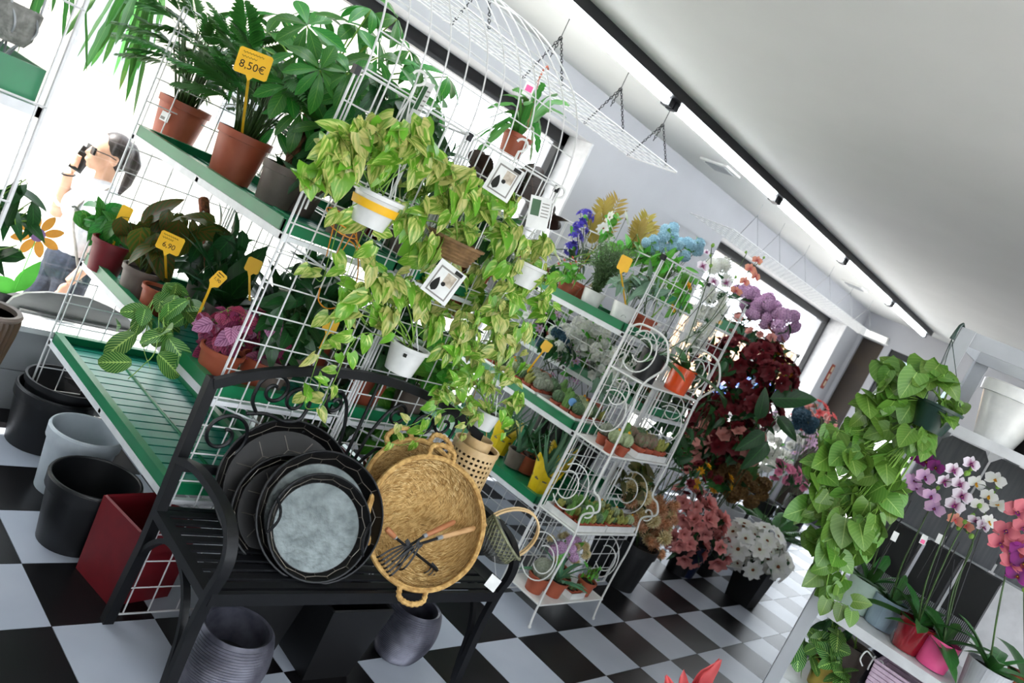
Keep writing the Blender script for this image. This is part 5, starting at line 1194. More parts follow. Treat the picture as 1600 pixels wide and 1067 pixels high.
# silk stems rising behind it
c = V((1.1, 1.25, 1.11)); t = thing('silk_flowers', 'violet-blue delphinium spikes in a dark tub behind the rosemary', 'artificial flowers', c, 'silk flowers behind the second rack'); pot(t, c, .07, .09, .22, 'blackpl')
bouquet(t, c+V((0, 0, .2)), [blob(x, y, r_, n, Y=1.25) for x, y, r_, n in ((915, 338, 10, 7), (908, 355, 10, 7), (900, 372, 10, 7), (893, 390, 8, 5))], ['violet'], .032, 'bright', 1, .09)
c = V((1.0, 1.45, 1.11)); t = thing('silk_flowers', 'gilded dried palm fans in a dark tub behind the rosemary', 'artificial flowers', c, 'silk flowers behind the second rack'); pot(t, c, .07, .09, .22, 'blackpl')
for x0, y0, x1, y1 in ((930, 385, 968, 310), (935, 380, 945, 312), (985, 405, 1014, 335), (990, 405, 1000, 345), (985, 400, 1022, 350), (925, 385, 930, 335)):
    a, b_ = at(x0, y0, Y=1.3), at(x1, y1, Y=1.3); L_ = (b_-a).length; d = unit(b_-a); mb = MB(); mb.tube([c+V((0, 0, .2)), a, b_], .003, 4); sd = unit(d.cross(FRONT))
    for i in range(15):
        f = .1+.88*i/15; p = a.lerp(b_, f); ll = L_*.42*math.sin(pi*(.15+.7*f))
        for sg in (-1, 1): mb.blade(ll, .017, 'lance', .2, .2, 4, p, frame(unit(sd*sg+d*.8+rv(.08)), -V(fw)), cols=(-1, 0, 1))
    mb.build('palm_fan', LMAT['gold'], t, sharp=False)
c = V((1.05, .95, 1.11)); t = thing('silk_flowers', 'pale blue hydrangea bunch at the top of the second rack', 'artificial flowers', c, 'silk flowers behind the second rack'); pot(t, c, .07, .09, .22, 'whitepot')
bouquet(t, c+V((0, 0, .2)), [blob(x, y, r_, n, Y=.95) for x, y, r_, n in ((1015, 382, 10, 3), (1040, 375, 14, 5), (1065, 388, 13, 4), (1085, 385, 10, 3), (1045, 362, 8, 2))], ['hydblue'], .035, 'bright', 5, .07)
c = V((1.0, 1.15, 1.11)); t = thing('silk_flowers', 'white daisies with pale buds between the gilded fans', 'artificial flowers', c, 'silk flowers behind the second rack'); pot(t, c, .07, .09, .22, 'whitepot')
bouquet(t, c+V((0, 0, .2)), [blob(948, 362, 10, 3, Y=1.15), blob(965, 345, 14, 2, Y=1.2)], ['daisy'], .05, 'bright', 6, .08)
# bunches on the far side and middle of the second rack
for x, y, yy, kinds, size, l, n in ((850, 500, 1.0, ['lilacs', 'rosewhite'], .035, 'small lilac and white silk bunch in the window end of the second rack', 8), (925, 530, .8, ['tiny', 'rosewhite'], .035, 'white silk bunch under the second rack top shelf', 16), (880, 540, 1.1, ['steel', 'tiny'], .035, 'blue and white silk bunch deep in the second rack', 14), (960, 580, .75, ['rosewhite', 'tiny'], .04, 'white blossom bunch behind the scroll-work stand', 14), (900, 575, .95, ['lilacs'], .03, 'mauve filler bunch above the cactus trays', 10)):
    c = V((XB+.80, yy, .51)); t = thing('silk_flowers', l, 'artificial flowers', c, 'silk bunches inside the second rack'); pot(t, c, .06, .08, .25, 'blackpl')
    p = at(x, y, X=XB+.62); bouquet(t, c+V((0, 0, .22)), [(p, px(26, p), n), (p+V((0, .08, -.03)), px(24, p), n//2)], kinds, size, 'bright', 7, .09)
# ------------------------------------------------------------------ cacti
def cactus_kind(kind, seed):
    """a pot-grown cactus as a thing with parts, built at the origin"""
    R2 = random.Random(seed); g = thing('potted_cactus', 'x', 'cactus', (0, 0, 0))
    MB().lathe([(.0001, 0), (.020, 0), (.0255, .032), (.0285, .032), (.029, .043), (.026, .043), (.025, .036), (.0001, .036)], (0, 0, 0), 16).build('pot', M['terra2'], g)
    MB().lathe([(.0001, .038), (.025, .0375), (.025, .036)], (0, 0, 0), 12).build('soil', M['soil'], g)
    m = CM[kind]; mb = MB(); sp = MB()
    if kind in ('globe', 'grey', 'pink', 'fuzzy'):
        r_ = .027; prof = [(.0001+r_*math.sin(k/10*pi), .038+r_*1.05*(1-math.cos(k/10*pi))) for k in range(11)]; mb.lathe(prof, (0, 0, 0), 40, None, 10, .09); cz, hh = .038+r_*1.05, r_*1.05
        for i in range(90):
            z = 1-1.75*(i+.5)/90; rr = math.sqrt(1-z*z); a = i*2.39996; d = V((rr*math.cos(a), rr*math.sin(a), z)); p = V((0, 0, cz))+d*r_; e = unit(d+V((R2.gauss(0, .4), R2.gauss(0, .4), R2.gauss(0, .4))))
            o = e.orthogonal().normalized()*.0005; sp.add([p-o, p+o, p+e*R2.uniform(.006, .011)], [(0, 1, 2)])
    elif kind == 'column':
        for k in range(3): x, y, h = ((0, 0, .085), (.013, .004, .05), (-.012, .006, .06))[k]; mb.lathe([(.0001, .036), (.012, .037), (.0135, .036+h*.6), (.010, .036+h*.92), (.0001, .036+h)], (x, y, 0), 28, None, 7, .12)
    elif kind == 'lobes':
        for k in range(6): a = k*1.05; mb.ball((.012*math.cos(a), .012*math.sin(a), .05+.012*(k % 2)), (.010, .010, .024), 8, 6, Matrix.Rotation(.35, 3, V((-math.sin(a), math.cos(a), 0))))
    elif kind == 'rosette':
        for k in range(14): a = k*2.4; e = .35+.08*k; mb.blade(.035, .02, 'ovate', -.3, .4, 4, (0, 0, .04), frame(V((math.cos(a)*math.cos(e), math.sin(a)*math.cos(e), math.sin(e))), V((0, 0, 1))))
    mb.build('cactus_body', m, g)
    if sp.v: o = sp.build('spines', CM['spine' if kind != 'pink' else 'pinkspine'], g, False); o['kind'] = 'stuff'
    if kind == 'fuzzy': MB().ball((.004, 0, .098), .006, 8, 5).build('bloom', M['p_yellow'], g)
    bpy.context.view_layer.update(); KIDS[g.name] = list(g.children); return g
CM = {'globe': mat('cactus_green', '4f6b45', .6, c2='3c5636', scale=90), 'grey': mat('cactus_grey', '8b9080', .7, c2='6d725f', scale=110), 'pink': mat('cactus_pink', '5f6a4a', .6, c2='7a5a50', scale=80), 'fuzzy': mat('cactus_fuzzy', '87946a', .7, c2='9ca880', scale=90), 'column': mat('cactus_bright', '5f8a3c', .5, c2='4f7832', scale=60), 'lobes': mat('cactus_yellow', '97964a', .6, c2='7f8238', scale=90), 'rosette': mat('succulent', '7f9b62', .5, c2='6a8650', scale=40), 'spine': mat('spine', 'd9d2bb', .6), 'pinkspine': mat('spine_pink', 'c98a80', .6)}
PROTO = {k: cactus_kind(k, i) for i, k in enumerate(('globe', 'grey', 'pink', 'fuzzy', 'column', 'lobes', 'rosette'))}
USED = set()
CN = {'globe': 'dark green ribbed globe', 'grey': 'grey spiny globe', 'pink': 'pink-spined globe', 'fuzzy': 'fuzzy pale globe', 'column': 'bright green columnar', 'lobes': 'yellow-green clumping', 'rosette': 'pale rosette'}
def cactus(kind, loc, sc_, where, group):
    l = ('%s cactus %s' % (CN[kind], where)).replace(' ,', ',')
    if kind == 'rosette': l = ('pale rosette succulent %s' % where).replace(' ,', ',')
    if kind not in USED:
        USED.add(kind); o = PROTO[kind]; o.location = loc; o.rotation_euler.z = R.random()*6; o.scale = (sc_,)*3; o['label'] = l; o['group'] = group; return o
    return copy_tree(PROTO[kind], loc, l, group, R.random()*6, sc_)
# two white trays of cacti on the middle shelf of the second rack
zk = LB[1]+.012
seq = ['globe', 'grey', 'globe', 'column', 'grey', 'fuzzy', 'globe', 'lobes']
for k, (y0, y1, l) in enumerate(((.42, .70, 'white plastic nursery tray of cacti at the near end of the second rack'), (.72, 1.2, 'white plastic nursery tray of cacti further along the second rack'))):
    c = V((XB+.17, (y0+y1)/2, zk)); t = thing('nursery_tray', l, 'tray', c, 'white nursery trays')
    MB().box(c+V((0, 0, .004)), (.3, y1-y0, .006)).box(c+V((-.15, 0, .022)), (.004, y1-y0, .044)).box(c+V((.15, 0, .022)), (.004, y1-y0, .044)).build('tray_floor', M['whitepot'], t, False)
    MB().box(c+V((0, -(y1-y0)/2, .022)), (.3, .004, .044)).build('tray_end', M['whitepot'], t, False); MB().box(c+V((0, (y1-y0)/2, .022)), (.3, .004, .044)).build('tray_end', M['whitepot'], t, False)
rowname = ['front', 'second', 'third', 'back']; nth = ['first', 'second', 'third', 'fourth', 'fifth', 'sixth', 'seventh', 'eighth', 'ninth', 'tenth']
for r_ in range(4):
    for k in range(10):
        y = .455+k*.074
        if .67 < y < .745: continue
        kd = seq[(k*3+r_*5) % 8]
        cactus(kd, V((XB+.06+r_*.072, y, zk+.008)), 1.18, ', %s from near end, %s row, second rack trays' % (nth[k], rowname[r_]), 'cacti in the second rack trays')
t = price_tag(854, 541, V((XB+.1, .9, zk+.06)), None, 'yellow tag on a slanting stake over the cactus trays', (), .055, .055, (-.6, -.75, .1), -.2, dict(X=XB+.08))
p = V((XB+.05, .50, zk+.10)); t = thing('marker_disc', 'blue round marker among the cacti near the stand', 'marker', p); MB().lathe([(.0001, 0), (.022, 0), (.022, .003), (.0001, .003)], p, 20, facing((-.7, -.7, .2))).build('disc', mat('blue_marker', '4f8fc9', .4), t); MB().tube([p, p-V((0, 0, .07))], .002, 5).build('pin', M['card'], t)
# ------------------------------------------------------------------ aloes in yellow wrap, bottom shelf
zl = LB[2]+.01
for k, (x, y, w_, l) in enumerate(((838, 770, True, 'aloe in yellow wrap at the near end of the bottom shelf'), (800, 728, False, 'big pale aloe in a dark pot in the middle of the bottom shelf'), (775, 705, True, 'aloe in yellow wrap furthest along the bottom shelf'), (860, 745, True, 'aloe in yellow wrap behind the others on the bottom shelf'))):
    t, c, s = potted(x, y, zl, .048, .06, .1, 'taupe', l, 'aloe', 'potted plant', 'aloes on the bottom shelf')
    rosette(t, s, 'aloe', 11, .3, (48, 86), .012)
    if w_:
        vs = []; n = 16
        for i, (rr, z) in enumerate(((.055, 0), (.064, .09), (.082, .17))):
            for j in range(n): a = 2*pi*j/n; vs.append(c+V((rr*(1+.06*(j % 2))*math.cos(a), rr*(1+.06*(j % 2))*math.sin(a), z+(.05*math.cos(a*2+1) if i == 2 else 0))))
        MB().add(vs, [(i*n+j, i*n+(j+1) % n, (i+1)*n+(j+1) % n, (i+1)*n+j) for i in range(2) for j in range(n)]).build('wrap', M['ywrap'], t, False)
# ------------------------------------------------------------------ white scroll-work stand
ex0, ex1, eyf, eyb = .145, .725, .06, .31
E_ = thing('plant_stand', 'white scroll-work metal stand with four tiers of cacti', 'plant stand', ((ex0+ex1)/2, .18, 0))
tiers = ((.125, .055), (.525, .055), (.935, .08), (1.31, .10))
for x in (ex0, ex1):
    fp = spline([(x, eyf-.01, 0), (x, eyf, .1), (x, eyf, .30), (x, eyf-.005, .42), (x, eyf, .53), (x, eyf+.01, .62), (x, eyf-.055, .68), (x, eyf-.03, .735), (x, eyf+.012, .75), (x, eyf+.022, .80), (x, eyf+.022, .94), (x, eyf+.03, 1.15), (x, eyf+.04, 1.31), (x, eyf-.02, 1.42), (x, eyf+.0, 1.50), (x, eyf+.06, 1.555), (x, eyb-.06, 1.56), (x, eyb, 1.52)], 5)
    MB().tube(fp, .0055, 7).build('front_post', M['white'], E_)
    MB().tube([(x, eyb, 0), (x, eyb, 1.54)], .0055, 7).build('rear_post', M['white'], E_)
    for y in (eyf-.01, eyb): MB().ball((x, y, .008), .009, 8, 5).build('foot', M['white'], E_)
    for z, r_, cy in ((.32, .105, .18), (.32, .06, .15), (.70, .10, .2), (.70, .06, .22), (1.12, .09, .2), (1.22, .055, .2), (1.44, .09, .2), (1.45, .05, .19)):
        MB().tube([(x, cy+r_*math.cos(a), z+r_*1.15*math.sin(a)) for a in [(.25+k*.075)*pi for k in range(21)]], .0035, 5).build('side_scroll', M['white'], E_)
    for cz, sg in ((.66, -1),):
        pts = spiral((eyf-.005, cz), .042, .008, -.5*pi, 2.6*pi*sg+.5*pi, 26); MB().tube([(x, a, b_) for a, b_ in pts], .0042, 6).build('curl', M['white'], E_)
for k, (z, yf) in enumerate(tiers):
    o = MB(); o.tube([(ex0, yf, z), (ex1, yf, z)], .005, 6); o.build('tier_bar', M['white'], E_); MB().tube([(ex0, eyb, z), (ex1, eyb, z)], .005, 6).build('tier_bar', M['white'], E_)
    for x in (ex0, ex1): MB().tube([(x, yf, z), (x, eyb, z)], .005, 6).build('tier_bar', M['white'], E_)
    MB().b2((ex0+.004, yf+.004, z-.003), (ex1-.004, eyb-.004, z+.002)).build('tier_sheet', M['white'], E_, False)
for k in range(9):
    x = ex0+.03+k*(ex1-ex0-.06)/8
    for (z0, yy0), (z1, yy1) in zip(tiers[:-1], tiers[1:]): MB().tube([(x, eyb, z0), (x, eyb, z1)], .0028, 5).build('back_rod', M['white'], E_)
    MB().tube([(x, eyb, 1.31), (x, eyb, 1.54)], .0028, 5).build('back_rod', M['white'], E_)
for x, cy in ((.30, 0), (.55, 1)):
    MB().tube([(x+.09*math.cos(a), eyb+.004, 1.43+.1*math.sin(a)) for a in [k*pi/10 for k in range(20)]], .0032, 5, True).build('back_ring', M['white'], E_)
def etray(x0, x1, z, yf, l):
    c = V(((x0+x1)/2, (yf+eyb)/2, z+.003)); t = thing('nursery_tray', l, 'tray', c, 'white nursery trays'); d_ = eyb-yf-.03
    MB().box(c+V((0, 0, .002)), (x1-x0, d_, .003)).build('tray_floor', M['whitepot'], t, False)
    for dx, dy, sx, sy in ((0, -d_/2, x1-x0, .003), (0, d_/2, x1-x0, .003), (-(x1-x0)/2, 0, .003, d_), ((x1-x0)/2, 0, .003, d_)): MB().box(c+V((dx, dy, .018)), (sx, sy, .034)).build('tray_side', M['whitepot'], t, False)
z, yf = tiers[1]; etray(ex0+.02, .42, z, yf, 'white tray of green columnar cacti on the second tier of the stand'); etray(.43, ex1-.01, z, yf, 'white tray of yellow clumping cacti on the second tier of the stand')
for r_ in range(3):
    for k in range(5): cactus(('column', 'column', 'lobes', 'globe', 'column')[(k+r_) % 5], V((.20+k*.05, yf+.045+r_*.07, z+.006)), .92, ', %s in %s row, left tray, stand second tier' % (nth[k], rowname[r_]), 'cacti on the stand second tier')
    for k in range(5): cactus(('lobes', 'rosette', 'lobes', 'lobes', 'fuzzy')[(k+r_) % 5], V((.465+k*.05, yf+.045+r_*.07, z+.006)), .92, ', %s in %s row, right tray, stand second tier' % (nth[k], rowname[r_]), 'cacti on the stand second tier')
z, yf = tiers[2]; etray(.40, ex1-.02, z, yf, 'white tray of pink-spined cacti on the third tier of the stand')
for x, y, k, sc_, wh in ((.19, .13, 'fuzzy', 1.25, 'at the left corner of the stand third tier'), (.265, .11, 'fuzzy', 1.25, 'second from the left on the stand third tier'), (.32, .17, 'column', 1.3, 'behind the fuzzy pair on the stand third tier'), (.24, .22, 'grey', 1.2, 'at the back left of the stand third tier')): cactus(k, V((x, y, z+.002)), sc_, wh, 'cacti on the stand third tier')
for i_, (x, y, k) in enumerate(((.445, .13, 'pink'), (.53, .13, 'pink'), (.61, .125, 'lobes'), (.665, .13, 'lobes'), (.45, .21, 'pink'), (.54, .21, 'globe'), (.62, .20, 'lobes'))): cactus(k, V((x, y, z+.005)), 1.35, ', %s in %s row, white tray, stand third tier' % (nth[i_ % 4], 'front' if i_ < 4 else 'back'), 'cacti on the stand third tier')
z, yf = tiers[0]
def stand_pot(x, y, r_, h, m, l): c = V((x, y, z+.003)); t = thing('potted_plant', l, 'potted plant', c, 'plants on the lowest tier of the stand'); return t, pot(t, c, r_*.8, r_, h, m)
t, s = stand_pot(.33, .13, .055, .085, 'terra', 'striped agave with drooping leaves on the lowest tier of the stand'); rosette(t, s, 'agave', 14, .2, (5, 70))
t, s = stand_pot(.60, .12, .05, .08, 'terra', 'green sprig plant in a terracotta pot at the right of the lowest tier'); cluster(t, s, [(s+V((0, 0, .05)), .055, 24)], 'bright', .035, hang=-.2)
t, s = stand_pot(.22, .17, .055, .09, 'terra', 'round spiny cactus in a terracotta pot on the lowest tier'); MB().lathe([(.0001+.055*math.sin(k/10*pi), .055*(1-math.cos(k/10*pi))) for k in range(11)], s-V((0, 0, .01)), 44, None, 11, .08).build('cactus_body', CM['grey'], t)
etray(.42, .55, z, .055, 'small white tray of pale succulents on the lowest tier of the stand')
for k in range(6): cactus('rosette', V((.445+(k % 3)*.042, .105+(k//3)*.09, z+.007)), .85, ', %s in %s row, small tray, stand lowest tier' % (nth[k % 3], 'front' if k < 3 else 'back'), 'succulents on the stand lowest tier')
t, s = stand_pot(.48, .24, .045, .09, 'terra', 'lilac and cream flowering plant at the back of the lowest tier'); bouquet(t, s, [(s+V((.05, -.02, .12)), .06, 9), (s+V((-.09, 0, .13)), .07, 9)], ['hydlilac', 'mumcream'], .028, 'bright', 6, .06)
# pots on the top tier
z = tiers[3][0]+.003
c = V((.56, .16, z)); t = thing('potted_orchid', 'orchid in a glossy orange pot on the top tier of the stand', 'orchid', c, 'potted orchids'); so_ = pot(t, c, .058, .068, .135, 'orangepot', 0); OR1 = t
rosette(t, so_, 'orchid', 7, .24, (5, 45)); 
c = V((.29, .2, z)); t = thing('potted_orchid', 'orchid in a shiny black pot at the left of the top tier', 'orchid', c, 'potted orchids'); sb_ = pot(t, c, .055, .065, .15, 'blackpl', 0); OR2 = t
rosette(t, sb_, 'orchid', 7, .2, (0, 50))
def orchid_flower(m, lip='p_purple', yel='heart_y'):
    mb = MB()
    for a, l, w_ in ((90, .9, .55), (210, .9, .5), (330, .9, .5)): d = V((math.cos(math.radians(a)), math.sin(math.radians(a)), .1)); mb.blade(l, w_, 'oval', .2, .1, 4, (0, 0, 0), frame(d, V((0, 0, 1))), cols=(-1, 0, 1))
    for a in (10, 170): d = V((math.cos(math.radians(a)), math.sin(math.radians(a)), .15)); mb.blade(1.0, .95, 'round', .15, .1, 4, (0, 0, .03), frame(d, V((0, 0, 1))), cols=(-1, 0, 1))
    mb.m(1).blade(.5, .35, 'oval', -.8, .5, 4, (0, 0, .05), frame(V((0, -1, .5)), V((0, 0, 1))), cols=(-1, 0, 1)); mb.ball((0, .02, .1), .1, 6, 4); mb.m(2).ball((0, -.08, .12), .06, 6, 4)
    return mb.mesh('orchid_flower', [M[m], M[lip], M[yel]], True)
OF = {'spot': orchid_flower('p_spot'), 'white': orchid_flower('p_white', 'p_yellow'), 'pink': orchid_flower('p_orchidpink', 'p_purple'), 'peach': orchid_flower('p_orchidpeach', 'p_coral'), 'purple': orchid_flower('p_purple', 'p_red'), 'lilac': orchid_flower('p_lilac', 'p_purple')}
def spray(root, base, pts, flowers, size, kind, face=(-.65, -.7, .25), stake=True, buds=3, m='stemd'):
    P_ = spline([base]+pts, 6); MB().tube(P_, [.0034*(1-.5*i/len(P_)) for i in range(len(P_))], 5).build('flower_stem', M[m], root, sharp=False)
    if stake: MB().tube([V(base)+V((.008, .004, 0)), V(base).lerp(P_[-1], .7)+V((.008, .004, 0))], .002, 4).build('stake', M['black'], root)
    for p in flowers:
        p = V(p); j = min(P_, key=lambda q: (q-p).length); MB().tube([j, j.lerp(p, .6)+V((0, 0, .008)), p], .0014, 4).build('pedicel', M[m], root, sharp=False)
        inst('orchid_flower', OF[kind if isinstance(kind, str) else R.choice(kind)], root, p, facing(unit(V(face)+rv(.22))), size*R.uniform(.85, 1.12))
    for k in range(buds): p = P_[-1-k*2]; inst('bud', BUD, root, p+rv(.004), None, R.uniform(.006, .009))
BUD = MB().ball((0, 0, 0), (1, 1, 1.25), 8, 5).mesh('bud', M['stem'], True)
kk = dict(Y=.16)
spray(OR2, sb_, [at(1060, 560, Y=.18), at(1105, 440, Y=.15), at(1112, 385, Y=.15)], [at(x, y, Y=.12) for x, y in ((1098, 416), (1115, 440), (1135, 442))], .034, 'spot')
spray(OR2, sb_, [at(1045, 545, Y=.18), at(1110, 500, Y=.16), at(1167, 395, Y=.15)], [at(x, y, Y=.12) for x, y in ((1104, 394),)], .02, 'spot', buds=2)
spray(OR1, so_, [at(1080, 540, Y=.16), at(1130, 480, Y=.15), at(1165, 430, Y=.15), at(1195, 402, Y=.15)], [at(x, y, Y=.12) for x, y in ((1183, 407), (1172, 420), (1180, 432), (1163, 440), (1150, 455))], .034, 'peach')
# ------------------------------------------------------------------ silk flower bunches around the flower rack
def bunch(x, y, cpos, kinds, size, blobs, label, pm='blackpl', ph=.28, pr=.09, leaf='dark', nleaf=5, lsize=.1, group='silk flower bunches at the back', square=False, up=.35):
    c = V(cpos); t = thing('flower_bunch', label, 'artificial flowers', c, group)
    if square:
        mb = MB(); r0, r1 = pr*.75, pr; vs = [c+V((sx*s, sy*s, z)) for s, z in ((r0, 0), (r1, ph), (r1-.008, ph), (r0-.008, .01)) for sx, sy in ((-1, -1), (1, -1), (1, 1), (-1, 1))]
        mb.add(vs, [(3, 2, 1, 0)]+[(4*i+j, 4*i+(j+1) % 4, 4*i+4+(j+1) % 4, 4*i+4+j) for i in range(3) for j in range(4)]+[(12, 13, 14, 15)]); mb.build('bucket', M[pm], t, False)
    else: pot(t, c, pr*.75, pr, ph, pm)
    bouquet(t, c+V((0, 0, ph*.85)), blobs, kinds, size, leaf, nleaf, lsize, up=up); return t
c = at(1062, 892, Z=0)
bunch(0, 0, c, ['magnolia'], .072, [blob(x, y, r_, n, d=depth(c)-.12) for x, y, r_, n in ((1080, 795, 34, 16), (1060, 830, 32, 13), (1100, 820, 34, 14), (1120, 855, 24, 9), (1075, 855, 30, 9))], 'pink magnolia bunch in a navy bucket on the floor', 'navy', .26, .13, 'dark', 6)
c = at(1156, 938, Z=0)
bunch(0, 0, c, ['daisy'], .082, [blob(x, y, r_, n, d=depth(c)-.08) for x, y, r_, n in ((1160, 845, 30, 10), (1195, 850, 28, 9), (1180, 870, 34, 10), (1212, 880, 22, 7), (1145, 865, 20, 5))], 'white daisies with brown hearts in a square black bucket on the floor', 'blackpl', .30, .12, 'dark', 5, square=True)
for x, y in ((1188, 905), (1196, 898)): inst('leaf', LEAF['calathea'][0], bpy.data.objects['flower_bunch.001'], at(x, y, d=depth(c)-.05), frame(V((.2, -.3, -1)), V((-.5, -.7, .2))), .12)
c = V((1.55, .40, 0))
bunch(0, 0, c, ['mumcream', 'mumpeach'], .05, [blob(x, y, r_, n, Y=.35) for x, y, r_, n in ((1000, 800, 24, 10), (1020, 825, 26, 10), (1035, 800, 20, 7), (1015, 850, 22, 7), (990, 765, 20, 6))], 'cream and peach pompom bunch behind the stand', 'blackpl', .28, .1)
# dark red masses on the flower rack
reds = [((1110, 560), (1150, 560), (1190, 560)), ((1090, 620), (1130, 610), (1180, 600), (1215, 590)), ((1100, 660), (1140, 650), (1185, 640)), ((1080, 700), (1120, 690), (1160, 690))]
names = ('upper', 'second', 'third', 'lowest'); zr = ((1.1), (.95), (.8), (.6))
for k, row in enumerate(reds):
    c = V((XC+.22, .9+.16*k, .905)); bl = [blob(x, y, 30, 17, X=XC-.02-.03*(i % 2)) for i, (x, y) in enumerate(row)]
    bunch(0, 0, c, ['rosered', 'rosered', 'rosesalmon'] if k == 3 else ['rosered'], .068, bl, '%s band of dark red silk blossoms on the flower rack' % names[k], 'blackpl', .2, .07, 'dark', 14, .13, group='dark red bunches on the flower rack')
zf = 1.73
c = V((XC+.25, .92, zf)); bunch(0, 0, c, ['hydlilac'], .045, [blob(x, y, r_, n, X=XC+.02) for x, y, r_, n in ((1165, 465, 18, 8), (1195, 485, 24, 11), (1225, 505, 20, 8), (1180, 480, 20, 7))], 'lilac hydrangea bunch on top of the flower rack', 'blackpl', .08, .07, 'dark', 4)
c = V((XC+.2, 1.15, zf)); bunch(0, 0, c, ['rosesalmon'], .042, [blob(x, y, r_, n, X=XC-.01) for x, y, r_, n in ((1155, 505, 14, 5), (1185, 525, 20, 8), (1205, 535, 18, 6))], 'salmon rose bunch hanging under the lilac hydrangeas', 'blackpl', .08, .07, 'dark', 6)
c = V((XC+.12, .80, .905)); bunch(0, 0, c, ['yellow'], .032, [blob(x, y, r_, n, X=XC+.05) for x, y, r_, n in ((1215, 555, 18, 8), (1225, 575, 14, 6), (1205, 580, 12, 4))], 'small orange-yellow bunch at the edge of the dark red flowers', 'blackpl', .12, .06, 'bright', 6)
c = V((1.62, .62, 0)); bunch(0, 0, c, ['mumwhite'], .06, [blob(x, y, r_, n, Y=.62) for x, y, r_, n in ((1115, 430, 22, 5), (1110, 470, 18, 5), (1095, 500, 18, 5), (1080, 535, 16, 4))], 'tall column of white chrysanthemums beside the second rack', 'blackpl', .5, .1, 'dark', 5)
c = V((1.75, .62, 0)); bunch(0, 0, c, ['rosesalmon', 'rosered'], .04, [blob(x, y, r_, n, Y=.6) for x, y, r_, n in ((1085, 690, 20, 8), (1100, 720, 22, 9), (1075, 735, 18, 6), (1120, 700, 20, 7))], 'dusky pink rose bunch low beside the stand', 'blackpl', .4, .1, 'dark', 8)
c = V((2.35, .42, 0)); bunch(0, 0, c, ['yellow', 'rosered'], .045, [blob(1098, 735, 12, 4, Y=.45), blob(1080, 755, 20, 6, Y=.45), blob(1125, 755, 18, 5, Y=.45)], 'orange and dark red bunch above the pink magnolias', 'blackpl', .4, .1, 'dark', 6)
c = V((3.05, .55, 0)); bunch(0, 0, c, ['brown'], .05, [blob(x, y, r_, n, Y=.5) for x, y, r_, n in ((1145, 755, 22, 8), (1175, 765, 22, 8), (1130, 735, 18, 6))], 'brown dried-flower bunch behind the white daisies', 'steelw', .5, .12, 'dark', 3)
c = V((3.5, .85, 0)); bunch(0, 0, c, ['tiny'], .035, [blob(x, y, r_, n, Y=.8) for x, y, r_, n in ((1185, 715, 22, 14), (1215, 720, 20, 12), (1200, 695, 20, 12))], 'airy white baby-breath bunch in a bucket at the back', 'blackpl', .5, .12, 'bright', 6, .08)
c = V((3.4, .38, 0)); bunch(0, 0, c, ['rosepink'], .055, [blob(x, y, r_, n, Y=.42) for x, y, r_, n in ((1215, 735, 14, 6), (1235, 742, 14, 6), (1250, 755, 10, 3))], 'pink rose bunch in a grey bucket beside the philodendron', 'steelw', .45, .12, 'dark', 6)
c = V((4.2, .75, 0)); bunch(0, 0, c, ['rosewhite', 'lilacs'], .06, [blob(x, y, r_, n, Y=.7) for x, y, r_, n in ((1220, 660, 16, 6), (1240, 690, 20, 8), (1265, 685, 16, 6), (1195, 650, 14, 5))], 'white and lilac bunch in the crowd of flowers at the back', 'blackpl', .5, .13, 'dark', 5)
c = V((4.7, .6, 0)); bunch(0, 0, c, ['coral', 'rosesalmon'], .055, [blob(x, y, r_, n, Y=.62) for x, y, r_, n in ((1275, 645, 18, 9), (1255, 655, 16, 7), (1290, 660, 16, 6))], 'coral pink bunch at the back beside the philodendron', 'blackpl', .6, .13, 'dark', 4)
c = V((4.3, .5, 0)); bunch(0, 0, c, ['steel'], .05, [blob(x, y, r_, n, Y=.55) for x, y, r_, n in ((1250, 655, 12, 5), (1262, 662, 10, 4))], 'steel-blue thistle bunch between the coral and white flowers', 'blackpl', .5, .12, 'dark', 3)
c = V((2.85, .58, 0)); t = thing('broad_leaf_plant', 'broad green leaf plant standing out before the far window', 'potted plant', c); s = pot(t, c, .1, .13, .3, 'blackpl')
for x, y, x1, y1 in ((1203, 622, 1284, 622), (1195, 675, 1150, 705), (1200, 690, 1160, 735), (1185, 655, 1200, 605), (1215, 650, 1250, 690)):
    a, b_ = at(x, y, d=5.4), at(x1, y1, d=5.35); MB().tube([s, s.lerp(a, .6)+V((0, 0, .05)), a], .004, 5).build('stem', M['stemd'], t); inst('leaf', LEAF['dark'][2], t, a, frame(b_-a, unit(-V(fw)+V((0, 0, .25)))), (b_-a).length)
c = V((2.95, .5, 0)); t = thing('fern', 'feathery fern fronds in the middle of the flower crowd', 'potted plant', c); s = pot(t, c, .1, .12, .35, 'blackpl')
for x, y in ((1180, 690), (1150, 710), (1135, 680), (1200, 670), (1165, 660), (1190, 720)): b_ = at(x, y, Y=.5); a = s+V((0, 0, .25)); MB().tube([s, a], .004, 5).build('stem', M['stemd'], t); inst('frond', FROND[0], t, a, frame(b_-a, V((-.4, -.6, .7))), (b_-a).length*1.1)
c = V((3.9, .42, 0)); t = thing('fern', 'grey-green fern clump in a grey bucket behind the daisies', 'potted plant', c); s = pot(t, c, .12, .15, .34, 'steelw')
for i in range(18): inst('frond', FROND[i % 3], t, s, frame(V((math.cos(i*2.4), math.sin(i*2.4), R.uniform(.3, 1.4))), V((0, 0, 1))), R.uniform(.25, .4))
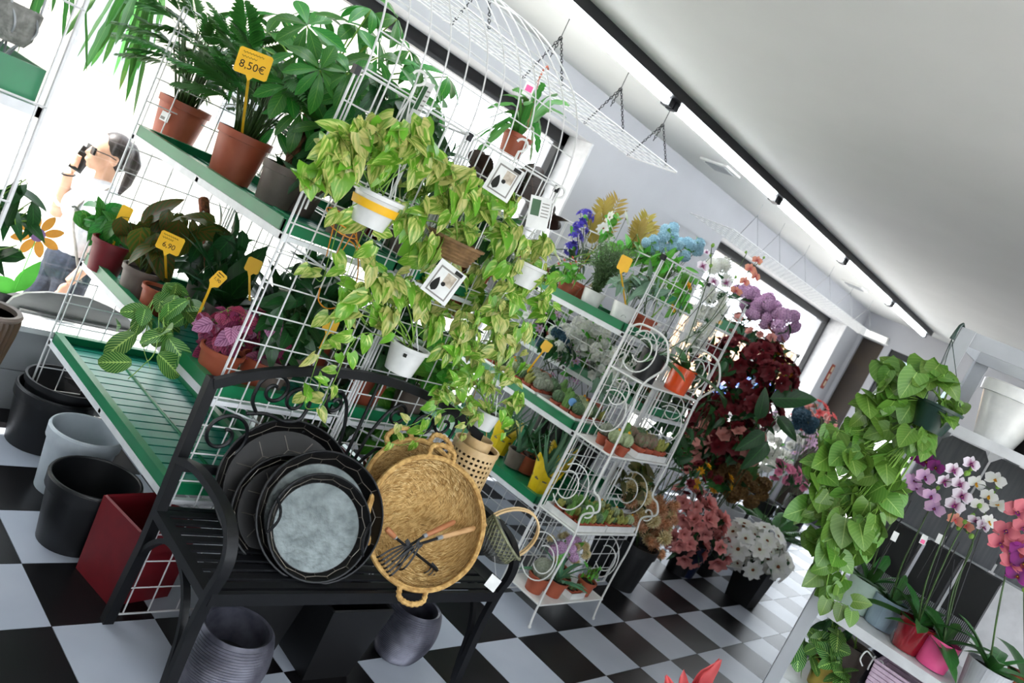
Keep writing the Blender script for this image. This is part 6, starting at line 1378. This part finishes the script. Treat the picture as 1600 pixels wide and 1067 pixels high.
# red flower tips at the bottom of the frame
c = at(1085, 1062, Z=.42); c = V((c.x, c.y, 0)); t = thing('celosia', 'red flame-shaped flower tips rising at the bottom of the frame', 'potted plant', c); s = pot(t, c, .09, .11, .2, 'terra')
for x0, y0, x1, y1, w_ in ((1080, 1080, 1127, 1030, .05), (1068, 1085, 1068, 1046, .03), (1050, 1085, 1041, 1054, .03), (1075, 1100, 1090, 1060, .03)):
    a, b_ = at(x0, y0, d=depth(c)-.1), at(x1, y1, d=depth(c)-.1); MB().tube([s, s.lerp(a, .6), a], .004, 5).build('stem', M['stemd'], t); L_ = (b_-a).length; mb = MB()
    for k in range(3): mb.blade(L_, w_*1.2, 'lance', .1*(k-1), .5, 8, a, frame(b_-a, unit(-V(fw)+rv(.5))), wave=.25)
    mb.build('plume', M['p_coral'], t, sharp=False)
rosette(t, s, 'dark', 9, .16, (20, 70))
# ------------------------------------------------------------------ steel shelf unit at the right
SY0 = -1.03
S = thing('shelf_unit', 'grey steel shelving with white shelves at the right edge', 'shelf unit', (.2, -1.45, 0))
def post(x, y, z1, nm='post', sy=-1):
    mb = MB(); mb.b2((x-.022, y-.002, 0), (x+.022, y+.002, z1)); mb.b2((x-.022 if x < .2 else x+.018, y, 0), (x-.018 if x < .2 else x+.022, y+sy*.05, z1)); o = mb.build(nm, M['steelw'], S, False)
    return o
SD = .40
yr = at(1545, 760, X=SD).y
for x, y in ((0, SY0), (SD, SY0)): post(x, y, 2.075)
post(SD, yr, 1.75); post(0, -2.3, 2.075); post(SD, -2.3, 2.075)
# slot holes in the front post and the rear post
for x, y, z0, z1 in ((SD-.024, yr-.02, .9, 1.74),):
    for k in range(int((z1-z0)/.05)): MB().box((x, y, z0+k*.05), (.003, .008, .024)).build('slot', M['dark'], S, False)
for z, nm in ((.64, 'shelf'), (.96, 'shelf'), (1.755, 'shelf')):
    MB().b2((-.012, -2.3, z-.006), (SD, SY0-.004, z)).b2((-.016, -2.3, z-.034), (-.010, SY0-.004, z+.002)).build(nm, M['shelfw'], S, False)
MB().b2((-.004, -2.3, 2.02), (.004, SY0, 2.075)).build('top_rail', M['steelw'], S, False); MB().b2((SD-.004, -2.3, 2.02), (SD+.004, SY0, 2.075)).build('top_rail', M['steelw'], S, False)
MB().b2((0, SY0-.004, 2.02), (SD, SY0+.004, 2.075)).build('top_rail', M['steelw'], S, False)
MB().b2((SD-.012, -2.3, 1.36), (SD, SY0, 1.40)).build('back_rail', M['steel'], S, False)
# white pot and patterned pot on the upper shelf
z2 = 1.757; c = at(1516, 668, Z=z2); c.x = max(c.x, .11); t = thing('large_pot', 'large plain white pot on the upper steel shelf', 'pot', c)
r_ = .118; MB().lathe([(.0001, 0), (r_*.56, 0), (r_*.9, .155), (r_*1.0, .156), (r_*1.03, .195), (r_*.95, .2), (r_*.92, .19), (r_*.5, .015), (.0001, .015)], c, 48).build('pot_body', M['whitepot'], t)
c = at(1612, 712, Z=z2); c.x = max(c.x, .1); t = thing('patterned_pot', 'cream pot with dark leaf scrolls and green bands on the upper steel shelf', 'pot', c); r_ = .075
MB().lathe([(.0001, 0), (r_*.8, 0), (r_*.82, .02), (r_*.97, .15), (r_*.95, .15), (.0001, .14)], c, 40).build('pot_body', M['cream'], t)
MB().lathe([(r_*.93, .145), (r_*1.05, .145), (r_*1.08, .18), (r_*.98, .182), (r_*.93, .145)], c, 40).build('green_rim', M['dgreen'], t); MB().lathe([(r_*.79, 0), (r_*.835, 0), (r_*.86, .026), (r_*.80, .026), (r_*.79, 0)], c, 40).build('green_foot', M['dgreen'], t)
def on_pot(a, z): rr = r_*(.82+.15*(z-.02)/.13)+.0015; return c+V((rr*math.cos(a), rr*math.sin(a), z))
for k in range(7):
    a0 = pi+.1+k*.34; MB().tube([on_pot(a0+.10*(1-f)*math.cos(f*9), .05+.028*f*0+.02*(1-f)*math.sin(f*9)+.02) for f in [i/16 for i in range(17)]], .0016, 4).build('scroll_motif', M['dgreen'], t)
    for j in range(4): MB().blade(.024, .012, 'ovate', 0, 0, 4, on_pot(a0+.12, .07+j*.017), frame(V((math.sin(a0)*(-1)**j*.5, -math.cos(a0)*(-1)**j*.5, .7)), V((math.cos(a0), math.sin(a0), 0)))).build('leaf_motif', M['dgreen'], t)
c = V((.27, -1.36, z2)); t = thing('stacked_planter', 'black planter in the shadow behind the white pot', 'planter', c); pot(t, c, .1, .13, .16, 'blackpl', .2, soil=False)
# slate boards and black ribbed planters at the back of the unit
for k, (yy, l) in enumerate(((-1.16, 'grey slate-look board leaning at the back of the steel unit, left'), (-1.345, 'grey slate-look board leaning at the back of the steel unit, middle'), (-1.53, 'grey slate-look board leaning at the back of the steel unit, right'))):
    p = V((.372, yy, 1.53)); t = thing('slate_board', l, 'board', p, 'slate-look boards'); w_ = .088; o = [(-w_, -.2), (w_, -.2), (w_, .16), (w_-.025, .19), (-w_+.025, .19), (-w_, .16)]
    MB().prism(o, .01, p, facing((-1, 0, .03))).build('board', M['slate'], t, False); MB().prism([(a*.93, b*.95) for a, b in o], .003, p+V((-.007, 0, 0)), facing((-1, 0, .03))).build('face_panel', M['slate'], t, False)
    MB().b2((.355, yy-.08, 1.322), (.39, yy+.08, 1.33)).build('board_ledge', M['steel'], t, False)
z1 = .962
for k, y in enumerate((-1.13, -1.275, -1.42)):
    c = V((.36, y, z1)); t = thing('ribbed_planter', ('black planter with finely ribbed front, %s of the row behind the orchids' % ('left', 'middle', 'right')[k]), 'planter', c, 'black ribbed planters')
    MB().b2((c.x-.03, y-.062, z1), (c.x+.03, y+.062, z1+.355)).build('planter_body', M['blackpl'], t, False)
    mb = MB()
    for j in range(20): mb.b2((c.x-.034, y-.06+j*.0062, z1+.005), (c.x-.03, y-.057+j*.0062, z1+.16))
    o = mb.build('ribs', M['steel'], t, False); o['kind'] = 'stuff'
    MB().b2((c.x-.033, y-.064, z1+.34), (c.x+.033, y+.064, z1+.357)).build('lip', M['blackpl'], t, False)
# orchids and pots on the middle shelf
def shelf_pot(x, y, z, rb, rt_, h, m, label, ribs=0, amp=0, name='potted_orchid', cat='orchid', dx=0, group='orchids on the steel shelves'):
    c = at(x, y, Z=z+.001); c.x = min(max(c.x+dx, .075), .31); t = thing(name, label, cat, c, group); return t, c, pot(t, c, rb, rt_, h, m, 0, ribs=ribs, amp=amp, n=40)
t, c, s = shelf_pot(1334, 951, z1, .052, .07, .125, 'celadon', 'orchid in a celadon green pot at the left of the middle steel shelf'); oA = (t, s); rosette(t, s, 'orchid', 6, .17, (15, 60))
t, c, s = shelf_pot(1371, 977, z1, .05, .064, .115, 'bluepot', 'orchid in a pale blue ribbed pot next to the celadon one', 40, .012); oB = (t, s); rosette(t, s, 'orchid', 6, .18, (10, 60))
t, c, s = shelf_pot(1412, 1013, z1, .045, .064, .11, 'redpot', 'orchid in a dark red glazed pot in the middle of the shelf'); oC = (t, s); rosette(t, s, 'orchid', 9, .2, (5, 70))
t, c, s = shelf_pot(1453, 1040, z1, .05, .058, .105, 'pinkpot', 'orchid in a bright pink pot on the middle steel shelf'); oD = (t, s); rosette(t, s, 'orchid', 7, .19, (5, 60))
t, c, s = shelf_pot(1520, 1088, z1, .055, .072, .12, 'greypot', 'orchid in a pale grey ribbed pot at the right of the middle shelf', 40, .012); oE = (t, s); rosette(t, s, 'orchid', 8, .2, (5, 60))
t, c, s = shelf_pot(1590, 1090, z1, .05, .065, .11, 'terra', 'orchid in a terracotta pot at the right edge of the frame'); oF = (t, s); rosette(t, s, 'orchid', 8, .2, (5, 60))
fx = dict(X=.02)
def sprayx(o, pts, fl, size, kind, xx=.02, **k): spray(o[0], o[1], [at(x, y, X=xx) for x, y in pts], [at(x, y, X=xx-.03) for x, y in fl], size, kind, (-.85, -.3, .35), **k)
sprayx(oA, ((1375, 850), (1410, 790), (1440, 745), (1455, 725)), ((1436, 718), (1462, 730), (1448, 722)), .038, 'purple', .12)
sprayx(oB, ((1410, 880), (1450, 800), (1470, 750)), ((1427, 752), (1445, 745), (1460, 795), (1455, 775), (1432, 765)), .036, 'lilac', .08)
sprayx(oC, ((1450, 900), (1490, 800), (1505, 750), (1515, 730)), ((1475, 752), (1500, 757), (1492, 790), (1503, 775), (1517, 725), (1490, 735)), .037, 'spot', .04)
sprayx(oC, ((1470, 890), (1500, 830), (1530, 790)), ((1525, 815), (1535, 822)), .036, 'spot', .04)
sprayx(oD, ((1500, 900), (1540, 800), (1560, 760)), ((1525, 755), (1555, 750), (1545, 775), (1560, 790), (1530, 790), (1545, 815)), .035, 'white', .16)
sprayx(oD, ((1490, 920), (1520, 850), (1500, 820)), ((1492, 812), (1510, 822)), .03, 'peach', .1)
sprayx(oE, ((1560, 950), (1580, 860), (1590, 800)), ((1590, 800), (1600, 825), (1572, 830), (1562, 850), (1590, 850), (1580, 880), (1605, 795)), .042, 'pink', -.02)
sprayx(oF, ((1600, 950), (1600, 880)), ((1598, 862), (1600, 880), (1590, 900)), .042, ['purple', 'pink'], -.02)
for k, (x, y, l, m) in enumerate(((1398, 838, 'black and white marker with a bright picture on an orchid stake', 'card'), (1443, 843, 'small pink and white marker on an orchid stake', 'pinkpot'), (1468, 842, 'pair of white clips on an orchid stem', 'card'))):
    p = at(x, y, X=.06); t = thing('stake_marker', l, 'marker', p, 'markers on the orchid stakes'); q = facing((-.8, -.4, .2)); MB().box(p, (.02, .035, .002), q).build('marker_plate', M['card'], t, False); MB().box(p+q @ V((0, -.008, .0015)), (.014, .014, .001), q).build('picture', M[m], t, False)
    MB().tube([p, p-V((0, 0, .16))], .0015, 4).build('stake', M['black'], t)
# lower shelf
z0 = .642
t, c, s = shelf_pot(1278, 1072, z0, .045, .06, .10, 'mustard', 'prayer plant in a mustard pot on the lower steel shelf', name='prayer_plant', cat='potted plant', group='plants on the lower steel shelf')
cluster(t, s, [blob(x, y, r_, n, X=c.x-.06) for x, y, r_, n in ((1245, 1010, 22, 3), (1275, 1000, 24, 5), (1265, 1030, 24, 5), (1300, 1030, 24, 6), (1315, 1055, 20, 4), (1310, 1005, 20, 4))], 'maranta', .10, front=(-.85, -.3, .45), hang=.25)
t, c, s = shelf_pot(1300, 1078, z0, .055, .068, .2, 'taupe', 'peperomia in a taupe ribbed pot behind the prayer plant', 40, .01, 'potted_plant', 'potted plant', .0, 'plants on the lower steel shelf'); cluster(t, s, [blob(1295, 975, 18, 5, X=c.x), blob(1330, 985, 16, 4, X=c.x)], 'dark', .085, front=(-.85, -.3, .4))
t, c, s = shelf_pot(1358, 1100, z0, .06, .075, .2, 'violetpot', 'dark violet empty pot at the back of the lower shelf', name='pot_cover', cat='pot', group='plants on the lower steel shelf')
c = V((.115, -1.42, z0)); t = thing('lilac_basket', 'pale lilac wicker basket with lining and ribbon on the lower shelf', 'basket', c); w_, d_, h = .10, .11, .235; q = Matrix.Rotation(.0, 3, 'Z')
for sx, sy, lx, ly in ((-1, 0, .006, d_*2), (1, 0, .006, d_*2), (0, -1, w_*2, .006), (0, 1, w_*2, .006)):
    for k in range(15): MB().box(c+q @ V((sx*(w_*(.84+.01*k)), sy*(d_*(.84+.01*k)), .008+k*.0158)), (lx*(.84+.01*k) if sy else .008, ly*(.84+.01*k) if sx else .008, .0135), q).build('woven_band', M['lilacbasket'], t, False)
MB().box(c+V((0, 0, .004)), (w_*1.7, d_*1.7, .006), q).build('basket_floor', M['lilacbasket'], t, False)
mb = MB()
for a, b_ in (((-1, -1), (1, -1)), ((1, -1), (1, 1)), ((1, 1), (-1, 1)), ((-1, 1), (-1, -1))): mb.tube([c+q @ V((a[0]*w_, a[1]*d_, .245)), c+q @ V((b_[0]*w_, b_[1]*d_, .245))], .006, 6)
mb.build('braided_rim', M['lilacbasket'], t)
for k in range(3): p = c+q @ V((-w_*.6, d_+.012, .235)); MB().tube(spline([p, p+V((-.02, .03*(k-1), .015)), p+V((-.025, .035*(k-1), -.02)), p+V((-.015, .02*(k-1), -.04))], 5), .003, 5).build('ribbon', M['card'], t)
# ------------------------------------------------------------------ hanging philodendron
c = at(1448, 672, X=-.10); t = thing('hanging_philodendron', 'heart-leaved philodendron cascading from a dark green pot hooked on the steel post', 'hanging plant', c); s = pot(t, c, .05, .075, .095, 'dkgreenpl', .12, .004)
hk = at(1487, 530, X=-.06); mb = MB()
for a in (.5, 2.6, 4.7): mb.tube([c+V((.075*math.cos(a), .075*math.sin(a), .09)), hk], .0014, 4)
mb.build('straps', M['dkgreenpl'], t)
MB().tube([hk, hk+V((0, 0, .03)), hk+V((.012, 0, .055)), hk+V((.035, 0, .068)), hk+V((.06, -.005, .055)), hk+V((.066, -.005, .035))], [.009, .006, .0055, .005, .0045, .003], 8).build('hook', M['dkgreenpl'], t)
PF = (-.85, -.45, .35)
bl = [(1395, 590, 26, 8), (1425, 600, 28, 9), (1380, 625, 28, 10), (1415, 640, 30, 12), (1350, 640, 28, 9), (1455, 590, 20, 5), (1480, 600, 16, 3), (1340, 680, 30, 12), (1385, 675, 30, 11), (1430, 690, 28, 9), (1470, 660, 22, 5), (1490, 640, 14, 3), (1300, 690, 22, 6), (1325, 725, 32, 13), (1370, 730, 30, 12), (1280, 735, 26, 8), (1285, 775, 30, 11), (1335, 775, 32, 13), (1385, 775, 26, 8), (1260, 800, 20, 5), (1300, 820, 32, 12), (1350, 825, 30, 11), (1270, 850, 20, 5), (1300, 865, 24, 7), (1345, 850, 20, 6), (1275, 890, 14, 3), (1290, 925, 12, 2), (1310, 915, 12, 2)]
cluster(t, s, [blob(x, y, r_, n, X=-.12+.04*math.sin(x)) for x, y, r_, n in bl], 'philo', .10, front=PF, hang=.6)
vine(t, [s, at(1330, 800, X=-.15), at(1300, 880, X=-.16), at(1292, 930, X=-.16), at(1320, 945, X=-.15), at(1335, 955, X=-.15)], 12, .085, 'philo', front=V(PF))
vine(t, [s, at(1480, 640, X=-.1), at(1497, 625, X=-.1)], 4, .045, 'philo', front=V(PF))
# ------------------------------------------------------------------ window decals and marble slab on the sill
c = at(59, 367, Y=YG-.02); t = thing('flower_decal', 'orange paper daisy with violet heart and green leaves on the window', 'window decal', c)
qd = facing((0, -1, 0)); pm = MB().blade(.085, .045, 'oval', 0, 0, 6).mesh('petal', M['orangedec'], True); rp = px(36, c)
MB().lathe([(.0001, 0), (rp*.3, 0), (rp*.3, .004), (.0001, .004)], c, 20, qd).build('heart', M['purpledec'], t)
for k in range(8): a = k*pi/4+.4; inst('petal', MB().blade(rp*.85, rp*.42, 'oval', 0, 0, 6).mesh('petal', M['orangedec'], True) if k == 0 else PETAL, t, c+qd @ V((math.cos(a)*rp*.25, math.sin(a)*rp*.25, .001)), qd @ Matrix.Rotation(a-pi/2, 3, 'Z')) if k else None; PETAL = pm
for o in [o for o in t.children if o.name.startswith('petal')]: bpy.data.objects.remove(o)
pm = MB().blade(rp*.8, rp*.4, 'oval', 0, 0, 6).mesh('petal', M['orangedec'], True)
for k in range(8): a = k*pi/4+.4; inst('petal', pm, t, c+qd @ V((math.cos(a)*rp*.24, math.sin(a)*rp*.24, .001)), qd @ Matrix.Rotation(a-pi/2, 3, 'Z'))
b0 = at(22, 457, Y=YG-.02); MB().tube([c-V((0, .0, 0)), b0], .0025, 4).build('stem', M['greendec'], t)
for x, y in ((64, 408), (-8, 430)): a = at(x, y, Y=YG-.018); inst('leaf', MB().blade((a-b0).length, .075, 'lance', 0, 0, 6).mesh('leaf', M['greendec'], True), t, b0, frame(a-b0, V((0, -1, 0))))
xs = [at(x, y, Y=YG-.06) for x, y in ((8, 478), (20, 464), (40, 457), (75, 456), (110, 460), (140, 465), (170, 478), (195, 492), (212, 510))]
poly = [(p.x, p.z) for p in xs]; zb_ = ZS+.026; poly = [(a, max(b_, zb_+.01)) for a, b_ in poly]; poly = [(poly[0][0], zb_)]+poly+[(poly[-1][0]+.03, zb_)]
t = thing('marble_slab', 'grey marbled slab with a rounded top standing on the window sill', 'slab', (poly[0][0]+.3, YG-.06, zb_))
MB().prism([(a, b_) for a, b_ in poly][::-1], .02, (0, YG-.06, 0), Matrix.Rotation(math.radians(90), 3, 'X')).build('slab', M['marble'], t, False)
MB().b2((poly[0][0]+.05, YG-.1, zb_), (poly[-1][0]-.05, YG-.05, zb_+.012)).build('slab_foot', M['marble'], t, False)
# ------------------------------------------------------------------ woman outside, on the phone
h0 = at(160, 238, d=4.35); PZ = -.42; sx_ = h0.x; sy_ = h0.y
P0 = V((sx_+.03, sy_, PZ)); hs = (h0.z-PZ)/1.55
def pp_(x, y, z): return P0+V((x, y, z))*hs            # she faces -x; her left side (-y) is to the viewer
W_ = thing('person', 'woman in white top and dark jeans walking outside with a phone at her ear', 'person', P0)
b = MB(); bq = lambda a, bb, ra, rb_, n=12: b.tube([pp_(*a), pp_(*[(x+y)/2 for x, y in zip(a, bb)]), pp_(*bb)], [ra*hs, (ra+rb_)/2*hs, rb_*hs], n)
hc = (0, 0, 1.55)
b.ball(pp_(.012, 0, 1.575), tuple(k*hs for k in (.092, .074, .098)), 18, 12)             # skull
b.ball(pp_(-.035, 0, 1.52), tuple(k*hs for k in (.060, .056, .078)), 16, 10)              # face and jaw
b.ball(pp_(-.062, 0, 1.462), tuple(k*hs for k in (.026, .03, .022)), 10, 6)               # chin
b.add([pp_(*p) for p in ((-.085, .012, 1.57), (-.085, -.012, 1.57), (-.122, 0, 1.518), (-.088, .017, 1.508), (-.088, -.017, 1.508))], [(0, 2, 1), (0, 3, 2), (1, 2, 4), (2, 3, 4), (0, 1, 4, 3)])   # nose
b.ball(pp_(-.092, 0, 1.488), tuple(k*hs for k in (.012, .022, .012)), 8, 6)               # lips
for sg in (-1, 1): b.ball(pp_(.018, sg*.074, 1.535), tuple(k*hs for k in (.02, .012, .032)), 8, 6)
bq((.02, 0, 1.50), (.035, 0, 1.37), .048, .055)
b.ball(pp_(.03, 0, 1.24), tuple(k*hs for k in (.10, .17, .17)), 16, 10); b.ball(pp_(.02, 0, 1.05), tuple(k*hs for k in (.095, .14, .2)), 16, 10); b.ball(pp_(.03, 0, .9), tuple(k*hs for k in (.12, .165, .13)), 16, 10)
for sg in (-1, 1):
    ft = -.16 if sg > 0 else .14
    bq((.03, sg*.085, .88), (ft*.4+.0, sg*.085, .48), .088, .055); bq((ft*.4, sg*.085, .48), (ft+.02, sg*.085, .08), .055, .036); b.ball(pp_(ft-.04, sg*.085, .035), tuple(k*hs for k in (.12, .042, .035)), 10, 6)
# her left arm hangs and swings, her right arm lifts the phone
bq((.04, -.175, 1.33), (.09, -.205, 1.06), .05, .038); bq((.09, -.205, 1.06), (-.02, -.2, .84), .038, .026)
bq((.03, .175, 1.33), (-.06, .2, 1.10), .05, .04); bq((-.06, .2, 1.10), (-.112, .1, 1.375), .038, .026)
hand = V((-.102, .085, 1.425)); b.ball(pp_(*hand), tuple(k*hs for k in (.03, .026, .045)), 10, 6); b.ball(pp_(-.03, -.2, .79), tuple(k*hs for k in (.032, .018, .045)), 10, 6)
for k in range(4):
    z = 1.41+.02*k; pts = [pp_(-.112, .09, z), pp_(-.130, .07, z+.012), pp_(-.124, .042, z+.014), pp_(-.105, .03, z+.012)]; b.tube(pts, [.0095*hs, .009*hs, .0085*hs, .007*hs], 7)
    pts = [pp_(-.03+.014*(k-1.5), -.2, .765), pp_(-.04+.014*(k-1.5), -.2, .725-.006*(k % 3)), pp_(-.055+.012*(k-1.5), -.198, .70-.006*(k % 3))]; b.tube(pts, [.009*hs, .0085*hs, .007*hs], 7)
b.tube([pp_(-.09, .09, 1.41), pp_(-.07, .085, 1.445), pp_(-.065, .08, 1.47)], [.011*hs, .01*hs, .008*hs], 7); b.tube([pp_(-.015, -.2, .80), pp_(-.06, -.195, .765), pp_(-.07, -.195, .74)], [.011*hs, .0095*hs, .008*hs], 7)
body = b.build('body', M['skin'], W_)
rm = body.modifiers.new('merge', 'REMESH'); rm.mode = 'VOXEL'; rm.voxel_size = .0075; rm.use_smooth_shade = True
sm = body.modifiers.new('soften', 'SMOOTH'); sm.factor = .5; sm.iterations = 3
def cloth(nm, m, fn):
    c_ = MB(); fn(c_); o = c_.build(nm, m, W_); r2 = o.modifiers.new('merge', 'REMESH'); r2.mode = 'VOXEL'; r2.voxel_size = .009; r2.use_smooth_shade = True; s2_ = o.modifiers.new('soften', 'SMOOTH'); s2_.iterations = 3
    return o
def shirt(c_):
    tb = lambda a, bb, ra, rb_: c_.tube([pp_(*a), pp_(*[(x+y)/2 for x, y in zip(a, bb)]), pp_(*bb)], [ra*hs, (ra+rb_)/2*hs, rb_*hs], 12)
    c_.ball(pp_(.03, 0, 1.24), tuple(k*hs for k in (.118, .188, .182)), 18, 12); c_.ball(pp_(.022, 0, 1.06), tuple(k*hs for k in (.118, .16, .22)), 18, 12); c_.ball(pp_(-.03, 0, 1.22), tuple(k*hs for k in (.095, .12, .1)), 16, 10)
    tb((.04, -.165, 1.34), (.08, -.205, 1.10), .066, .062); tb((.03, .165, 1.34), (-.09, .2, 1.17), .066, .062)
def jeans(c_):
    tb = lambda a, bb, ra, rb_: c_.tube([pp_(*a), pp_(*[(x+y)/2 for x, y in zip(a, bb)]), pp_(*bb)], [ra*hs, (ra+rb_)/2*hs, rb_*hs], 12)
    c_.ball(pp_(.03, 0, .9), tuple(k*hs for k in (.132, .178, .14)), 16, 10)
    for sg in (-1, 1): ft = -.16 if sg > 0 else .14; tb((.03, sg*.085, .88), (ft*.4, sg*.085, .48), .10, .068); tb((ft*.4, sg*.085, .48), (ft+.02, sg*.085, .1), .068, .055)
cloth('shirt', M['shirt'], shirt); cloth('jeans', M['jeans'], jeans)
def hair(c_):
    c_.ball(pp_(.028, 0, 1.592), tuple(k*hs for k in (.094, .083, .094)), 18, 12); c_.ball(pp_(.06, 0, 1.54), tuple(k*hs for k in (.06, .075, .07)), 14, 10); c_.ball(pp_(.105, 0, 1.625), tuple(k*hs for k in (.036, .034, .036)), 12, 8)
    c_.tube([pp_(.12, 0, 1.62), pp_(.155, 0, 1.55), pp_(.15, 0, 1.43), pp_(.13, 0, 1.34)], [.03*hs, .036*hs, .03*hs, .008*hs], 10)
cloth('hair', M['hair'], hair)
g = MB(); g.box(pp_(-.088, -.033, 1.545), (.012*hs, .05*hs, .04*hs)).box(pp_(-.088, .033, 1.545), (.012*hs, .05*hs, .04*hs)); g = g.build('sunglasses', M['frame_b'], W_, False)
for sg in (-1, 1): MB().tube([pp_(-.09, sg*.058, 1.555), pp_(-.02, sg*.08, 1.555), pp_(.02, sg*.082, 1.545)], .003, 5).build('glasses_arm', M['frame_b'], g)
MB().tube([pp_(-.107+.031*math.cos(a), .112+.031*math.sin(a)*.9, 1.355+.008*math.cos(a)) for a in [k*pi/8 for k in range(16)]], .006, 5, True).build('wristband', M['frame_b'], W_)
MB().tube(spline([pp_(-.075, -.14, 1.22), pp_(-.095, -.11, 1.235), pp_(-.1, -.08, 1.225)], 4), .006, 5).build('shirt_print', M['ink'], W_)
MB().tube(spline([pp_(.03, -.12, 1.40), pp_(-.085, -.10, 1.22), pp_(-.03, -.19, 1.0), pp_(.05, -.18, .85)], 6), .008, 5).build('bag_strap', M['cardg'], W_)
p = pp_(-.09, .062, 1.465); ph = thing('phone', 'dark mobile phone held to the cheek of the woman outside', 'phone', p); qf = frame(V((.25, 0, 1)), V((-.35, -.9, 0))); MB().box(p, (.07, .14, .009), qf).build('phone_body', M['frame_b'], ph, False); MB().box(p+qf @ V((0, 0, .005)), (.062, .125, .001), qf).build('screen', M['dark'], ph, False)
# potted shrub standing outside behind her
c = V((-1.0, 3.2, -.42)); t = thing('outdoor_planter', 'low planter with a spiky shrub outside below the window', 'planter', c); MB().b2((c.x-.2, c.y-.15, c.z), (c.x+.2, c.y+.15, c.z+.3)).build('planter_body', M['street'], t, False); rosette(t, c+V((0, 0, .3)), 'dark', 26, .3, (20, 80))
# anything unused
for k, o in PROTO.items():
    if k not in USED:
        for ch in list(o.children): bpy.data.objects.remove(ch)
        bpy.data.objects.remove(o)
